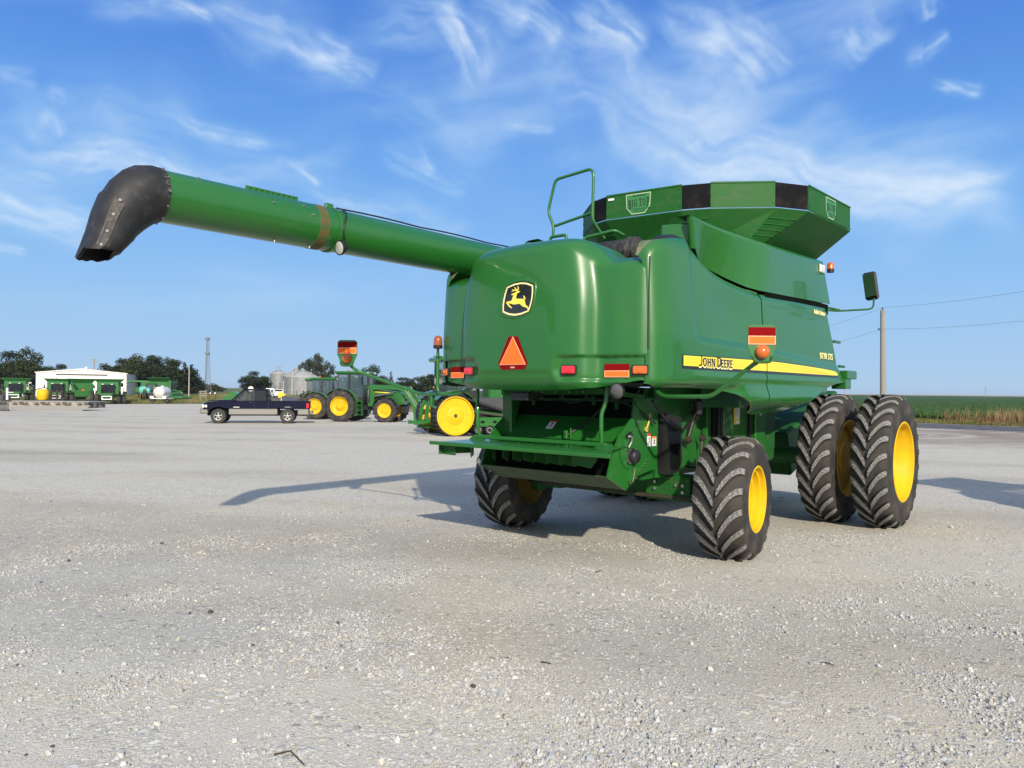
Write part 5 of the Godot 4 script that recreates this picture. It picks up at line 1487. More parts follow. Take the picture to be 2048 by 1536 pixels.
# ---- the two folding arms with their paddles, the beacon on its pole
func paddle(C: Node3D, at: Vector3, turn: float, amber: Material):
	var o := pivot("marker_paddle", C, at)
	o.rotation.y = turn
	var b := MB.new()
	b.prism(PackedVector2Array([V(-0.13, 0.16), V(-0.10, 0.185), V(0.10, 0.185), V(0.13, 0.16), V(0.132, -0.01), V(0.07, -0.15), V(0.045, -0.165), V(-0.045, -0.165), V(-0.07, -0.15), V(-0.132, -0.01)]), 0.012, Transform3D(Basis(), Vector3(0, 0, -0.012)))
	part("paddle_plate", b, GREEN, o)
	reflector(o, Vector3(0, 0.085, 0.0), Vector3.RIGHT, Vector3.UP, 0.245, 0.155)
	b = MB.new(); b.lathe([V(0.062, 0.0), V(0.064, 0.02), V(0.058, 0.05), V(0.03, 0.07), V(0, 0.074)], 24, Transform3D(Basis(Vector3.RIGHT, Vector3(0, 0, 1), Vector3.DOWN), Vector3(0, -0.06, 0.0))); part("round_lamp", b, amber, o)
	b = MB.new(); b.tube(bend([Vector3(-0.09, -0.10, 0.01), Vector3(-0.075, -0.155, 0.03), Vector3(0.075, -0.155, 0.03), Vector3(0.09, -0.10, 0.01)], 0.03), 0.010, 6); part("lamp_guard", b, GREEN2, o)

func combine_arms(C: Node3D):
	var amber: Material = mats["amber_lens"]
	var b := MB.new()
	b.tube(bend([M(1.38, 1.99, -1.45), M(1.42, 1.90, -1.48), M(1.52, 1.858, -1.50), M(2.06, 1.862, -1.58), M(2.54, 2.20, -1.60), M(2.57, 2.26, -1.60)], 0.07), 0.021, 10)
	b.tube(bend([M(2.50, 2.165, -1.60), M(2.565, 2.23, -1.60), M(2.565, 2.36, -1.60)], 0.05), 0.020, 10)
	part("marker_arm", b, GREEN, C)
	b = MB.new()
	b.tube(bend([M(-0.95, 1.93, -1.75), M(-1.15, 1.85, -1.77), M(-1.95, 1.842, -1.66), M(-2.73, 2.12, -2.02), M(-2.80, 2.19, -2.14), M(-2.81, 2.31, -2.165)], 0.09), 0.021, 10)
	b.box(M(-1.72, 1.78, -1.68), Vector3(0.05, 0.16, 0.05), Basis(), 0.008); b.box(M(-1.70, 1.70, -1.69), Vector3(0.16, 0.025, 0.04), Basis(Vector3(0, 0, 1), -0.4), 0.008)
	part("marker_arm", b, GREEN, C)
	paddle(C, M(2.575, 2.335, -1.625), deg_to_rad(41.0), amber)
	paddle(C, M(-2.81, 2.36, -2.19), deg_to_rad(38.0), amber)
	b = MB.new()
	b.tube(bend([M(-1.15, 1.86, -1.72), M(-1.45, 1.845, -1.78), M(-1.50, 1.90, -1.79), M(-1.50, 2.36, -1.79)], 0.06), 0.021, 10)
	b.box(M(-1.50, 2.315, -1.79), Vector3(0.09, 0.014, 0.07), Basis(), 0.004)
	part("beacon_pole", b, GREEN, C)
	var o := pivot("beacon", C, M(-1.50, 2.36, -1.79))
	b = MB.new(); b.lathe([V(0.016, 0.0), V(0.016, 0.05), V(0.056, 0.055), V(0.06, 0.09), V(0.055, 0.095)], 22); part("beacon_base", b, BLACK, o)
	b = MB.new(); b.lathe([V(0.055, 0.093), V(0.054, 0.165), V(0.045, 0.195), V(0.025, 0.212), V(0, 0.217)], 22); part("beacon_dome", b, mat("brown_amber_lens", lin(0.30, 0.075, 0.02), 0.12, 0.0, 0.9), o)

# ================= the other machines in the yard =================
func px(u: float, d: float) -> Vector3:   # a spot on the ground: bearing as tangent over 1500, distance ahead
	var x := (u - 1024.0) / 1500.0 * d
	return on_ground(x, -d)

func box_part(called: String, parent: Node3D, m: Material, boxes: Array, bev := 0.02) -> MeshInstance3D:
	var b := MB.new()
	for q in boxes: b.box(q[0], q[1], q[2] if q.size() > 2 else Basis(), bev)
	return part(called, b, m, parent)

func side_prism(b: MB, poly: Array, x0: float, x1: float):   # profile given as (forward, up), forward = -z
	b.prism(PackedVector2Array(poly), x1 - x0, Transform3D(Basis(Vector3(0, 0, -1), Vector3.UP, Vector3(1, 0, 0)), Vector3(x0, 0, 0)))

const AX := Basis(Vector3(0, -1, 0), Vector3(1, 0, 0), Vector3(0, 0, 1))

func small_wheel(parent: Node3D, called: String, at: Vector3, R: float, w: float, rr: float, out: float, rim: Material, lugs: int, deep := 0.12) -> Node3D:
	var o := pivot(called, parent, at)
	var b := MB.new()
	var c := R - (0.045 if lugs else 0.0)
	b.lathe([V(rr, -0.5 * w), V(lerpf(rr, c, 0.6), -0.52 * w), V(c - 0.02, -0.47 * w), V(c, -0.3 * w), V(c, 0.3 * w), V(c - 0.02, 0.47 * w), V(lerpf(rr, c, 0.6), 0.52 * w), V(rr, 0.5 * w)], 40, Transform3D(AX, Vector3.ZERO))
	for i in lugs * 2:
		var s := -1.0 if i % 2 else 1.0
		var a := TAU * i / (lugs * 2)
		var p := Vector3(s * 0.02 * w, sin(a) * (R - 0.025), cos(a) * (R - 0.025)); var a2 := a + 0.22
		var q := Vector3(s * 0.5 * w, sin(a2) * (R - 0.035), cos(a2) * (R - 0.035))
		b.bar(p, q, 0.06, 0.055, Vector3(0, sin(a + 0.1), cos(a + 0.1)))
	part("tyre", b, RUBBER, o)
	b = MB.new()
	var s := out
	var prof := [V(rr, 0.49 * w), V(rr * 0.94, 0.47 * w), V(rr * 0.90, 0.47 * w - deep * 0.6), V(rr * 0.80, 0.47 * w - deep), V(rr * 0.52, 0.47 * w - deep * 1.2), V(rr * 0.48, 0.47 * w - deep * 0.7), V(rr * 0.30, 0.47 * w - deep * 0.6), V(rr * 0.27, 0.47 * w - deep * 0.2), V(0, 0.47 * w - deep * 0.2)]
	var bas := AX if s > 0 else Basis(Vector3(0, 1, 0), Vector3(-1, 0, 0), Vector3(0, 0, 1))
	b.lathe(prof, 36, Transform3D(bas, Vector3.ZERO))
	b.lathe([V(rr, -0.45 * w), V(rr * 0.9, -0.4 * w), V(rr * 0.88, 0.0), V(0, 0.0)], 24, Transform3D(bas, Vector3.ZERO))
	part("rim", b, rim, o)
	b = MB.new()
	for k in 10: bolt(b, bas * Vector3(rr * 0.40 * cos(TAU * k / 10), 0.47 * w - deep * 0.66, rr * 0.40 * sin(TAU * k / 10)), bas * Vector3.UP, rr * 0.035, 0.03)
	part("hub_bolts", b, BLACK if rim == YELLOW else STEEL, o)
	return o

func make_tractor(label: String, loader: bool) -> Node3D:
	var t := thing("tractor", label, "tractor", Vector3.ZERO, 0.0, "green tractors parked in a row")
	# origin under the rear axle, forward = -z
	for s in [-1.0, 1.0]:
		small_wheel(t, "rear_wheel", Vector3(s * 0.98, 0.94, 0), 0.95, 0.52, 0.56, s, YELLOW, 20, 0.14)
		small_wheel(t, "front_wheel", Vector3(s * 0.94, 0.72, -2.75), 0.73, 0.46, 0.42, s, YELLOW, 16, 0.05)
	var b := MB.new()
	b.box(Vector3(0, 0.95, -1.2), Vector3(0.55, 0.5, 2.9), Basis(), 0.03); b.box(Vector3(0, 0.72, -2.75), Vector3(1.5, 0.22, 0.22), Basis(), 0.02); b.box(Vector3(0, 0.92, 0.0), Vector3(1.5, 0.3, 0.3), Basis(), 0.03); b.box(Vector3(0, 0.75, -3.6), Vector3(0.6, 0.4, 0.3), Basis(), 0.03)
	part("frame", b, BLACK, t)
	b = MB.new()      # hood
	side_prism(b, [V(1.35, 1.15), V(3.55, 1.05), V(3.72, 1.25), V(3.66, 1.62), V(3.2, 1.80), V(1.35, 1.98)], -0.36, 0.36)
	part("hood", b, GREEN, t)
	box_part("hood_vent", t, BLACK, [[Vector3(0.365, 1.45, -2.2), Vector3(0.012, 0.40, 0.7)], [Vector3(-0.365, 1.45, -2.2), Vector3(0.012, 0.40, 0.7)], [Vector3(0, 1.4, -3.70), Vector3(0.5, 0.35, 0.03)]], 0.004)
	box_part("hood_stripe", t, mat("decal_yellow", Color.YELLOW), [[Vector3(0.364, 1.78, -2.2), Vector3(0.008, 0.06, 1.4), Basis(Vector3.RIGHT, -0.07)], [Vector3(-0.364, 1.78, -2.2), Vector3(0.008, 0.06, 1.4), Basis(Vector3.RIGHT, -0.07)]], 0.0)
	for s in [-1.0, 1.0]:
		b = MB.new()      # fenders
		var g := []
		for k in 13:
			var a := lerpf(-0.55, PI * 0.80, k / 12.0)
			var r := 1.05
			g.append([Vector3(s * 0.72, 0.96 + r * sin(a), -r * cos(a)), Vector3(s * 1.18, 0.96 + r * sin(a), -r * cos(a))])
		b.grid(g, 1, false, 0.03, Vector3(0, -1, 0))
		part("fender", b, GREEN, t)
		b = MB.new()
		g = []
		for k in 9:
			var a := lerpf(0.25, PI * 0.85, k / 8.0)
			g.append([Vector3(s * 0.74, 0.72 + 0.80 * sin(a), -2.75 - 0.80 * cos(a)), Vector3(s * 1.14, 0.72 + 0.80 * sin(a), -2.75 - 0.80 * cos(a))])
		b.grid(g, 1, false, 0.02, Vector3(0, -1, 0))
		part("front_fender", b, BLACK, t)
	# cab
	b = MB.new()
	for s in [-1.0, 1.0]:
		b.bar(Vector3(s * 0.80, 1.3, -1.35), Vector3(s * 0.72, 2.82, -1.22), 0.07, 0.07); b.bar(Vector3(s * 0.82, 1.35, -0.42), Vector3(s * 0.74, 2.82, -0.42), 0.07, 0.09); b.bar(Vector3(s * 0.78, 1.7, 0.28), Vector3(s * 0.70, 2.82, 0.30), 0.08, 0.08)
	b.box(Vector3(0, 1.35, -0.6), Vector3(1.5, 0.35, 1.5), Basis(), 0.03); b.bar(Vector3(-0.75, 1.75, 0.28), Vector3(0.75, 1.75, 0.28), 0.06, 0.06); b.box(Vector3(0, 2.82, -0.45), Vector3(1.5, 0.06, 1.75), Basis(), 0.02)
	part("cab_frame", b, BLACK, t)
	box_part("cab_roof", t, GREEN, [[Vector3(0, 2.92, -0.48), Vector3(1.62, 0.16, 2.0)]], 0.06)
	b = MB.new()
	for s in [-1.0, 1.0]: b.box(Vector3(s * 0.785, 2.15, -0.55), Vector3(0.01, 1.35, 1.6), Basis(Vector3(0, 0, 1), s * 0.05))
	b.box(Vector3(0, 2.2, -1.29), Vector3(1.45, 1.2, 0.01)); b.box(Vector3(0, 2.28, 0.30), Vector3(1.4, 1.0, 0.01))
	part("cab_glass", b, GLASS, t)
	box_part("seat", t, BLACK, [[Vector3(0, 1.75, -0.30), Vector3(0.5, 0.15, 0.5)], [Vector3(0, 2.1, -0.06), Vector3(0.48, 0.65, 0.12)], [Vector3(0, 1.9, -0.95), Vector3(0.35, 0.5, 0.2)]], 0.04)
	b = MB.new(); b.tube([Vector3(0.62, 1.5, -1.55), Vector3(0.62, 2.75, -1.55)], 0.065, 12); b.lathe([V(0.13, 1.15), V(0.14, 1.2), V(0.14, 1.9), V(0.08, 2.0)], 16, Transform3D(Basis(), Vector3(0.62, 0, -1.55))); part("exhaust", b, BLACK, t)
	b = MB.new(); b.tube([Vector3(0.62, 2.6, -1.55), Vector3(0.62, 2.98, -1.55)], 0.045, 10); part("exhaust_tip", b, STEEL, t)
	for s in [-1.0, 1.0]:
		b = MB.new()
		for k in 4: b.box(Vector3(s * 0.92, 0.45 + 0.26 * k, -1.12), Vector3(0.28, 0.03, 0.36))
		for z in [-0.94, -1.30]: b.box(Vector3(s * 0.92, 0.82, z), Vector3(0.26, 0.82, 0.03))
		part("steps", b, GREEN, t)
		box_part("mirror", t, BLACK, [[Vector3(s * 1.05, 2.45, -1.30), Vector3(0.14, 0.32, 0.06)], [Vector3(s * 0.9, 2.62, -1.28), Vector3(0.3, 0.03, 0.03)]], 0.01)
		lamp_box(t, "tail_lamp", Transform3D(Basis(), Vector3(s * 0.98, 1.98, 0.50)), 0.24, 0.1, mats["red_lens"])
		box_part("headlight", t, mats["white_lens"], [[Vector3(s * 0.25, 1.48, -3.70), Vector3(0.16, 0.12, 0.04)], [Vector3(s * 0.6, 2.90, -1.49), Vector3(0.2, 0.08, 0.04)]], 0.01)
	box_part("roof_lamp", t, mats["amber_lens"], [[Vector3(-0.7, 3.06, 0.3), Vector3(0.12, 0.14, 0.12)]], 0.03)
	if loader:
		var L := pivot("front_loader", t)
		for s in [-1.0, 1.0]:
			b = MB.new()
			side_prism(b, [V(1.55, 0.95), V(1.85, 0.95), V(1.95, 1.6), V(1.75, 2.15), V(1.50, 2.12), V(1.55, 1.5)], s * 0.62 - 0.06, s * 0.62 + 0.06)
			side_prism(b, [V(1.55, 2.12), V(1.75, 2.22), V(3.65, 2.12), V(3.85, 1.98), V(4.55, 0.95), V(4.62, 0.55), V(4.42, 0.62), V(4.25, 1.0), V(3.62, 1.82), V(3.4, 1.92), V(1.8, 1.96)], s * 0.62 - 0.05, s * 0.62 + 0.05)
			side_prism(b, [V(4.30, 0.9), V(4.62, 0.85), V(4.72, 0.10), V(4.35, 0.06)], s * 0.55 - 0.06, s * 0.55 + 0.06)
			part("loader_arm", b, GREEN, L)
			b = MB.new(); b.tube([Vector3(s * 0.62, 1.55, -1.9), Vector3(s * 0.62, 1.75, -3.1)], 0.045, 8); b.tube([Vector3(s * 0.66, 2.1, -3.7), Vector3(s * 0.66, 0.95, -4.5)], 0.018, 8); b.tube([Vector3(s * 0.52, 2.15, -3.75), Vector3(s * 0.52, 0.9, -4.62)], 0.018, 8); part("loader_cylinder", b, mat("dull_steel", lin(0.25, 0.25, 0.24), 0.4, 0.7), L)
		box_part("loader_cross_tube", L, GREEN, [[Vector3(0, 1.55, -3.85), Vector3(1.2, 0.14, 0.14)], [Vector3(0, 0.35, -4.55), Vector3(1.2, 0.12, 0.12)]], 0.02)
	# rear hitch
	box_part("hitch", t, BLACK, [[Vector3(0.35, 0.6, 0.7), Vector3(0.08, 0.1, 1.0), Basis(Vector3.RIGHT, 0.1)], [Vector3(-0.35, 0.6, 0.7), Vector3(0.08, 0.1, 1.0), Basis(Vector3.RIGHT, 0.1)]], 0.01)
	return t

func tracked_tractor():
	var at := px(908, 31.0)
	var t := thing("tracked_tractor", "green tractor on rubber tracks with big yellow drive wheels beside the combine", "tractor", at, deg_to_rad(-68.0))
	# origin under the right drive wheel; forward = -z, the other track lies at -x
	var blk := mat("track_rubber", lin(0.022, 0.022, 0.023), 0.85)
	for s in [0.0, -2.6]:
		var o := pivot("track_unit", t, Vector3(s, 0, 0))
		var f := 1.0 if s == 0.0 else -1.0
		var b := MB.new()      # belt: wraps the big rear wheel and a small front idler
		var path := []
		for k in 19: path.append(V(0.0 - 0.0, 0.0) + V(-sin(PI * 0.5 + 0.20 + (PI * 0.5 - 0.2 + PI * 0.48) * (k / 18.0) - 0.0) * 0.0, 0.0))
		path.clear()
		for k in 17:      # over the rear wheel from the top front round the back to the bottom
			var a := lerpf(PI * 0.5 - 0.20, PI * 1.5, k / 16.0)
			path.append(V(cos(a) * 0.84, 0.84 + sin(a) * 0.84))
		for k in 9:
			var a := lerpf(-PI * 0.5, PI * 0.5 - 0.20, k / 8.0)
			path.append(V(2.75 + cos(a) * 0.42, 0.42 + sin(a) * 0.42))
		var g := []
		for v in path + [path[0]]: g.append([Vector3(-0.30, v.y, -v.x), Vector3(0.30, v.y, -v.x)])
		b.grid(g, 1, true)
		var gi := []
		var cen := V(1.3, 0.6)
		for v in path + [path[0]]:
			var c: Vector2 = V(0, 0.84) if v.x < 0.6 else (V(2.75, 0.42) if v.x > 2.2 else V(v.x, 0.5))
			var q: Vector2 = v + (c - v).normalized() * 0.045
			gi.append([Vector3(-0.30, q.y, -q.x), Vector3(0.30, q.y, -q.x)])
		b.grid(gi, 2, false)
		for side in [0, 1]:
			var rim2 := []
			for i in g.size(): rim2.append([g[i][side], gi[i][side]])
			b.grid(rim2, -1, side == 0)
		var L := 0.0
		for i in path.size():
			var p0: Vector2 = path[i]; var p1: Vector2 = path[(i + 1) % path.size()]
			var n := int(maxf(1.0, round(p0.distance_to(p1) / 0.16)))
			for k in n:
				var c := p0.lerp(p1, (k + 0.5) / n); var d := (p1 - p0).normalized(); var nn := V(d.y, -d.x)
				for h in [-0.15, 0.15]:
					b.box(Vector3(h, c.y + nn.y * 0.018, -(c.x + nn.x * 0.018)), Vector3(0.28, 0.05, 0.07), Basis(Vector3.RIGHT, atan2(d.y, d.x)))
		part("belt", b, blk, o)
		b = MB.new()
		b.lathe([V(0.80, 0.24), V(0.77, 0.25), V(0.75, 0.22), V(0.73, 0.15), V(0.38, 0.13), V(0.35, 0.16), V(0.22, 0.18), V(0.21, 0.21), V(0.09, 0.23), V(0.08, 0.20), V(0, 0.20)] if f > 0 else [V(0.80, -0.25), V(0.76, -0.25), V(0.72, -0.1), V(0.3, -0.05), V(0.28, 0.05), V(0, 0.05)], 48, Transform3D(AX, Vector3(0.06, 0.84, 0)))
		b.lathe([V(0.80, -0.30), V(0.78, -0.30), V(0.76, -0.2), V(0.45, -0.05), V(0.4, 0.05), V(0.2, 0.05)], 40, Transform3D(AX, Vector3(0.0, 0.84, 0)))
		part("drive_wheel", b, YELLOW, o)
		b = MB.new()
		for k in 20: bolt(b, Vector3(0.252, 0.84 + 0.175 * sin(TAU * k / 20), 0.175 * cos(TAU * k / 20)), Vector3.RIGHT, 0.014, 0.02)
		b.lathe([V(0.07, 0.2), V(0.06, 0.25), V(0, 0.25)], 14, Transform3D(AX, Vector3(0.06, 0.84, 0)))
		part("hub_bolts", b, mat("worn_dark_steel", Color.GRAY), o)
		b = MB.new(); b.lathe([V(0.205, 0.0), V(0.205, 0.245), V(0.135, 0.25), V(0.13, 0.24), V(0.0, 0.24)], 32, Transform3D(AX, Vector3(0.004, 0.84, 0)))
		part("hub_plate", b, mat("hub_plate_grey", lin(0.36, 0.33, 0.20), 0.5), o)
		b = MB.new(); b.lathe([V(0.40, 0.185), V(0.395, 0.195), V(0.30, 0.20), V(0.295, 0.19)], 40, Transform3D(AX, Vector3(0.006, 0.84, 0)))
		part("hub_ring", b, mat("dull_yellow", lin(0.62, 0.38, 0.015), 0.8), o)
		for z in [1.02, 1.52, 2.02]:
			b = MB.new(); b.lathe([V(0.20, -0.2), V(0.20, 0.22), V(0.17, 0.24), V(0.15, 0.20), V(0.06, 0.20), V(0.05, 0.24), V(0, 0.24)], 24, Transform3D(AX, Vector3(0, 0.24, -z))); part("roller", b, BLACK, o)
			b = MB.new()
			for k in 8: bolt(b, Vector3(0.205, 0.24 + 0.105 * sin(TAU * k / 8), -z + 0.105 * cos(TAU * k / 8)), Vector3.RIGHT, 0.016, 0.012)
			part("roller_bolts", b, WHITE, o)
		b = MB.new(); b.lathe([V(0.37, -0.2), V(0.37, 0.2), V(0.30, 0.22), V(0.1, 0.15), V(0, 0.15)], 30, Transform3D(AX, Vector3(0, 0.42, -2.75))); part("idler", b, YELLOW, o)
		b = MB.new()
		b.box(Vector3(0.05, 0.58, -1.60), Vector3(0.30, 0.40, 1.35), Basis(), 0.02); b.box(Vector3(0.05, 0.95, -1.5), Vector3(0.2, 0.10, 1.5), Basis(Vector3.RIGHT, -0.12), 0.02)
		part("track_frame", b, GREEN, o)
		b = MB.new()
		for z in [1.2, 1.75]:
			b.box(Vector3(0.203, 0.58, -z), Vector3(0.008, 0.05, 0.22), Basis(), 0.003); b.box(Vector3(0.204, 0.58, -z), Vector3(0.008, 0.12, 0.09), Basis(), 0.003)
		part("frame_cutouts", b, DARK, o)
		b = MB.new(); b.tube([Vector3(0.22, 0.98, -0.95), Vector3(0.22, 0.82, -2.2)], 0.045, 8); part("track_cylinder", b, mat("worn_dark_steel", Color.GRAY), o)
		b = MB.new()
		var fg := []
		for k in 9:
			var a := lerpf(0.55, PI * 0.78, k / 8.0)
			fg.append([Vector3(-0.32, 0.84 + 1.05 * sin(a), -1.05 * cos(a)), Vector3(0.32, 0.84 + 1.05 * sin(a), -1.05 * cos(a))])
		b.grid(fg, 1, false, 0.03, Vector3.DOWN)
		part("fender", b, GREEN, o)
	box_part("chassis", t, BLACK, [[Vector3(-1.3, 1.0, -1.3), Vector3(1.5, 0.7, 3.4)], [Vector3(-1.3, 1.35, -0.6), Vector3(1.9, 0.45, 1.5)]], 0.05)
	box_part("fuel_tank", t, mat("grey_plastic", lin(0.05, 0.05, 0.055), 0.5), [[Vector3(-0.5, 1.32, -1.75), Vector3(0.75, 0.55, 1.6)], [Vector3(-2.1, 1.32, -1.75), Vector3(0.75, 0.55, 1.6)]], 0.06)
	box_part("engine_hood", t, GREEN, [[Vector3(-1.3, 1.75, -3.0), Vector3(0.85, 0.75, 2.3)]], 0.08)
	box_part("cab_frame", t, BLACK, [[Vector3(-1.3, 1.75, -0.5), Vector3(1.6, 0.3, 1.6)], [Vector3(-0.55, 2.5, 0.2), Vector3(0.09, 1.3, 0.09)], [Vector3(-2.05, 2.5, 0.2), Vector3(0.09, 1.3, 0.09)], [Vector3(-0.55, 2.5, -1.25), Vector3(0.09, 1.3, 0.09)], [Vector3(-2.05, 2.5, -1.25), Vector3(0.09, 1.3, 0.09)]], 0.02)
	box_part("cab_glass", t, GLASS, [[Vector3(-1.3, 2.5, -0.5), Vector3(1.55, 1.2, 1.5)]], 0.0)
	box_part("cab_roof", t, GREEN, [[Vector3(-1.3, 3.2, -0.5), Vector3(1.8, 0.18, 2.0)]], 0.06)
	var b2 := MB.new()      # three-point hitch
	for x in [-0.85, -1.75]:
		b2.box(Vector3(x, 1.35, 0.75), Vector3(0.14, 0.2, 0.2), Basis(), 0.02); b2.bar(Vector3(x, 1.35, 0.85), Vector3(x, 0.62, 0.95), 0.10, 0.14); b2.bar(Vector3(x, 0.62, 0.4), Vector3(x, 0.50, 1.35), 0.07, 0.12); b2.box(Vector3(x, 0.52, 1.4), Vector3(0.12, 0.16, 0.16), Basis(), 0.02)
	b2.box(Vector3(-1.3, 0.35, 0.75), Vector3(0.3, 0.12, 0.9), Basis(), 0.02)
	part("hitch", b2, GREEN, t)
	b2 = MB.new(); b2.tube(bend([Vector3(-1.5, 1.5, 0.5), Vector3(-1.5, 1.9, 0.7), Vector3(-1.2, 1.8, 0.9), Vector3(-1.2, 1.4, 0.7)], 0.1), 0.02, 6); b2.tube(bend([Vector3(-0.9, 1.6, 0.4), Vector3(-0.8, 1.2, 0.8), Vector3(-0.9, 0.9, 0.5)], 0.1), 0.02, 6); part("hoses", b2, BLACK, t)
	lamp_box(t, "tail_lamp", Transform3D(Basis(), Vector3(-0.3, 2.0, 0.75)), 0.12, 0.12, mats["amber_lens"])

func wheel_arch(cx: float, r: float, y0: float, n := 9) -> Array:   # points of an arch from back to front along the sill
	var o := []
	for k in n + 1:
		var a := PI - PI * k / n
		o.append(V(cx + r * cos(a), y0 + maxf(0.0, r * sin(a))))
	return o

func pickup():
	var at := px(438, 39.8)
	var t := thing("pickup_truck", "dark blue pickup truck with a silver lower body, crossing the gravel lot", "pickup truck", at, deg_to_rad(90.0 + 13.0))
	# origin under the near front wheel; forward = -z; near (driver's) side at -x... the body spans x from 0.08 to 1.95 behind the near side
	var navy := mat("navy_paint", lin(0.004, 0.005, 0.022), 0.35)
	navy.metallic_specular = 0.25; var silver := mat("silver_paint", lin(0.20, 0.195, 0.18), 0.5, 0.3, 0.0); var glass := mat("tinted_glass", Color(0.20, 0.26, 0.26, 0.45), 0.04)
	glass.transparency = BaseMaterial3D.TRANSPARENCY_ALPHA
	var x0 := -0.10; var x1 := 1.80
	# f = forward coordinate; rear axle at f = -3.5
	var b := MB.new()
	var low := [V(-4.62, 0.62)]
	low.append_array(wheel_arch(-3.52, 0.50, 0.52)); low.append_array([V(-2.9, 0.46), V(-0.6, 0.46)]); low.append_array(wheel_arch(0.0, 0.50, 0.52)); low.append_array([V(0.62, 0.66), V(0.62, 0.80)])
	var lower := low.duplicate(); lower.append_array([V(-0.6, 0.80), V(-4.62, 0.80)])
	# silver sill between and behind the arches
	for q in [[-3.0, -0.52], [-4.62, -4.04]]:
		b.box(Vector3(x0 + 0.04, 0.63, -(q[0] + q[1]) * 0.5), Vector3(0.10, 0.32, q[1] - q[0]), Basis(), 0.03); b.box(Vector3(x1 - 0.04, 0.63, -(q[0] + q[1]) * 0.5), Vector3(0.10, 0.32, q[1] - q[0]), Basis(), 0.03)
	part("sill_panel", b, silver, t)
	var sidep := func(b2: MB, poly: Array, thick: float):
		side_prism(b2, poly, x0, x0 + thick); side_prism(b2, poly, x1 - thick, x1)
	b = MB.new()      # front end: fender and hood
	var fe := [V(-0.62, 0.79)]
	for k in 10:
		var a := PI - PI * k / 9.0
		if sin(a) * 0.5 + 0.40 > 0.78: fe.append(V(0.5 * cos(a), 0.40 + 0.5 * sin(a)))
	fe.append_array([V(0.50, 0.70), V(0.74, 0.72), V(0.78, 1.02), V(0.60, 1.14), V(-0.1, 1.20), V(-0.62, 1.22)])
	sidep.call(b, fe, 0.12)
	b.grid([[Vector3(x0, 1.22, 0.62), Vector3(x1, 1.22, 0.62)], [Vector3(x0, 1.20, 0.1), Vector3(x1, 1.20, 0.1)], [Vector3(x0 + 0.03, 1.14, -0.60), Vector3(x1 - 0.03, 1.14, -0.60)], [Vector3(x0 + 0.06, 1.0, -0.78), Vector3(x1 - 0.06, 1.0, -0.78)]], 1, true, 0.02, Vector3.DOWN)
	b.grid([[Vector3(x0 + 0.35, 1.245, 0.55), Vector3(x1 - 0.35, 1.245, 0.55)], [Vector3(x0 + 0.4, 1.23, -0.55), Vector3(x1 - 0.4, 1.23, -0.55)]], -1, true, 0.04, Vector3.DOWN)
	part("front_fender_and_hood", b, navy, t)
	b = MB.new(); sidep.call(b, [V(-0.63, 0.79), V(-2.52, 0.79), V(-2.52, 1.22), V(-0.63, 1.22)], 0.10); part("door", b, navy, t)
	b = MB.new()
	var bed := [V(-2.55, 0.79), V(-2.55, 1.20), V(-4.66, 1.20), V(-4.66, 0.79), V(-4.02, 0.79)]
	for k in 8:
		var a := PI * (k + 0.5) / 8.0 + 0.0
		if 0.40 + 0.52 * sin(a) > 0.79: bed.append(V(-3.52 - 0.52 * cos(a), 0.40 + 0.52 * sin(a)))
	sidep.call(b, bed, 0.10)
	b.box(Vector3((x0 + x1) * 0.5, 0.98, 4.62), Vector3(x1 - x0 - 0.02, 0.44, 0.06), Basis(), 0.02); b.box(Vector3((x0 + x1) * 0.5, 0.80, 3.6), Vector3(x1 - x0 - 0.2, 0.05, 2.0)); b.box(Vector3((x0 + x1) * 0.5, 1.0, 2.58), Vector3(x1 - x0 - 0.2, 0.4, 0.05))
	part("cargo_bed", b, navy, t)
	# cab: pillars and roof
	b = MB.new()
	var cx0 := x0 + 0.12; var cx1 := x1 - 0.12
	var rw := 0.16
	b.grid([[Vector3(cx0 + rw, 1.80, 1.25), Vector3(cx1 - rw, 1.80, 1.25)], [Vector3(cx0 + rw - 0.03, 1.86, 1.5), Vector3(cx1 - rw + 0.03, 1.86, 1.5)], [Vector3(cx0 + rw - 0.03, 1.86, 2.25), Vector3(cx1 - rw + 0.03, 1.86, 2.25)], [Vector3(cx0 + rw, 1.80, 2.45), Vector3(cx1 - rw, 1.80, 2.45)]], 1, false, 0.05, Vector3.DOWN)
	for e in [[cx0 - 0.06, cx0 + rw - 0.02], [cx1 + 0.06, cx1 - rw + 0.02]]:
		b.bar(Vector3(e[0], 1.21, 0.62), Vector3(e[1], 1.81, 1.27), 0.07, 0.07); b.bar(Vector3(e[0], 1.21, 1.78), Vector3(e[1], 1.81, 1.78), 0.05, 0.10); b.bar(Vector3(e[0], 1.21, 2.46), Vector3(e[1], 1.81, 2.40), 0.06, 0.16); b.bar(Vector3(e[1], 1.82, 1.25), Vector3(e[1], 1.82, 2.42), 0.06, 0.07)
	b.box(Vector3((x0 + x1) * 0.5, 1.5, 2.50), Vector3(1.2, 0.1, 0.02))
	part("cab_shell", b, navy, t)
	b = MB.new()
	for e in [[cx0 - 0.05, cx0 + rw - 0.01], [cx1 + 0.05, cx1 - rw + 0.01]]:
		b.quad(Vector3(e[0], 1.22, 0.68), Vector3(e[0], 1.22, 1.76), Vector3(e[1], 1.80, 1.76), Vector3(e[1], 1.80, 1.30))
	b.quad(Vector3(cx0, 1.22, 0.60), Vector3(cx1, 1.22, 0.60), Vector3(cx1 - rw, 1.80, 1.25), Vector3(cx0 + rw, 1.80, 1.25))
	b.quad(Vector3(cx0, 1.22, 2.49), Vector3(cx1, 1.22, 2.49), Vector3(cx1 - rw, 1.80, 2.44), Vector3(cx0 + rw, 1.80, 2.44))
	part("window_glass", b, glass, t)
	b = MB.new()
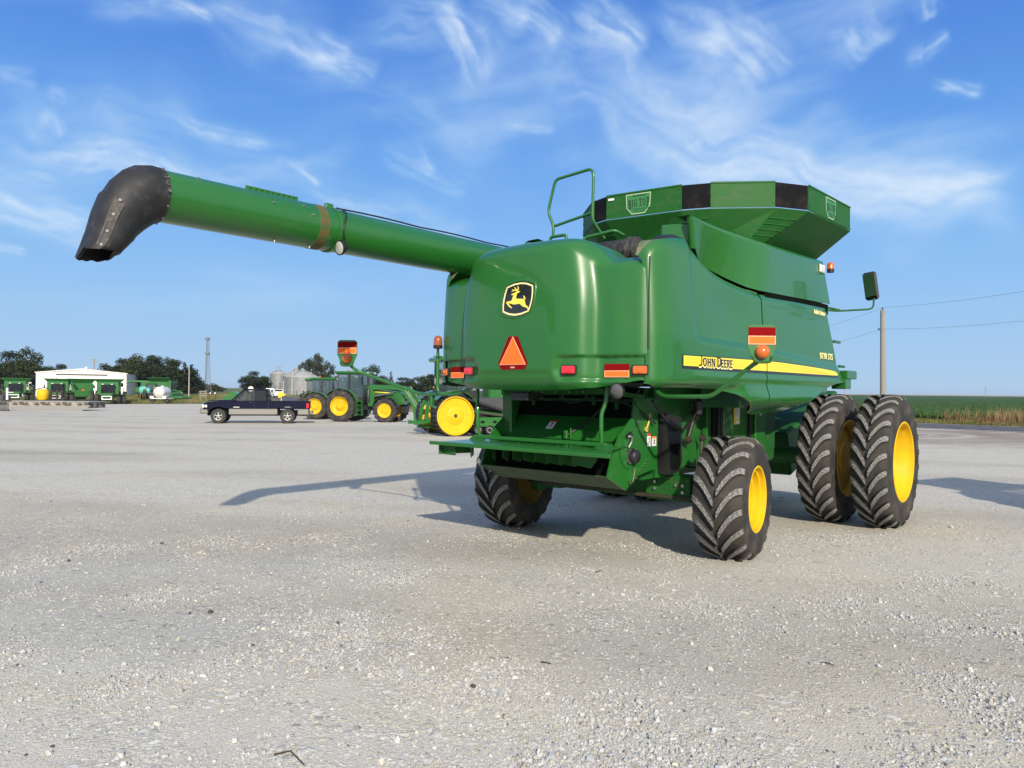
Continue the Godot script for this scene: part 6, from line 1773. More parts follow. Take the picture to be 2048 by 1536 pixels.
	for e in [[cx0 - 0.05, cx0 + rw - 0.01], [cx1 + 0.05, cx1 - rw + 0.01]]: b.quad(Vector3(e[0], 1.22, 1.80), Vector3(e[0], 1.22, 2.42), Vector3(e[1], 1.80, 2.36), Vector3(e[1], 1.80, 1.80))
	part("rear_side_window", b, mat("dark_glass", lin(0.008, 0.008, 0.010), 0.05, 0.0, 0.5), t)
	box_part("interior", t, mat("grey_cloth", lin(0.12, 0.115, 0.11), 0.9), [[Vector3(0.35, 1.15, 1.55), Vector3(0.5, 0.7, 0.18)], [Vector3(1.35, 1.15, 1.55), Vector3(0.5, 0.7, 0.18)], [Vector3(0.85, 0.9, 1.5), Vector3(1.5, 0.3, 1.7)], [Vector3(0.85, 1.12, 0.75), Vector3(1.5, 0.25, 0.25)]], 0.05)
	# bumper, grille, lamps
	box_part("front_bumper", t, silver, [[Vector3((x0 + x1) * 0.5, 0.66, -0.84), Vector3(1.92, 0.30, 0.16)], [Vector3(x0 + 0.05, 0.66, -0.68), Vector3(0.10, 0.28, 0.34)], [Vector3(x1 - 0.05, 0.66, -0.68), Vector3(0.10, 0.28, 0.34)]], 0.05)
	box_part("grille", t, mat("chrome", lin(0.6, 0.6, 0.6), 0.15, 0.9), [[Vector3((x0 + x1) * 0.5, 0.95, -0.80), Vector3(1.1, 0.34, 0.06)]], 0.02)
	box_part("grille_opening", t, BLACK, [[Vector3(0.60, 1.02, -0.83), Vector3(0.42, 0.11, 0.03)], [Vector3(1.10, 1.02, -0.83), Vector3(0.42, 0.11, 0.03)], [Vector3(0.60, 0.87, -0.83), Vector3(0.42, 0.11, 0.03)], [Vector3(1.10, 0.87, -0.83), Vector3(0.42, 0.11, 0.03)]], 0.0)
	for x in [x0 + 0.14, x1 - 0.14]:
		box_part("headlight", t, mats["white_lens"], [[Vector3(x, 0.92, -0.74), Vector3(0.30, 0.20, 0.12)], [Vector3(x, 0.92, -0.62), Vector3(0.29, 0.18, 0.16)]], 0.03)
		box_part("tail_lamp", t, mats["red_lens"], [[Vector3(x - 0.09 if x < 0.5 else x + 0.09, 0.97, 4.56), Vector3(0.10, 0.30, 0.16)]], 0.02)
		box_part("wing_mirror", t, BLACK, [[Vector3(x0 - 0.10 if x < 0.5 else x1 + 0.10, 1.30, 0.80), Vector3(0.2, 0.16, 0.10)]], 0.03)
	box_part("door_handle", t, BLACK, [[Vector3(x0 - 0.005, 1.12, 1.62), Vector3(0.03, 0.04, 0.16)]], 0.008)
	box_part("door_badge", t, WHITE, [[Vector3(x0 - 0.003, 0.87, 0.90), Vector3(0.008, 0.03, 0.30)]], 0.0)
	box_part("trim_strip", t, BLACK, [[Vector3(x0 - 0.004, 0.795, 1.6), Vector3(0.012, 0.02, 1.9)], [Vector3(x0 - 0.004, 1.0, 2.535), Vector3(0.012, 0.42, 0.016)], [Vector3(x0 - 0.004, 1.0, 1.80), Vector3(0.012, 0.42, 0.012)]], 0.0)
	box_part("underbody", t, DARK, [[Vector3(0.85, 0.55, 1.9), Vector3(1.3, 0.28, 5.0)], [Vector3(0.85, 0.38, 0), Vector3(1.5, 0.1, 0.1)], [Vector3(0.85, 0.38, 3.52), Vector3(1.5, 0.1, 0.1)], [Vector3(0.85, 0.75, 0.0), Vector3(1.4, 0.6, 0.9)]], 0.03)
	box_part("rear_bumper", t, silver, [[Vector3(0.85, 0.58, 4.74), Vector3(1.8, 0.16, 0.16)]], 0.03)
	var alloy := mat("alloy_rim", lin(0.30, 0.30, 0.29), 0.4, 0.6)
	for q in [[0.0, 0.0, -1.0], [0.0, 3.52, -1.0], [1.70, 0.0, 1.0], [1.70, 3.52, 1.0]]:
		var w := pivot("wheel", t, Vector3(q[0], 0.39, q[1]))
		var bas: Basis = AX if q[2] > 0 else Basis(Vector3(0, 1, 0), Vector3(-1, 0, 0), Vector3(0, 0, 1))
		b = MB.new(); b.lathe([V(0.20, -0.12), V(0.30, -0.135), V(0.37, -0.12), V(0.39, -0.08), V(0.39, 0.08), V(0.37, 0.12), V(0.30, 0.135), V(0.22, 0.12)], 32, Transform3D(bas, Vector3.ZERO)); part("tyre", b, mat("road_tyre", lin(0.035, 0.034, 0.033), 0.85), w)
		b = MB.new(); b.lathe([V(0.22, 0.12), V(0.205, 0.125), V(0.195, 0.09), V(0.19, 0.02), V(0.0, 0.02)], 28, Transform3D(bas, Vector3.ZERO)); part("rim_barrel", b, DARK, w)
		b = MB.new()
		for k in 5:
			var a := TAU * k / 5.0
			b.bar(bas * Vector3(0, 0.10, 0), bas * Vector3(0.20 * cos(a), 0.10, 0.20 * sin(a)), 0.085, 0.03, bas * Vector3.UP, 0.01)
		b.lathe([V(0.07, 0.08), V(0.07, 0.118), V(0.03, 0.125), V(0, 0.125)], 14, Transform3D(bas, Vector3.ZERO)); b.lathe([V(0.215, 0.10), V(0.215, 0.128), V(0.19, 0.124), V(0.188, 0.09)], 28, Transform3D(bas, Vector3.ZERO))
		part("rim", b, alloy, w)
	# the driver, only dimly seen through the door glass
	var pr := thing("person", "driver in a grey shirt at the wheel, seen through the pickup's side window", "person", t.transform * Vector3(0.42, 0.98, 1.30), t.rotation.y)
	b = MB.new()
	b.lathe([V(0.0, -0.05), V(0.19, 0.0), V(0.20, 0.2), V(0.22, 0.40), V(0.17, 0.50), V(0.065, 0.54), V(0.058, 0.60), V(0.075, 0.64), V(0.090, 0.70), V(0.092, 0.75), V(0.07, 0.81), V(0.0, 0.84)], 20, Transform3D(Basis().scaled(Vector3(1.0, 1.0, 0.75)), Vector3.ZERO))
	b.tube([Vector3(-0.20, 0.42, 0.0), Vector3(-0.26, 0.2, -0.12), Vector3(-0.15, 0.28, -0.40)], 0.05, 8, true, 0.035); b.tube([Vector3(0.20, 0.42, 0.0), Vector3(0.26, 0.2, -0.12), Vector3(0.15, 0.28, -0.40)], 0.05, 8, true, 0.035)
	b.tube([Vector3(0, 0.70, -0.06), Vector3(0, 0.69, -0.095)], 0.016, 6)
	part("body", b, mat("skin", lin(0.36, 0.20, 0.14), 0.6), pr)
	b = MB.new(); b.lathe([V(0.205, 0.0), V(0.21, 0.2), V(0.228, 0.40), V(0.17, 0.505), V(0.075, 0.545)], 20, Transform3D(Basis().scaled(Vector3(1.03, 1.0, 0.80)), Vector3.ZERO)); part("shirt", b, mat("grey_cloth", Color.GRAY), pr)
	b = MB.new(); b.lathe([V(0.098, 0.745), V(0.095, 0.80), V(0.06, 0.845), V(0, 0.86)], 18, Transform3D(Basis().scaled(Vector3(1.0, 1.0, 0.85)), Vector3.ZERO)); part("hair", b, DARK, pr)

func far_combine(label: String) -> Node3D:   # origin under the front axle's middle, forward = -z
	var t := thing("far_combine", label, "combine harvester", Vector3.ZERO, 0.0, "combines parked across the yard")
	var b := MB.new()
	b.box(Vector3(0, 2.3, 1.6), Vector3(2.9, 1.5, 4.4), Basis(), 0.12); b.box(Vector3(0, 1.3, 1.4), Vector3(1.7, 0.9, 4.6), Basis(), 0.05); b.box(Vector3(0, 2.35, -0.75), Vector3(2.9, 1.9, 0.5), Basis(), 0.06)
	b.box(Vector3(0, 1.55, 4.2), Vector3(2.2, 1.0, 1.0), Basis(Vector3.RIGHT, 0.2), 0.1)
	part("body", b, GREEN, t)
	b = MB.new()      # flared tank
	var lo := [Vector3(-1.25, 3.0, 2.2), Vector3(1.25, 3.0, 2.2), Vector3(1.25, 3.0, -0.4), Vector3(-1.25, 3.0, -0.4)]; var hi := [Vector3(-1.95, 3.68, 2.7), Vector3(1.95, 3.68, 2.7), Vector3(1.95, 3.68, -0.8), Vector3(-1.95, 3.68, -0.8)]
	for i in 4: b.grid([[lo[i], lo[(i + 1) % 4]], [hi[i], hi[(i + 1) % 4]]], -1, false, 0.04, Vector3(0, 0.02, 0)); b.bar(hi[i], hi[(i + 1) % 4], 0.06, 0.12)
	part("tank_extension", b, GREEN2, t)
	b = MB.new()
	b.box(Vector3(0, 2.95, -1.25), Vector3(1.75, 0.18, 1.5), Basis(), 0.05); b.box(Vector3(0, 1.55, -1.3), Vector3(1.7, 0.2, 1.3), Basis(), 0.04); b.box(Vector3(0, 1.45, -1.95), Vector3(1.5, 0.12, 0.15), Basis(), 0.02)
	part("cab_shell", b, GREEN, t)
	box_part("cab_glass", t, mat("dark_glass", Color.BLACK), [[Vector3(0, 2.25, -1.25), Vector3(1.62, 1.25, 1.3)]], 0.04)
	b = MB.new(); b.box(Vector3(0, 1.05, -1.9), Vector3(1.3, 0.7, 1.7), Basis(Vector3.RIGHT, 0.35), 0.03); part("feeder_house", b, GREEN2, t)
	b = MB.new(); b.box(Vector3(0, 0.95, -2.75), Vector3(1.35, 0.55, 0.06), Basis(), 0.01); part("feeder_face", b, WHITE, t)
	b = MB.new(); b.box(Vector3(0, 0.93, -2.79), Vector3(0.95, 0.2, 0.03), Basis(), 0.01); part("feeder_mouth", b, DARK, t)
	for s in [-1.0, 1.0]:
		for x in [1.45, 2.15]: small_wheel(t, "drive_wheel", Vector3(s * x, 0.95, 0), 0.95, 0.48, 0.55, s, YELLOW, 14, 0.2)
		small_wheel(t, "rear_wheel", Vector3(s * 1.45, 0.68, 3.5), 0.68, 0.45, 0.36, s, YELLOW, 12, 0.1)
		box_part("mirror", t, BLACK, [[Vector3(s * 1.65, 2.55, -1.9), Vector3(0.2, 0.4, 0.06)], [Vector3(s * 1.25, 2.4, -1.85), Vector3(0.8, 0.03, 0.03)]], 0.01)
	var pl := pivot("platform", t)
	box_part("platform_deck", pl, GREEN2, [[Vector3(-1.65, 1.55, -1.0), Vector3(0.9, 0.06, 1.5)]], 0.01)
	b = MB.new()
	b.tube(bend([Vector3(-2.05, 1.6, -1.7), Vector3(-2.05, 2.45, -1.7), Vector3(-2.05, 2.45, -0.4), Vector3(-2.05, 1.6, -0.4)], 0.2), 0.025, 6); b.tube([Vector3(-2.05, 2.05, -1.7), Vector3(-2.05, 2.05, -0.4)], 0.02, 6)
	for k in 4: b.box(Vector3(-2.3, 0.45 + 0.32 * k, -1.4), Vector3(0.45, 0.04, 0.22))
	part("ladder_rail", b, GREEN, pl)
	b = MB.new(); b.tube([Vector3(-1.45, 3.0, -0.2), Vector3(-1.45, 3.05, 5.6)], 0.2, 14); b.tube([Vector3(-1.45, 3.05, 5.6), Vector3(-1.45, 2.75, 6.1)], 0.21, 12); part("auger_tube", b, GREEN, t)
	var o := pivot("warning_triangle", t)
	b = MB.new(); b.prism(PackedVector2Array([V(-0.2, -0.17), V(0.2, -0.17), V(0.03, 0.2), V(-0.03, 0.2)]), 0.02, Transform3D(Basis(), Vector3(0, 2.0, 4.75))); part("triangle_border", b, mats["red_reflective"], o)
	b = MB.new(); b.prism(PackedVector2Array([V(-0.14, -0.12), V(0.14, -0.12), V(0, 0.16)]), 0.01, Transform3D(Basis(), Vector3(0, 2.0, 4.772))); part("triangle_center", b, mats["fluorescent_orange"], o)
	for s in [-1.0, 1.0]: box_part("headlight", t, mats["white_lens"], [[Vector3(s * 0.6, 2.95, -2.0), Vector3(0.3, 0.1, 0.05)]], 0.01)
	box_part("side_stripe", t, mats["decal_yellow"], [[Vector3(1.46, 2.0, 1.8), Vector3(0.012, 0.14, 3.2)], [Vector3(-1.46, 2.0, 1.8), Vector3(0.012, 0.14, 3.2)]], 0.0)
	return t

func build_yard():
	# tractors left of the combine
	var B := make_tractor("green tractor with a front loader raised level and yellow wheels, nearest of the tractor row", true)
	B.position = px(696, 45.0); B.rotation.y = deg_to_rad(-90.0 - 11.0)
	var A := make_tractor("green tractor without a loader, parked just behind the loader tractor", false)
	A.position = px(641, 54.5); A.rotation.y = deg_to_rad(-90.0 - 6.0)
	dup(A, px(628, 61.0), deg_to_rad(-90.0 - 4.0), "third green tractor, mostly hidden behind the two nearer ones")
	tracked_tractor()
	dup(B, Vector3(10.4, 0, -10.0), deg_to_rad(-62.0), "unseen stand-in loader tractor added beyond the right edge to cast the shadow on the gravel")  # unseen copy, added by guess to cast the shadow entering from the right
	pickup()
	# combines across the yard
	var D := far_combine("green combine facing the viewer with dual wheels, in front of the white shed's right end")
	D.position = px(217, 112.0); D.rotation.y = PI + 0.42
	dup(D, px(118, 117.0), PI + 0.40, "green combine behind the stacked implement frame, left of the shed door")
	var a2 := dup(D, px(32, 117.0), PI + 0.50, "leftmost green combine, beside the white post")
	dup(D, px(164, 118.0), 0.55, "green combine with its back to the viewer and an orange triangle")
	dup(D, px(330, 132.0), deg_to_rad(-66.0), "green combine side on, facing right below the dark trees")
	var E2 := dup(A, px(303, 126.0), deg_to_rad(20.0), "dark green tractor between the white tank trailer and the teal tank")
	# an implement with a yellow tank
	var pl := thing("planter", "green planter bar with a round yellow tank and black folded frames", "planter", px(88, 84.0), 0.0)
	var b := MB.new(); b.lathe([V(0.45, 0), V(0.6, 0.2), V(0.6, 0.95), V(0.48, 1.15), V(0.2, 1.22), V(0, 1.22)], 24, Transform3D(Basis(), Vector3(-0.1, 0.85, 0))); part("yellow_tank", b, YELLOW, pl)
	b = MB.new(); b.tube(bend([Vector3(-0.9, 0.6, 0.2), Vector3(-0.9, 2.0, 0.2), Vector3(0.3, 2.3, 0.2), Vector3(1.0, 1.7, 0.2)], 0.4), 0.05, 8); part("hoop", b, BLACK, pl)
	b = MB.new(); b.box(Vector3(0.2, 0.55, 0.3), Vector3(3.0, 0.28, 0.4), Basis(), 0.03); b.box(Vector3(-0.9, 0.3, 0.4), Vector3(0.2, 0.6, 0.2)); b.box(Vector3(1.2, 0.3, 0.4), Vector3(0.2, 0.6, 0.2)); part("tool_bar", b, GREEN, pl)
	for k in 6:
		b = MB.new(); b.box(Vector3(1.6, 0.25 + 0.30 * k, 0.2), Vector3(1.6, 0.10, 0.5), Basis(), 0.02)
		for x in [0.95, 1.6, 2.2]: b.box(Vector3(x, 0.40 + 0.30 * k, 0.2), Vector3(0.12, 0.2, 0.12))
		part("folded_frame", b, mat("brown_black_steel", lin(0.045, 0.032, 0.028), 0.7), pl)
	# white tank trailer
	var tk := thing("tank_trailer", "white rounded tank trailer seen end on, on the gravel by the grass", "tank trailer", px(325, 119.0), 0.08)
	b = MB.new(); b.lathe([V(0, -1.9), V(0.5, -1.85), V(0.82, -1.6), V(0.88, -1.3), V(0.88, 1.3), V(0.82, 1.6), V(0.5, 1.85), V(0, 1.9)], 32, Transform3D(Basis(Vector3.RIGHT, Vector3(0, 0, 1), Vector3.DOWN), Vector3(0, 1.72, 0))); b.lathe([V(0.25, 0), V(0.25, 0.2), V(0, 0.2)], 16, Transform3D(Basis(), Vector3(0, 2.55, 0))); part("tank", b, mat("tank_white", lin(0.72, 0.71, 0.68), 0.3, 0.2), tk)
	box_part("frame", tk, WHITE, [[Vector3(0, 0.75, 0), Vector3(2.3, 0.14, 3.6)], [Vector3(-0.95, 0.95, 1.7), Vector3(0.6, 0.35, 0.2)], [Vector3(0.95, 0.95, 1.7), Vector3(0.6, 0.35, 0.2)]], 0.02)
	for s in [-1.0, 1.0]: small_wheel(tk, "wheel", Vector3(s * 0.95, 0.42, 0.8), 0.42, 0.36, 0.2, s, WHITE, 0, 0.06)
	box_part("mud_flap", tk, BLACK, [[Vector3(-0.95, 0.45, 1.75), Vector3(0.6, 0.5, 0.03)], [Vector3(0.95, 0.45, 1.75), Vector3(0.6, 0.5, 0.03)]], 0.0)
	# teal tank on a stand
	var te := thing("teal_tank", "teal plastic tank on a low stand, left of the dark tractor", "tank", px(291, 126.0), 0.2)
	b = MB.new(); b.lathe([V(0, -0.9), V(0.55, -0.85), V(0.68, -0.7), V(0.68, 0.7), V(0.55, 0.85), V(0, 0.9)], 24, Transform3D(Basis(Vector3(0, 1, 0), Vector3(1, 0, 0), Vector3(0, 0, -1)), Vector3(0, 1.75, 0))); part("tank", b, mat("teal_plastic", lin(0.13, 0.45, 0.42), 0.4), te)
	box_part("stand", te, BLACK, [[Vector3(0, 1.0, 0), Vector3(1.6, 0.1, 1.0)], [Vector3(-0.6, 0.5, 0), Vector3(0.1, 1.0, 0.8)], [Vector3(0.6, 0.5, 0), Vector3(0.1, 1.0, 0.8)]], 0.01)
	# corn head on the ground by the side-on combine
	var ch := thing("corn_head", "green corn header with pointed snouts lying on the grass ahead of the combine", "corn header", px(362, 128.0), 0.0)
	for k in 5:
		b = MB.new(); b.lathe([V(0.0, -1.6), V(0.18, -0.9), V(0.28, 0.0), V(0.28, 0.5), V(0, 0.55)], 10, Transform3D(Basis(Vector3(0, -1, 0), Vector3(-1, 0.25, 0), Vector3(0, 0, 1)).orthonormalized(), Vector3(-0.2, 0.5, -1.6 + 0.8 * k))); part("snout", b, GREEN, ch)
	box_part("header_back", ch, GREEN, [[Vector3(-0.7, 0.75, 0), Vector3(0.5, 0.9, 4.2)]], 0.05)
	# container at the left edge, white post, feeder grille, raised dock
	var ct := thing("skip", "dark grey waste skip at the left edge beside the white post", "skip", px(-4, 95.0), 0.1)
	b = MB.new(); b.box(Vector3(0, 0.65, 0), Vector3(2.2, 1.2, 1.8), Basis(), 0.04)
	for k in 5: b.box(Vector3(-0.9 + 0.45 * k, 0.65, 0.92), Vector3(0.08, 1.1, 0.06))
	part("skip_body", b, mat("skip_grey", lin(0.06, 0.055, 0.06), 0.7), ct)
	box_part("skip_lid", ct, mat("skip_lid_grey", lin(0.10, 0.095, 0.10), 0.6), [[Vector3(0, 1.30, 0), Vector3(2.26, 0.08, 1.86)]], 0.02)
	var wp := thing("post", "white square post at the dock's left end, in front of the leftmost combine", "post", px(15, 72.0), 0.0)
	box_part("post_shaft", wp, WHITE, [[Vector3(0, 1.0, 0), Vector3(0.16, 2.0, 0.16)], [Vector3(0.3, 1.62, 0), Vector3(0.6, 0.06, 0.06)]], 0.01)
	box_part("post_cap", wp, WHITE, [[Vector3(0, 2.02, 0), Vector3(0.2, 0.05, 0.2)]], 0.01)
	var gr := thing("grapple", "black steel grapple with curved tines standing by the dock's left end", "grapple", px(14, 66.0), -0.1)
	for k in 8:
		b = MB.new(); b.tube(bend([Vector3(-0.40 + 0.115 * k, 0.02, 0.25), Vector3(-0.42 + 0.115 * k, 0.4, 0.32), Vector3(-0.46 + 0.115 * k, 0.9, 0.05)], 0.2), 0.025, 6); part("tine", b, BLACK, gr)
	box_part("grapple_bar", gr, BLACK, [[Vector3(-0.05, 0.92, 0.0), Vector3(1.05, 0.1, 0.12)], [Vector3(0, 0.05, 0.2), Vector3(0.95, 0.08, 0.1)]], 0.01)
	var dc := thing("loading_dock", "low concrete loading dock with a stained front edge and an earth bank below", "loading dock", on_ground(-45.5, -69.5), 0.0)
	var conc := mat("stained_concrete", Color.WHITE, 0.9)
	tri_tex(conc, noise_tex(noise(81, 0.012, FastNoiseLite.TYPE_SIMPLEX_SMOOTH, 5), [[0.0, lin(0.05, 0.04, 0.036)], [0.45, lin(0.10, 0.085, 0.075)], [0.62, lin(0.26, 0.24, 0.21)], [1.0, lin(0.42, 0.40, 0.36)]]), 0.5)
	box_part("dock_wall", dc, conc, [[Vector3(0, 0.50, -1.4), Vector3(12.6, 0.56, 3.0)]], 0.02)
	box_part("dock_slab", dc, mat("pale_concrete", lin(0.30, 0.29, 0.265), 0.9), [[Vector3(0, 0.80, -1.4), Vector3(12.8, 0.07, 3.1)]], 0.02)
	b = MB.new()
	var g := []
	var nz := noise(82, 0.8, FastNoiseLite.TYPE_SIMPLEX_SMOOTH, 3)
	for j in 5:
		var r := []
		for i in 41:
			var x := -6.5 + 13.0 * i / 40.0
			r.append(Vector3(x, 0.46 * (1.0 - pow(j / 4.0, 0.8)) + 0.06 * nz.get_noise_2d(x * 2.0, j * 1.0) * (1.0 if j < 4 else 0.0) + (-0.02 if j == 4 else 0.0), 0.08 + 1.5 * j / 4.0))
		g.append(r)
	b.grid(g, 1, true)
	part("earth_bank", b, mat("dry_earth", lin(0.31, 0.29, 0.255), 0.95), dc)

# ================= trees, bins, sheds, poles, field =================
func leaf_crown(rng: RandomNumberGenerator, clumps: Array, per: int, size: float) -> ArrayMesh:   # clumps: centre, radius; leaves as small bent faces spread through each clump
	var v := PackedVector3Array(); var nn := PackedVector3Array(); var c := PackedColorArray(); var ix := PackedInt32Array()
	for q in clumps:
		var o: Vector3 = q[0]; var r: float = q[1]
		var tone := rng.randf_range(0.75, 1.25)
		for k in int(per * r * r):
			var d := Vector3(rng.randfn(), rng.randfn() * 0.8, rng.randfn()).normalized()
			var p := o + d * r * pow(rng.randf(), 0.45) * Vector3(1.0, 0.8, 1.0)
			var s := size * rng.randf_range(0.6, 1.3)
			var bs := Basis.from_euler(Vector3(rng.randf() * TAU, rng.randf() * TAU, rng.randf() * TAU))
			var n := (d + bs.z * 0.7).normalized()
			var i := v.size()
			v.append_array([p - bs.x * s, p + bs.y * s * 0.6, p + bs.x * s, p - bs.y * s * 0.6])
			nn.append_array([n, n, n, n])
			var t := tone * rng.randf_range(0.7, 1.35)
			var cc := Color(t, t, t)
			c.append_array([cc, cc, cc, cc])
			ix.append_array([i, i + 1, i + 2, i, i + 2, i + 3])
	var arr := []; arr.resize(Mesh.ARRAY_MAX)
	arr[Mesh.ARRAY_VERTEX] = v; arr[Mesh.ARRAY_NORMAL] = nn; arr[Mesh.ARRAY_COLOR] = c; arr[Mesh.ARRAY_INDEX] = ix
	var m := ArrayMesh.new(); m.add_surface_from_arrays(Mesh.PRIMITIVE_TRIANGLES, arr)
	return m

func make_tree(called: String, seed_: int, h: float, w: float, kind: int, leafm: Material, bark: Material) -> Node3D:   # kind 0 broad, 1 open crown with gaps, 2 conifer, 3 bush
	var t := thing(called, "tree", "tree")
	var rng := RandomNumberGenerator.new(); rng.seed = seed_
	var b := MB.new()
	var th: float = h * [0.35, 0.45, 0.9, 0.15][kind]
	b.tube([Vector3(0, -0.3, 0), Vector3(0.1, th * 0.5, 0), Vector3(0, th, 0.1)], h * 0.025, 8, true, h * 0.012)
	var clumps := []
	if kind == 2:
		for k in 26:
			var y := h * (0.10 + 0.86 * k / 26.0); var r := w * 0.5 * (1.0 - float(k) / 27.0) * rng.randf_range(0.7, 1.1)
			var a := rng.randf() * TAU
			clumps.append([Vector3(cos(a) * r * 0.55, y, sin(a) * r * 0.55), maxf(0.35, r * 0.62)])
	else:
		var n: int = [26, 24, 0, 12][kind]
		for k in n:
			var d := Vector3(rng.randfn(), rng.randfn(), rng.randfn()).normalized() * pow(rng.randf(), 0.4)
			var lowy: float = [0.10, 0.30, 0, 0.05][kind]
			var p := Vector3(d.x * w * 0.40, h * (lowy + (0.93 - lowy) * (0.5 + 0.5 * d.y)) - 0.0, d.z * w * 0.40)
			var narrowing := 1.0 - 0.45 * smoothstep(0.6, 1.0, p.y / h)
			p.x *= narrowing; p.z *= narrowing
			var r: float = w * rng.randf_range(0.13, 0.20) * [1.0, 0.72, 1.0, 1.2][kind]
			p.y = minf(p.y, h - r * 0.75)
			clumps.append([p, r])
			if kind != 3: b.tube([Vector3(0, th * 0.7, 0), (Vector3(0, th, 0) + p) * 0.5 + Vector3(rng.randf_range(-0.3, 0.3), 0.2, 0), p], h * 0.010, 5, false, h * 0.003)
	part("trunk", b, bark, t)
	part("crown", leaf_crown(rng, clumps, [150, 160, 190, 170][kind], 0.20 if kind != 2 else 0.17), leafm, t)
	return t

func grain_bin(label: String, at: Vector3, r: float, h: float, roof: float, legs := 0.0) -> Node3D:
	var t := thing("grain_bin", label, "grain bin", at, 0.0, "galvanised grain bins")
	var b := MB.new()
	var n := int(h / 0.82)
	for k in n:      # one band of corrugated sheet above another
		var y0 := legs + h * k / n; var y1 := legs + h * (k + 1) / n
		var pr := []
		for j in 9: pr.append(V(r + 0.012 * (1.0 if j % 2 else -1.0), lerpf(y0, y1 - 0.02, j / 8.0)))
		b = MB.new(); b.lathe(pr, 48); part("wall_ring", b, GALV, t)
	b = MB.new()
	for j in 24:
		var a := TAU * j / 24.0
		b.bar(Vector3(cos(a) * (r + 0.03), legs, sin(a) * (r + 0.03)), Vector3(cos(a) * (r + 0.03), legs + h, sin(a) * (r + 0.03)), 0.035, 0.02, Vector3(cos(a), 0, sin(a)))
	part("stiffeners", b, GALV, t)
	b = MB.new(); b.lathe([V(r + 0.12, legs + h - 0.03), V(r + 0.10, legs + h + 0.03), V(0.45, legs + h + roof), V(0.42, legs + h + roof + 0.25), V(0.5, legs + h + roof + 0.28), V(0, legs + h + roof + 0.4)], 40)
	var roofm := mat("bin_roof_steel", lin(0.36, 0.37, 0.38), 0.55, 0.15)
	var ro := part("roof", b, roofm, t)
	b = MB.new()
	for j in 40:
		var a := TAU * j / 40.0
		b.bar(Vector3(cos(a) * (r + 0.1), legs + h + 0.05, sin(a) * (r + 0.1)), Vector3(cos(a) * 0.5, legs + h + roof + 0.02, sin(a) * 0.5), 0.05, 0.05)
	part("roof_ribs", b, GALV, ro)
	if r > 3.0:
		for a in [1.2, 2.0, 0.5]:
			b = MB.new(); b.box(Vector3(cos(a) * r * 0.7, legs + h + roof * 0.36, sin(a) * r * 0.7), Vector3(0.5, 0.4, 0.4), Basis(), 0.05); part("roof_vent", b, GALV, ro)
	b = MB.new(); b.box(Vector3(0.3, legs + 1.1, r + 0.02), Vector3(0.8, 1.7, 0.08), Basis(), 0.02); part("door", b, GALV, t)
	if legs > 0.0:
		b = MB.new(); b.lathe([V(0.3, legs - 1.0), V(r, legs)], 32)
		for j in 8: b.bar(Vector3(cos(TAU * j / 8) * r, 0, sin(TAU * j / 8) * r), Vector3(cos(TAU * j / 8) * r, legs, sin(TAU * j / 8) * r), 0.15, 0.15)
		part("hopper_and_legs", b, GALV, t)
	return t

func pole(called: String, label: String, at: Vector3, h: float, r: float, cross: Array, m: Material, lean := 0.0, category := "utility pole") -> Node3D:
	var t := thing(called, label, category, at)
	var b := MB.new()
	b.lathe([V(r, -0.5), V(r * 0.95, h * 0.3), V(r * 0.72, h), V(0, h + 0.02)], 14); part("pole_shaft", b, m, t)
	for y in cross:
		b = MB.new(); b.box(Vector3(0, y, r), Vector3(2.2, 0.12, 0.1), Basis(), 0.01)
		for x in [-1.0, -0.4, 0.4, 1.0]: b.lathe([V(0.05, 0.0), V(0.05, 0.08), V(0.03, 0.16), V(0, 0.16)], 8, Transform3D(Basis(), Vector3(x, y + 0.06, r)))
		part("cross_arm", b, m, t)
	if cross.is_empty() and h > 6.0:
		b = MB.new(); b.lathe([V(0.03, 0.0), V(0.05, 0.10), V(0.03, 0.2), V(0, 0.22)], 8, Transform3D(Basis(), Vector3(0, h, 0))); b.lathe([V(0.03, -0.05), V(0.06, 0.05), V(0.03, 0.12), V(0, 0.12)], 8, Transform3D(Basis(), Vector3(-r - 0.06, h - 1.35, 0))); part("insulator", b, BLACK, t)
	t.rotation.z = -lean
	return t

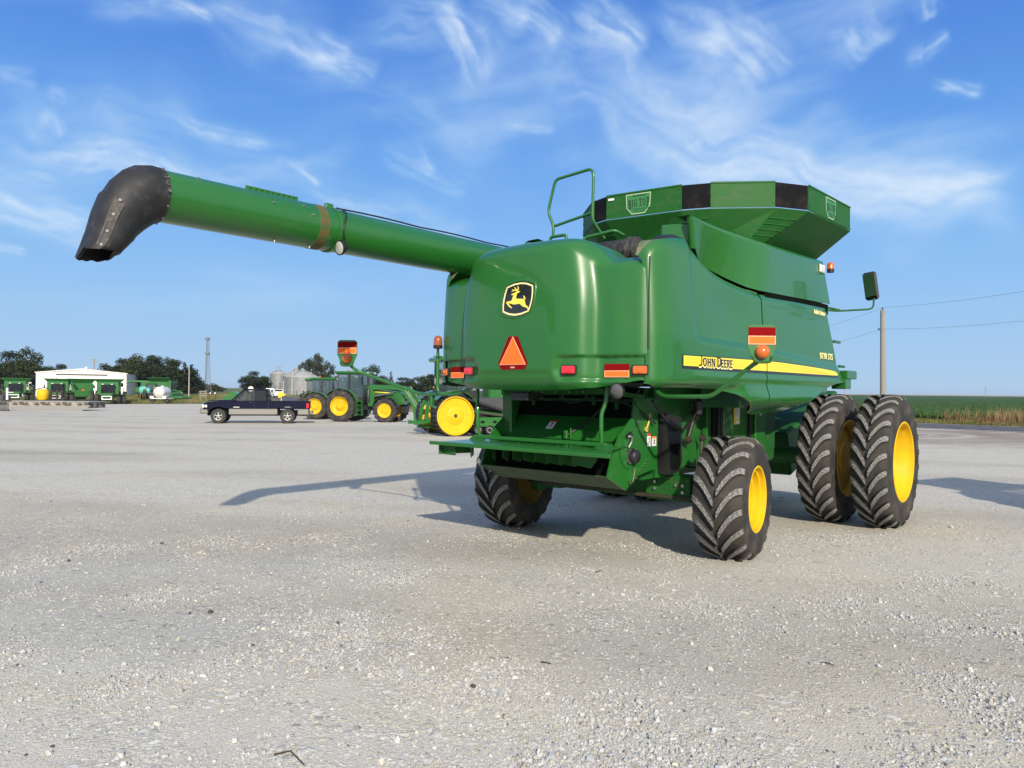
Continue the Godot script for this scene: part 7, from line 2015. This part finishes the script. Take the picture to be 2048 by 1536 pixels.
func build_background():
	var rng := RandomNumberGenerator.new(); rng.seed = 77
	var bark := mat("bark", lin(0.10, 0.085, 0.07), 0.9)
	var leafs := []
	for c in [lin(0.060, 0.082, 0.026), lin(0.078, 0.096, 0.034), lin(0.046, 0.064, 0.024), lin(0.088, 0.105, 0.036)]:
		var m := mat("foliage_%d" % leafs.size(), c, 0.75)
		m.vertex_color_use_as_albedo = true; m.backlight_enabled = true; m.backlight = Color(c.r * 0.5, c.g * 0.6, c.b * 0.3); m.metallic_specular = 0.2
		leafs.append(m)
	# prototypes, about 10 m tall; the rest are copies turned and scaled
	var protos := [make_tree("tree", 1, 10.0, 9.0, 0, leafs[0], bark), make_tree("tree", 2, 10.0, 8.0, 0, leafs[1], bark), make_tree("tree", 3, 10.0, 9.5, 1, leafs[1], bark), make_tree("conifer", 4, 10.0, 5.2, 2, leafs[2], bark), make_tree("tree", 5, 10.0, 11.0, 0, leafs[2], bark), make_tree("bush", 6, 3.0, 4.5, 3, leafs[3], bark)]
	var used_p := {}
	var put := func(p: int, u: float, d: float, h: float, w: float, label: String):
		var o: Node3D = protos[p]
		if used_p.has(p): o = dup(protos[p], Vector3.ZERO, 0.0, label)
		used_p[p] = true
		var base: float = 3.0 if p == 5 else 10.0
		o.position = px(u, d); o.rotation.y = rng.randf() * TAU; o.scale = Vector3(w, h / base, w)
		o.set_meta("label", label); o.set_meta("group", "trees beyond the yard")
	# columns: prototype, bearing, distance, height, width factor, label
	for q in [
		[4, 8, 150, 8.9, 0.95, "broad dark tree at the far left edge of the picture"], [0, 52, 152, 9.6, 0.75, "pointed tree rising highest left of the white shed"], [1, 28, 146, 6.2, 0.9, "lower tree between the left edge tree and the pointed one"], [4, -24, 150, 7.8, 1.1, "dark tree cut by the left edge of the picture"],
		[1, 76, 156, 6.4, 0.85, "round low tree touching the shed's left wall"], [0, 100, 175, 6.4, 0.8, "treetop showing above the shed roof near its left end"], [4, 128, 178, 7.1, 0.8, "treetop showing above the shed roof left of its ridge"],
		[1, 222, 165, 7.4, 0.9, "tree behind the right slope of the shed roof"], [4, 252, 152, 7.6, 0.8, "dark tree at the shed's right corner"], [0, 272, 150, 8.3, 0.85, "tall tree right of the shed, above the teal tank"], [1, 292, 158, 7.8, 0.85, "tree above the dark tractor and tank trailer"], [4, 312, 152, 8.3, 0.9, "broad dark tree behind the side-on combine's tank"], [2, 300, 168, 9.2, 0.8, "thin-topped tree peeping over the row right of the shed"], [0, 335, 156, 7.9, 0.85, "tree behind the cab of the side-on combine"], [4, 356, 150, 7.4, 0.8, "dark tree just left of the white light pole"], [3, 383, 152, 6.6, 1.25, "dark sloping evergreen at the right end of the shed's tree row"], [3, 368, 147, 6.9, 1.2, "dense evergreen behind the white light pole"],
		[5, 400, 300, 3.6, 1.5, "low distant bush left of the lattice tower"], [5, 416, 300, 4.0, 1.7, "low distant bush at the foot of the lattice tower"], [5, 432, 300, 3.0, 1.5, "low distant bush right of the lattice tower"], [5, 443, 310, 2.2, 1.2, "last small distant bush before the open horizon"],
		[4, 512, 185, 6.0, 0.72, "round dark tree left of the tall grain bin"], [0, 497, 187, 5.0, 0.5, "left shoulder tree of the round clump by the bins"], [1, 528, 188, 5.2, 0.5, "right shoulder tree of the round clump by the bins"],
		[2, 632, 240, 13.6, 1.0, "tallest open-crowned tree behind the big grain bin"], [2, 606, 240, 10.6, 0.65, "feathery tree left of the tallest one behind the bins"], [0, 655, 240, 10.6, 0.75, "dense right part of the tall grove behind the bins"], [1, 592, 235, 7.0, 0.5, "small tree between the tall bin and the big bin"],
		[1, 678, 215, 6.0, 0.6, "small tree above the left tractor's roof"], [0, 702, 190, 5.2, 0.6, "tree above the loader tractor's cab"], [4, 722, 190, 6.2, 0.7, "dark tree behind the left marker arm"], [0, 748, 190, 8.0, 0.9, "tall rounded tree right of the left marker paddle"], [3, 782, 186, 6.4, 0.7, "narrow pointed conifer right of the marker paddle"], [1, 765, 196, 5.8, 0.7, "low tree between the rounded tree and the conifer"], [4, 806, 190, 4.9, 0.8, "low broad tree right of the conifer"], [0, 834, 190, 5.0, 0.8, "low tree above the loader's tip"], [1, 858, 186, 6.0, 0.8, "tree left of the combine's beacon"], [4, 884, 186, 7.0, 0.9, "tree partly hidden by the combine's beacon"], [0, 915, 190, 6.5, 0.9, "tree behind the combine's left rear corner"]]:
		put.call(q[0], q[1], q[2], q[3], q[4], q[5])
	# --- white shed
	var sh := thing("shed", "white metal shed with a wide white sliding door and low gable", "shed", px(164, 136.0), 0.30)
	var wm := mat("white_sheet_metal", lin(0.80, 0.79, 0.74), 0.5); var dm := mat("door_white", lin(0.84, 0.84, 0.83), 0.45)
	var W := 7.3; var ev := 4.35; var rd := 5.05
	var b := MB.new()
	for s in [-1.0, 1.0]: b.box(Vector3(s * (W - 0.05), ev * 0.5, -6.0), Vector3(0.1, ev, 12.0))
	b.box(Vector3(0, ev * 0.5, -11.95), Vector3(2 * W, ev, 0.1))
	b.prism(PackedVector2Array([V(-W, 0), V(-4.05, 0), V(-4.05, 4.0), V(4.05, 4.0), V(4.05, 0), V(W, 0), V(W, ev), V(0, rd), V(-W, ev)]), 0.1, Transform3D(Basis(), Vector3(0, 0, -0.1)))
	part("wall", b, wm, sh)
	b = MB.new()
	for k in 36:      # standing ribs of the sheet
		var x := -W + 0.02 + 0.41 * k
		var y0 := 0.0 if absf(x) > 4.1 else 4.05
		b.box(Vector3(x, (y0 + rd - absf(x) / W * (rd - ev)) * 0.5, 0.02), Vector3(0.07, rd - absf(x) / W * (rd - ev) - y0 - 0.06, 0.05))
	part("wall_ribs", b, wm, sh)
	b = MB.new(); b.box(Vector3(0, 1.95, -0.15), Vector3(8.0, 3.9, 0.08)); var door := part("sliding_door", b, dm, sh)
	b = MB.new(); b.box(Vector3(0, 4.06, 0.10), Vector3(8.4, 0.14, 0.12), Basis(), 0.02); part("door_rail", b, mat("grey_trim", lin(0.10, 0.10, 0.10), 0.6), sh)
	b = MB.new()
	for s in [-1.0, 1.0]: b.quad(Vector3(0, rd + 0.05, 0.15), Vector3(0, rd + 0.05, -12.1), Vector3(s * (W + 0.15), ev + 0.02, -12.1), Vector3(s * (W + 0.15), ev + 0.02, 0.15))
	var rf := part("roof", b, mat("grey_roof_sheet", lin(0.16, 0.17, 0.18), 0.5, 0.3), sh)
	for s in [-1.0, 1.0]:
		b = MB.new(); b.bar(Vector3(0, rd, 0.17), Vector3(s * (W + 0.15), ev - 0.03, 0.17), 0.06, 0.16); part("fascia", b, wm, rf)
	b = MB.new(); b.lathe([V(0.28, 0.0), V(0.28, 0.25), V(0.4, 0.3), V(0.1, 0.5), V(0, 0.5)], 14, Transform3D(Basis(), Vector3(0.2, rd, -2.0))); part("roof_vent", b, WHITE, rf)
	# --- grain bins
	grain_bin("large round galvanised grain bin with a conical ribbed roof, front right", px(605, 172.0), 3.75, 4.1, 1.75)
	grain_bin("grain bin half hidden behind the large one", px(592, 183.0), 3.1, 4.5, 1.75)
	grain_bin("tall narrow grain bin standing on legs left of the others", px(557, 205.0), 2.25, 4.6, 1.05, 0.9)
	grain_bin("smallest grain bin, low and dark, in front of the tall narrow one", px(555, 190.0), 0.95, 2.3, 0.5)
	grain_bin("small grain bin squeezed between the smallest and the large bin", px(569, 186.0), 1.05, 2.9, 0.6)
	# --- poles, tower, lamps
	var wood := mat("weathered_wood", Color.WHITE, 0.9)
	tri_tex(wood, grime(lin(0.30, 0.275, 0.24), lin(0.17, 0.15, 0.13), 51, 0.35, 0.7, 0.05), 0.8)
	var grey := mat("pale_pole", lin(0.42, 0.41, 0.38), 0.8)
	pole("light_pole", "pale bare pole in the grass right of the shed's trees", px(378, 138.0), 5.6, 0.10, [], grey, 0.0, "pole")
	pole("utility_pole", "utility pole with cross arms rising behind the shed roof", px(188, 185.0), 8.4, 0.14, [8.1, 7.5], wood)
	pole("utility_pole", "utility pole with a cross arm behind the tall grain bin", px(559, 215.0), 8.1, 0.12, [7.9], wood)
	pole("utility_pole", "pale pole in front of the large grain bin", px(584, 158.0), 6.1, 0.11, [], grey)
	pole("utility_pole", "shorter pale pole left of the large grain bin", px(567, 160.0), 3.2, 0.09, [], grey, 0.0, "pole")
	var P0 := pole("utility_pole", "weathered wooden pole carrying two wires right of the combine", Vector3(25.75, 0, -52.0), 7.75, 0.20, [], wood, -0.012)
	var P1 := pole("utility_pole", "next wooden pole of the line, hidden behind the combine", Vector3(25.5, 0, -92.0), 7.8, 0.18, [], wood)
	pole("utility_pole", "far leaning pole with cross arms on the field's horizon", Vector3(353.0, 0, -560.0), 8.6, 0.2, [8.2, 7.0, 5.6], wood, 0.10)
	pole("utility_pole", "far thin pole just right of the combine's front bracket", Vector3(206.0, 0, -465.0), 7.0, 0.16, [6.9], wood)
	for k in 2:
		var w := thing("wire", ["upper power line running over the field to the right", "lower power line running over the field to the right"][k], "power line", Vector3.ZERO, 0.0, "power lines on the wooden poles")
		b = MB.new()
		var hts := [7.95, 6.45]
		var p := []
		for i in 15:
			var t := i / 14.0
			p.append(Vector3(lerpf(25.65, 25.75, t) - 0.12 * k, hts[k] - 4.0 * 0.85 * t * (1 - t), lerpf(-12.0, -52.0, t)))
		for i in range(1, 15):
			var t := i / 14.0
			p.append(Vector3(lerpf(25.75, 25.5, t) - 0.12 * k, hts[k] - 4.0 * 0.8 * t * (1 - t), lerpf(-52.0, -92.0, t)))
		b.tube(p, 0.008, 5); part("cable", b, mat("wire_grey", lin(0.20, 0.22, 0.24), 0.6), w)
		b = MB.new(); b.tube([p[8], p[8].lerp(p[9], 0.15)], 0.03, 6); b.tube([p[20], p[20].lerp(p[21], 0.2)], 0.03, 6); part("splice", b, BLACK, w)
	var tw := thing("lattice_tower", "slender grey lattice tower with two drum antennas, tallest thing on the left horizon", "radio tower", px(414, 260.0), 0.3)
	var legs := []
	for j in 3: legs.append(Vector3(cos(TAU * j / 3), 0, sin(TAU * j / 3)))
	var tg := mat("tower_steel", lin(0.22, 0.23, 0.24), 0.5, 0.4)
	var TH := 18.4
	for j in 3:
		b = MB.new(); b.tube([legs[j] * 1.35, legs[j] * 0.62 + Vector3(0, TH * 0.72, 0), legs[j] * 0.5 + Vector3(0, TH, 0)], 0.075, 6); part("tower_leg", b, tg, tw)
	b = MB.new()
	for k in 14:
		var y0 := TH * k / 14.0; var y1 := TH * (k + 1) / 14.0
		var r0 := lerpf(1.35, 0.5, y0 / TH); var r1 := lerpf(1.35, 0.5, y1 / TH)
		for j in 3:
			var m := (j + 1) % 3
			b.tube([legs[j] * r0 + Vector3(0, y0, 0), legs[m] * r1 + Vector3(0, y1, 0)], 0.045, 4, false); b.tube([legs[m] * r0 + Vector3(0, y0, 0), legs[j] * r1 + Vector3(0, y1, 0)], 0.045, 4, false); b.tube([legs[j] * r1 + Vector3(0, y1, 0), legs[m] * r1 + Vector3(0, y1, 0)], 0.04, 4, false)
	tag(part("bracing", b, tg, tw), "", "", "", "stuff")
	for y in [TH + 0.1, TH * 0.73]:
		b = MB.new(); b.lathe([V(0, -0.5), V(0.6, -0.45), V(0.85, -0.1), V(0.8, 0.3), V(0.4, 0.55), V(0, 0.6)], 18, Transform3D(Basis(), Vector3(0, y, 0))); part("antenna_drum", b, mat("drum_grey", lin(0.20, 0.20, 0.20), 0.6), tw)
	# --- signs, small things by the road
	var ys := thing("road_sign", "yellow pennant-shaped no-passing sign on a post by the road", "road sign", px(563, 92.0), 0.15)
	b = MB.new(); b.prism(PackedVector2Array([V(-0.35, -0.40), V(0.62, 0.02), V(-0.35, 0.42)]), 0.02, Transform3D(Basis(), Vector3(0, 1.75, 0.06))); part("sign_plate", b, mat("sign_yellow", lin(0.85, 0.48, 0.02), 0.5), ys)
	b = MB.new(); b.box(Vector3(0, 0.75, 0), Vector3(0.08, 1.7, 0.08)); part("sign_post", b, mat("sign_yellow", Color.YELLOW), ys)
	var rs := thing("round_sign", "round white disc on a thin post behind the pickup's roof", "sign", px(502, 120.0), 0.0)
	b = MB.new(); b.lathe([V(0, 0), V(0.44, 0), V(0.44, 0.03), V(0, 0.03)], 28, Transform3D(Basis(Vector3.RIGHT, Vector3(0, 0, 1), Vector3.DOWN), Vector3(0, 2.35, 0.03))); part("disc", b, WHITE, rs)
	b = MB.new(); b.box(Vector3(0, 1.1, 0), Vector3(0.07, 2.4, 0.06)); part("disc_post", b, BLACK, rs)
	var dl := thing("delineator", "orange and white marker post behind the pickup's bed", "marker post", px(549, 70.0), 0.0)
	b = MB.new(); b.lathe([V(0.07, 0.0), V(0.07, 0.35)], 12); part("white_foot", b, WHITE, dl)
	b = MB.new(); b.lathe([V(0.075, 0.35), V(0.075, 1.05), V(0, 1.07)], 12); part("orange_tube", b, mats["fluorescent_orange"], dl)
	var car := thing("car", "small white car driving on the road behind the pickup", "car", px(553, 143.0), 0.5)
	b = MB.new(); side_prism(b, [V(-2.1, 0.35), V(2.1, 0.35), V(2.15, 0.8), V(1.3, 0.95), V(0.7, 1.45), V(-1.4, 1.5), V(-2.1, 1.0)], -0.85, 0.85); part("car_body", b, WHITE, car)
	b = MB.new(); b.box(Vector3(0, 1.2, 2.02 - 0.2), Vector3(1.4, 0.36, 0.3), Basis(Vector3.RIGHT, 0.5)); b.box(Vector3(0, 1.22, 0.1), Vector3(1.72, 0.32, 1.8)); part("car_glass", b, mats["dark_glass"], car)
	for s in [-1.0, 1.0]:
		for z in [-1.35, 1.35]: small_wheel(car, "wheel", Vector3(s * 0.78, 0.33, z), 0.33, 0.2, 0.18, s, STEEL, 0, 0.03)
		box_part("tail_lamp", car, mats["red_lens"], [[Vector3(s * 0.7, 0.85, 2.08), Vector3(0.2, 0.14, 0.05)]], 0.01)
	var pt := thing("propane_tank", "small white propane tank lying on legs left of the white car", "propane tank", px(540, 150.0), 0.2)
	b = MB.new(); b.lathe([V(0, -0.9), V(0.35, -0.8), V(0.42, -0.55), V(0.42, 0.55), V(0.35, 0.8), V(0, 0.9)], 18, Transform3D(Basis(Vector3(0, -1, 0), Vector3(1, 0, 0), Vector3(0, 0, 1)), Vector3(0, 1.2, 0))); part("tank", b, WHITE, pt)
	b = MB.new(); b.box(Vector3(-0.5, 0.45, 0), Vector3(0.1, 0.9, 0.5)); b.box(Vector3(0.5, 0.45, 0), Vector3(0.1, 0.9, 0.5)); part("legs", b, WHITE, pt)
	var st := thing("signboard", "weathered wooden signboard on two stakes in the grass left of the pickup", "sign", px(406, 125.0), 0.1)
	for y in [1.0, 1.35, 1.7]:
		b = MB.new(); b.box(Vector3(0, y, 0), Vector3(1.3 - 0.2 * absf(y - 1.35), 0.14, 0.05)); part("board", b, wood, st)
	for x in [-0.4, 0.5]:
		b = MB.new(); b.box(Vector3(x, 0.9, -0.06), Vector3(0.1, 1.9, 0.06)); part("stake", b, wood, st)
	var ar := thing("arrow_board", "black board with white arrows in the grass behind the pickup's hood", "sign", px(425, 128.0), 0.1)
	b = MB.new(); b.box(Vector3(0, 1.3, 0), Vector3(1.3, 0.45, 0.05), Basis(), 0.01); part("board", b, BLACK, ar)
	b = MB.new(); b.prism(PackedVector2Array([V(-0.55, 1.3), V(-0.25, 1.45), V(-0.25, 1.15)]), 0.01, Transform3D(Basis(), Vector3(0, 0, 0.026))); b.prism(PackedVector2Array([V(0.2, 1.3), V(0.55, 1.48), V(0.55, 1.14)]), 0.01, Transform3D(Basis(), Vector3(0, 0, 0.026))); part("arrow", b, WHITE, ar)
	for x in [-0.5, 0.5]:
		b = MB.new(); b.box(Vector3(x, 0.55, -0.05), Vector3(0.08, 1.1, 0.05)); part("board_leg", b, BLACK, ar)
	var pp := thing("white_pipe", "long white pipe lying on the grass behind the pickup's hood", "pipe", px(446, 110.0), 0.05)
	b = MB.new(); b.tube([Vector3(-1.0, 0.75, 0), Vector3(1.0, 0.80, 0)], 0.09, 10); part("pipe_tube", b, WHITE, pp)
	b = MB.new(); b.box(Vector3(-0.7, 0.33, 0), Vector3(0.1, 0.7, 0.2)); b.box(Vector3(0.7, 0.33, 0), Vector3(0.1, 0.7, 0.2)); part("pipe_stand", b, BLACK, pp)
	var gw := thing("grain_wagon", "green sloping wagon half hidden by the pickup's windshield", "wagon", px(464, 72.0), 0.1)
	b = MB.new(); b.prism(PackedVector2Array([V(-0.5, 0.5), V(0.5, 0.5), V(0.85, 1.75), V(0.2, 1.95), V(-0.75, 1.2)]), 1.6, Transform3D(Basis(), Vector3(0, 0, -0.8))); part("wagon_box", b, GREEN, gw)
	for x in [-0.4, 0.4]: small_wheel(gw, "wheel", Vector3(x, 0.3, 0.5), 0.3, 0.2, 0.15, 1.0, YELLOW, 0, 0.03)
	build_field(rng)

func build_field(rng: RandomNumberGenerator):
	# soybean field: rows as a bumpy canopy sheet, leaf tufts along its near part
	var fm := mat("soybean_canopy", Color.WHITE, 0.85)
	tri_tex(fm, noise_tex(noise(91, 0.05, FastNoiseLite.TYPE_SIMPLEX_SMOOTH, 5), [[0.0, lin(0.018, 0.045, 0.012)], [0.5, lin(0.045, 0.095, 0.024)], [1.0, lin(0.085, 0.145, 0.04)]]), 0.14, true)
	fm.metallic_specular = 0.15
	var b := MB.new()
	var nz := noise(92, 0.5, FastNoiseLite.TYPE_SIMPLEX_SMOOTH, 3)
	var rows := []
	for j in 60:
		var t := pow(j / 59.0, 2.4)
		var r := []
		for i in 90:
			var u := i / 89.0
			var x0 := lerpf(-20.0, 72.0, u)
			var near := -(-road_z(x0)) - 11.0
			var x := lerpf(x0, lerpf(-150.0, 900.0, u), t); var z := lerpf(near, -900.0, t)
			r.append(Vector3(x, (0.60 + 0.10 * nz.get_noise_2d(x, z) - 0.1 * t) * smoothstep(-0.5, 2.5, j), z))
		rows.append(r)
	b.grid(rows, 1)
	tag(part("soybean_field", b, fm), "green soybean crop stretching from the road verge to the horizon", "crop field", "", "stuff")
	var leaf := mat("soy_leaf", Color.WHITE, 0.7)
	leaf.vertex_color_use_as_albedo = true; leaf.backlight_enabled = true; leaf.backlight = Color(0.10, 0.16, 0.04); leaf.metallic_specular = 0.2
	var tuft := grass_mesh(rng, 16, 0.30, 0.32, 0.075)
	var at := []; var tint := []
	for k in 9000:
		var t := pow(rng.randf(), 1.8)
		var x0 := rng.randf_range(8.0, 66.0)
		var x := x0 + t * rng.randf_range(0.0, 90.0); var z := road_z(x0) - 11.0 - t * 75.0
		at.append(Transform3D(Basis(Vector3.UP, rng.randf() * TAU).scaled(Vector3.ONE * rng.randf_range(0.8, 1.4)), Vector3(x, 0.35, z)))
		var v := rng.randf_range(0.7, 1.4)
		tint.append(Color(0.050 * v, 0.10 * v, 0.026 * v))
	tag(scatter("soybean_plants", tuft, leaf, at, tint), "near rows of leafy soybean plants behind the verge", "crop", "", "stuff")
	# the verge: short green grass, tall reddish brown grass further right
	var gm := mat("verge_grass", Color.WHITE, 0.85)
	gm.vertex_color_use_as_albedo = true; gm.backlight_enabled = true; gm.backlight = Color(0.15, 0.15, 0.06); gm.metallic_specular = 0.2
	var shorty := grass_mesh(rng, 26, 0.40, 0.45, 0.014); var tall := grass_mesh(rng, 22, 1.2, 0.75, 0.011)
	var a1 := []; var c1 := []; var a2 := []; var c2 := []
	for k in 9000:
		var x := rng.randf_range(-6.0, 62.0)
		var off := rng.randf_range(4.4, 11.5)
		var p := Vector3(x + off * 0.4, -0.02, road_z(x) - off * 0.95)
		var v := rng.randf_range(0.7, 1.3)
		a1.append(Transform3D(Basis(Vector3.UP, rng.randf() * TAU).scaled(Vector3.ONE * rng.randf_range(0.6, 1.3) * lerpf(0.6, 1.2, (off - 4.4) / 7.0)), p))
		c1.append(Color(0.135 * v, 0.145 * v, 0.045 * v) if rng.randf() < 0.7 else Color(0.24 * v, 0.20 * v, 0.09 * v))
	for k in 2200:
		var x := rng.randf_range(24.0, 60.0)
		var off := 7.8 + rng.randfn() * 1.6
		if rng.randf() > smoothstep(26.0, 31.0, x): continue
		var p := Vector3(x + off * 0.4, -0.02, road_z(x) - off * 0.95)
		var v := rng.randf_range(0.7, 1.3)
		a2.append(Transform3D(Basis(Vector3.UP, rng.randf() * TAU).scaled(Vector3.ONE * rng.randf_range(0.45, 1.2) * (0.75 + 0.5 * absf(patchn.get_noise_2d(x * 1.5, off * 2.0) + 0.3))), p))
		c2.append(Color(0.27 * v, 0.165 * v, 0.085 * v) if rng.randf() < 0.6 else (Color(0.30 * v, 0.23 * v, 0.12 * v) if rng.randf() < 0.5 else Color(0.13 * v, 0.14 * v, 0.045 * v)))
	tag(scatter("verge_grass", shorty, gm, a1, c1), "short green and straw grass along the far side of the road", "grass", "", "stuff")
	tag(scatter("tall_grass", tall, gm, a2, c2), "tall reddish brown grass on the verge at the right", "grass", "", "stuff")
	# grass at the yard's left edge
	var a3 := []; var c3 := []
	for k in 7000:
		var u := rng.randf_range(230.0, 830.0); var d := rng.randf_range(64.0, 150.0)
		var p := px(u, d)
		if d < lot_edge(p.x) + 0.5 or absf(-d - road_z(p.x)) < 7.0: continue
		var v := rng.randf_range(0.7, 1.3)
		a3.append(Transform3D(Basis(Vector3.UP, rng.randf() * TAU).scaled(Vector3.ONE * rng.randf_range(0.8, 1.6)), p))
		c3.append(Color(0.125 * v, 0.145 * v, 0.05 * v) if rng.randf() < 0.6 else Color(0.22 * v, 0.19 * v, 0.09 * v))
	tag(scatter("rough_grass", shorty, gm, a3, c3), "rough grass between the gravel lot and the trees", "grass", "", "stuff")
	var bush := dup(get_node("bush"), Vector3(27.6, 0, -57.0), 0.4, "small dark bush on the verge behind the outer drive wheel")
	bush.scale = Vector3(0.32, 0.42, 0.32); bush.set_meta("group", "")
	bush.remove_meta("group")
	# ripe field beyond
	var tan := mat("ripe_field", lin(0.36, 0.29, 0.18), 0.95)
	b = MB.new(); b.quad(Vector3(-100, 1.0, -950), Vector3(1600, 1.0, -950), Vector3(2400, 2.6, -1900), Vector3(-300, 2.6, -1900))
	tag(part("ripe_field", b, tan), "", "", "", "structure")

func build_small():   # bits lying on the gravel near the viewer
	var twig_m := mat("dark_twig", lin(0.05, 0.042, 0.035), 0.9); var rock_m := mat("dark_rock", lin(0.06, 0.055, 0.055), 0.9); var pale := mat("pale_rock", lin(0.50, 0.48, 0.44), 0.9)
	for q in [[Vector2(558, 1510), [Vector2(590, 1504), Vector2(618, 1532)], "thin bent dark twig at the bottom edge of the picture"], [Vector2(1088, 1325), [Vector2(1098, 1327), Vector2(1108, 1330)], "short dark stick on the pale gravel at lower middle"], [Vector2(1648, 1326), [Vector2(1660, 1328), Vector2(1672, 1333)], "small dark stick on the gravel at lower right"], [Vector2(1195, 1146), [Vector2(1204, 1143), Vector2(1210, 1146)], "small twig below the combine's rear axle"]]:
		var p0 := gpx(q[0])
		var t := thing("twig", q[2], "twig", p0)
		var b := MB.new()
		var p := [Vector3(0, 0.010, 0)]
		for v in q[1]: p.append(gpx(v) - p0 + Vector3(0, 0.014, 0))
		b.tube(p, 0.006, 6, true, 0.003); part("stem", b, twig_m, t)
	var rng := RandomNumberGenerator.new(); rng.seed = 5
	for q in [[427, 1225, 0.055, 0, "fist-sized black stone on the gravel at lower left"], [454, 1240, 0.04, 1, "pale upright stone beside the black stone"], [324, 1448, 0.045, 1, "pale stone left of the dark pebbles at the lower left"], [478, 1480, 0.045, 1, "flat white stone near the bottom of the picture"], [252, 1510, 0.05, 1, "angular pale stone at the bottom left"], [386, 1227, 0.03, 0, "small grey stone left of the black stone"], [143, 1122, 0.05, 0, "long dark lump on the gravel at the left"]]:
		var t := thing("stone", q[4], "stone", gpx(Vector2(q[0], q[1])))
		t.rotation.y = rng.randf() * TAU
		t.scale = Vector3(q[2], q[2] * 1.3, q[2])
		var o := part("rock", stone_mesh(rng), rock_m if q[3] == 0 else pale, t)

func gpx(v: Vector2) -> Vector3:   # a spot on the flat gravel ahead, given by its bearing and dip (tangents over 1500)
	var hz := 781.4 + (v.x - 1024.0) * 0.0105
	var d := 1500.0 * 1.9 / (v.y - hz)
	return Vector3((v.x - 1024.0) / 1500.0 * d + 0.0105 * 1.9 * 0.0, 0.0, -d)
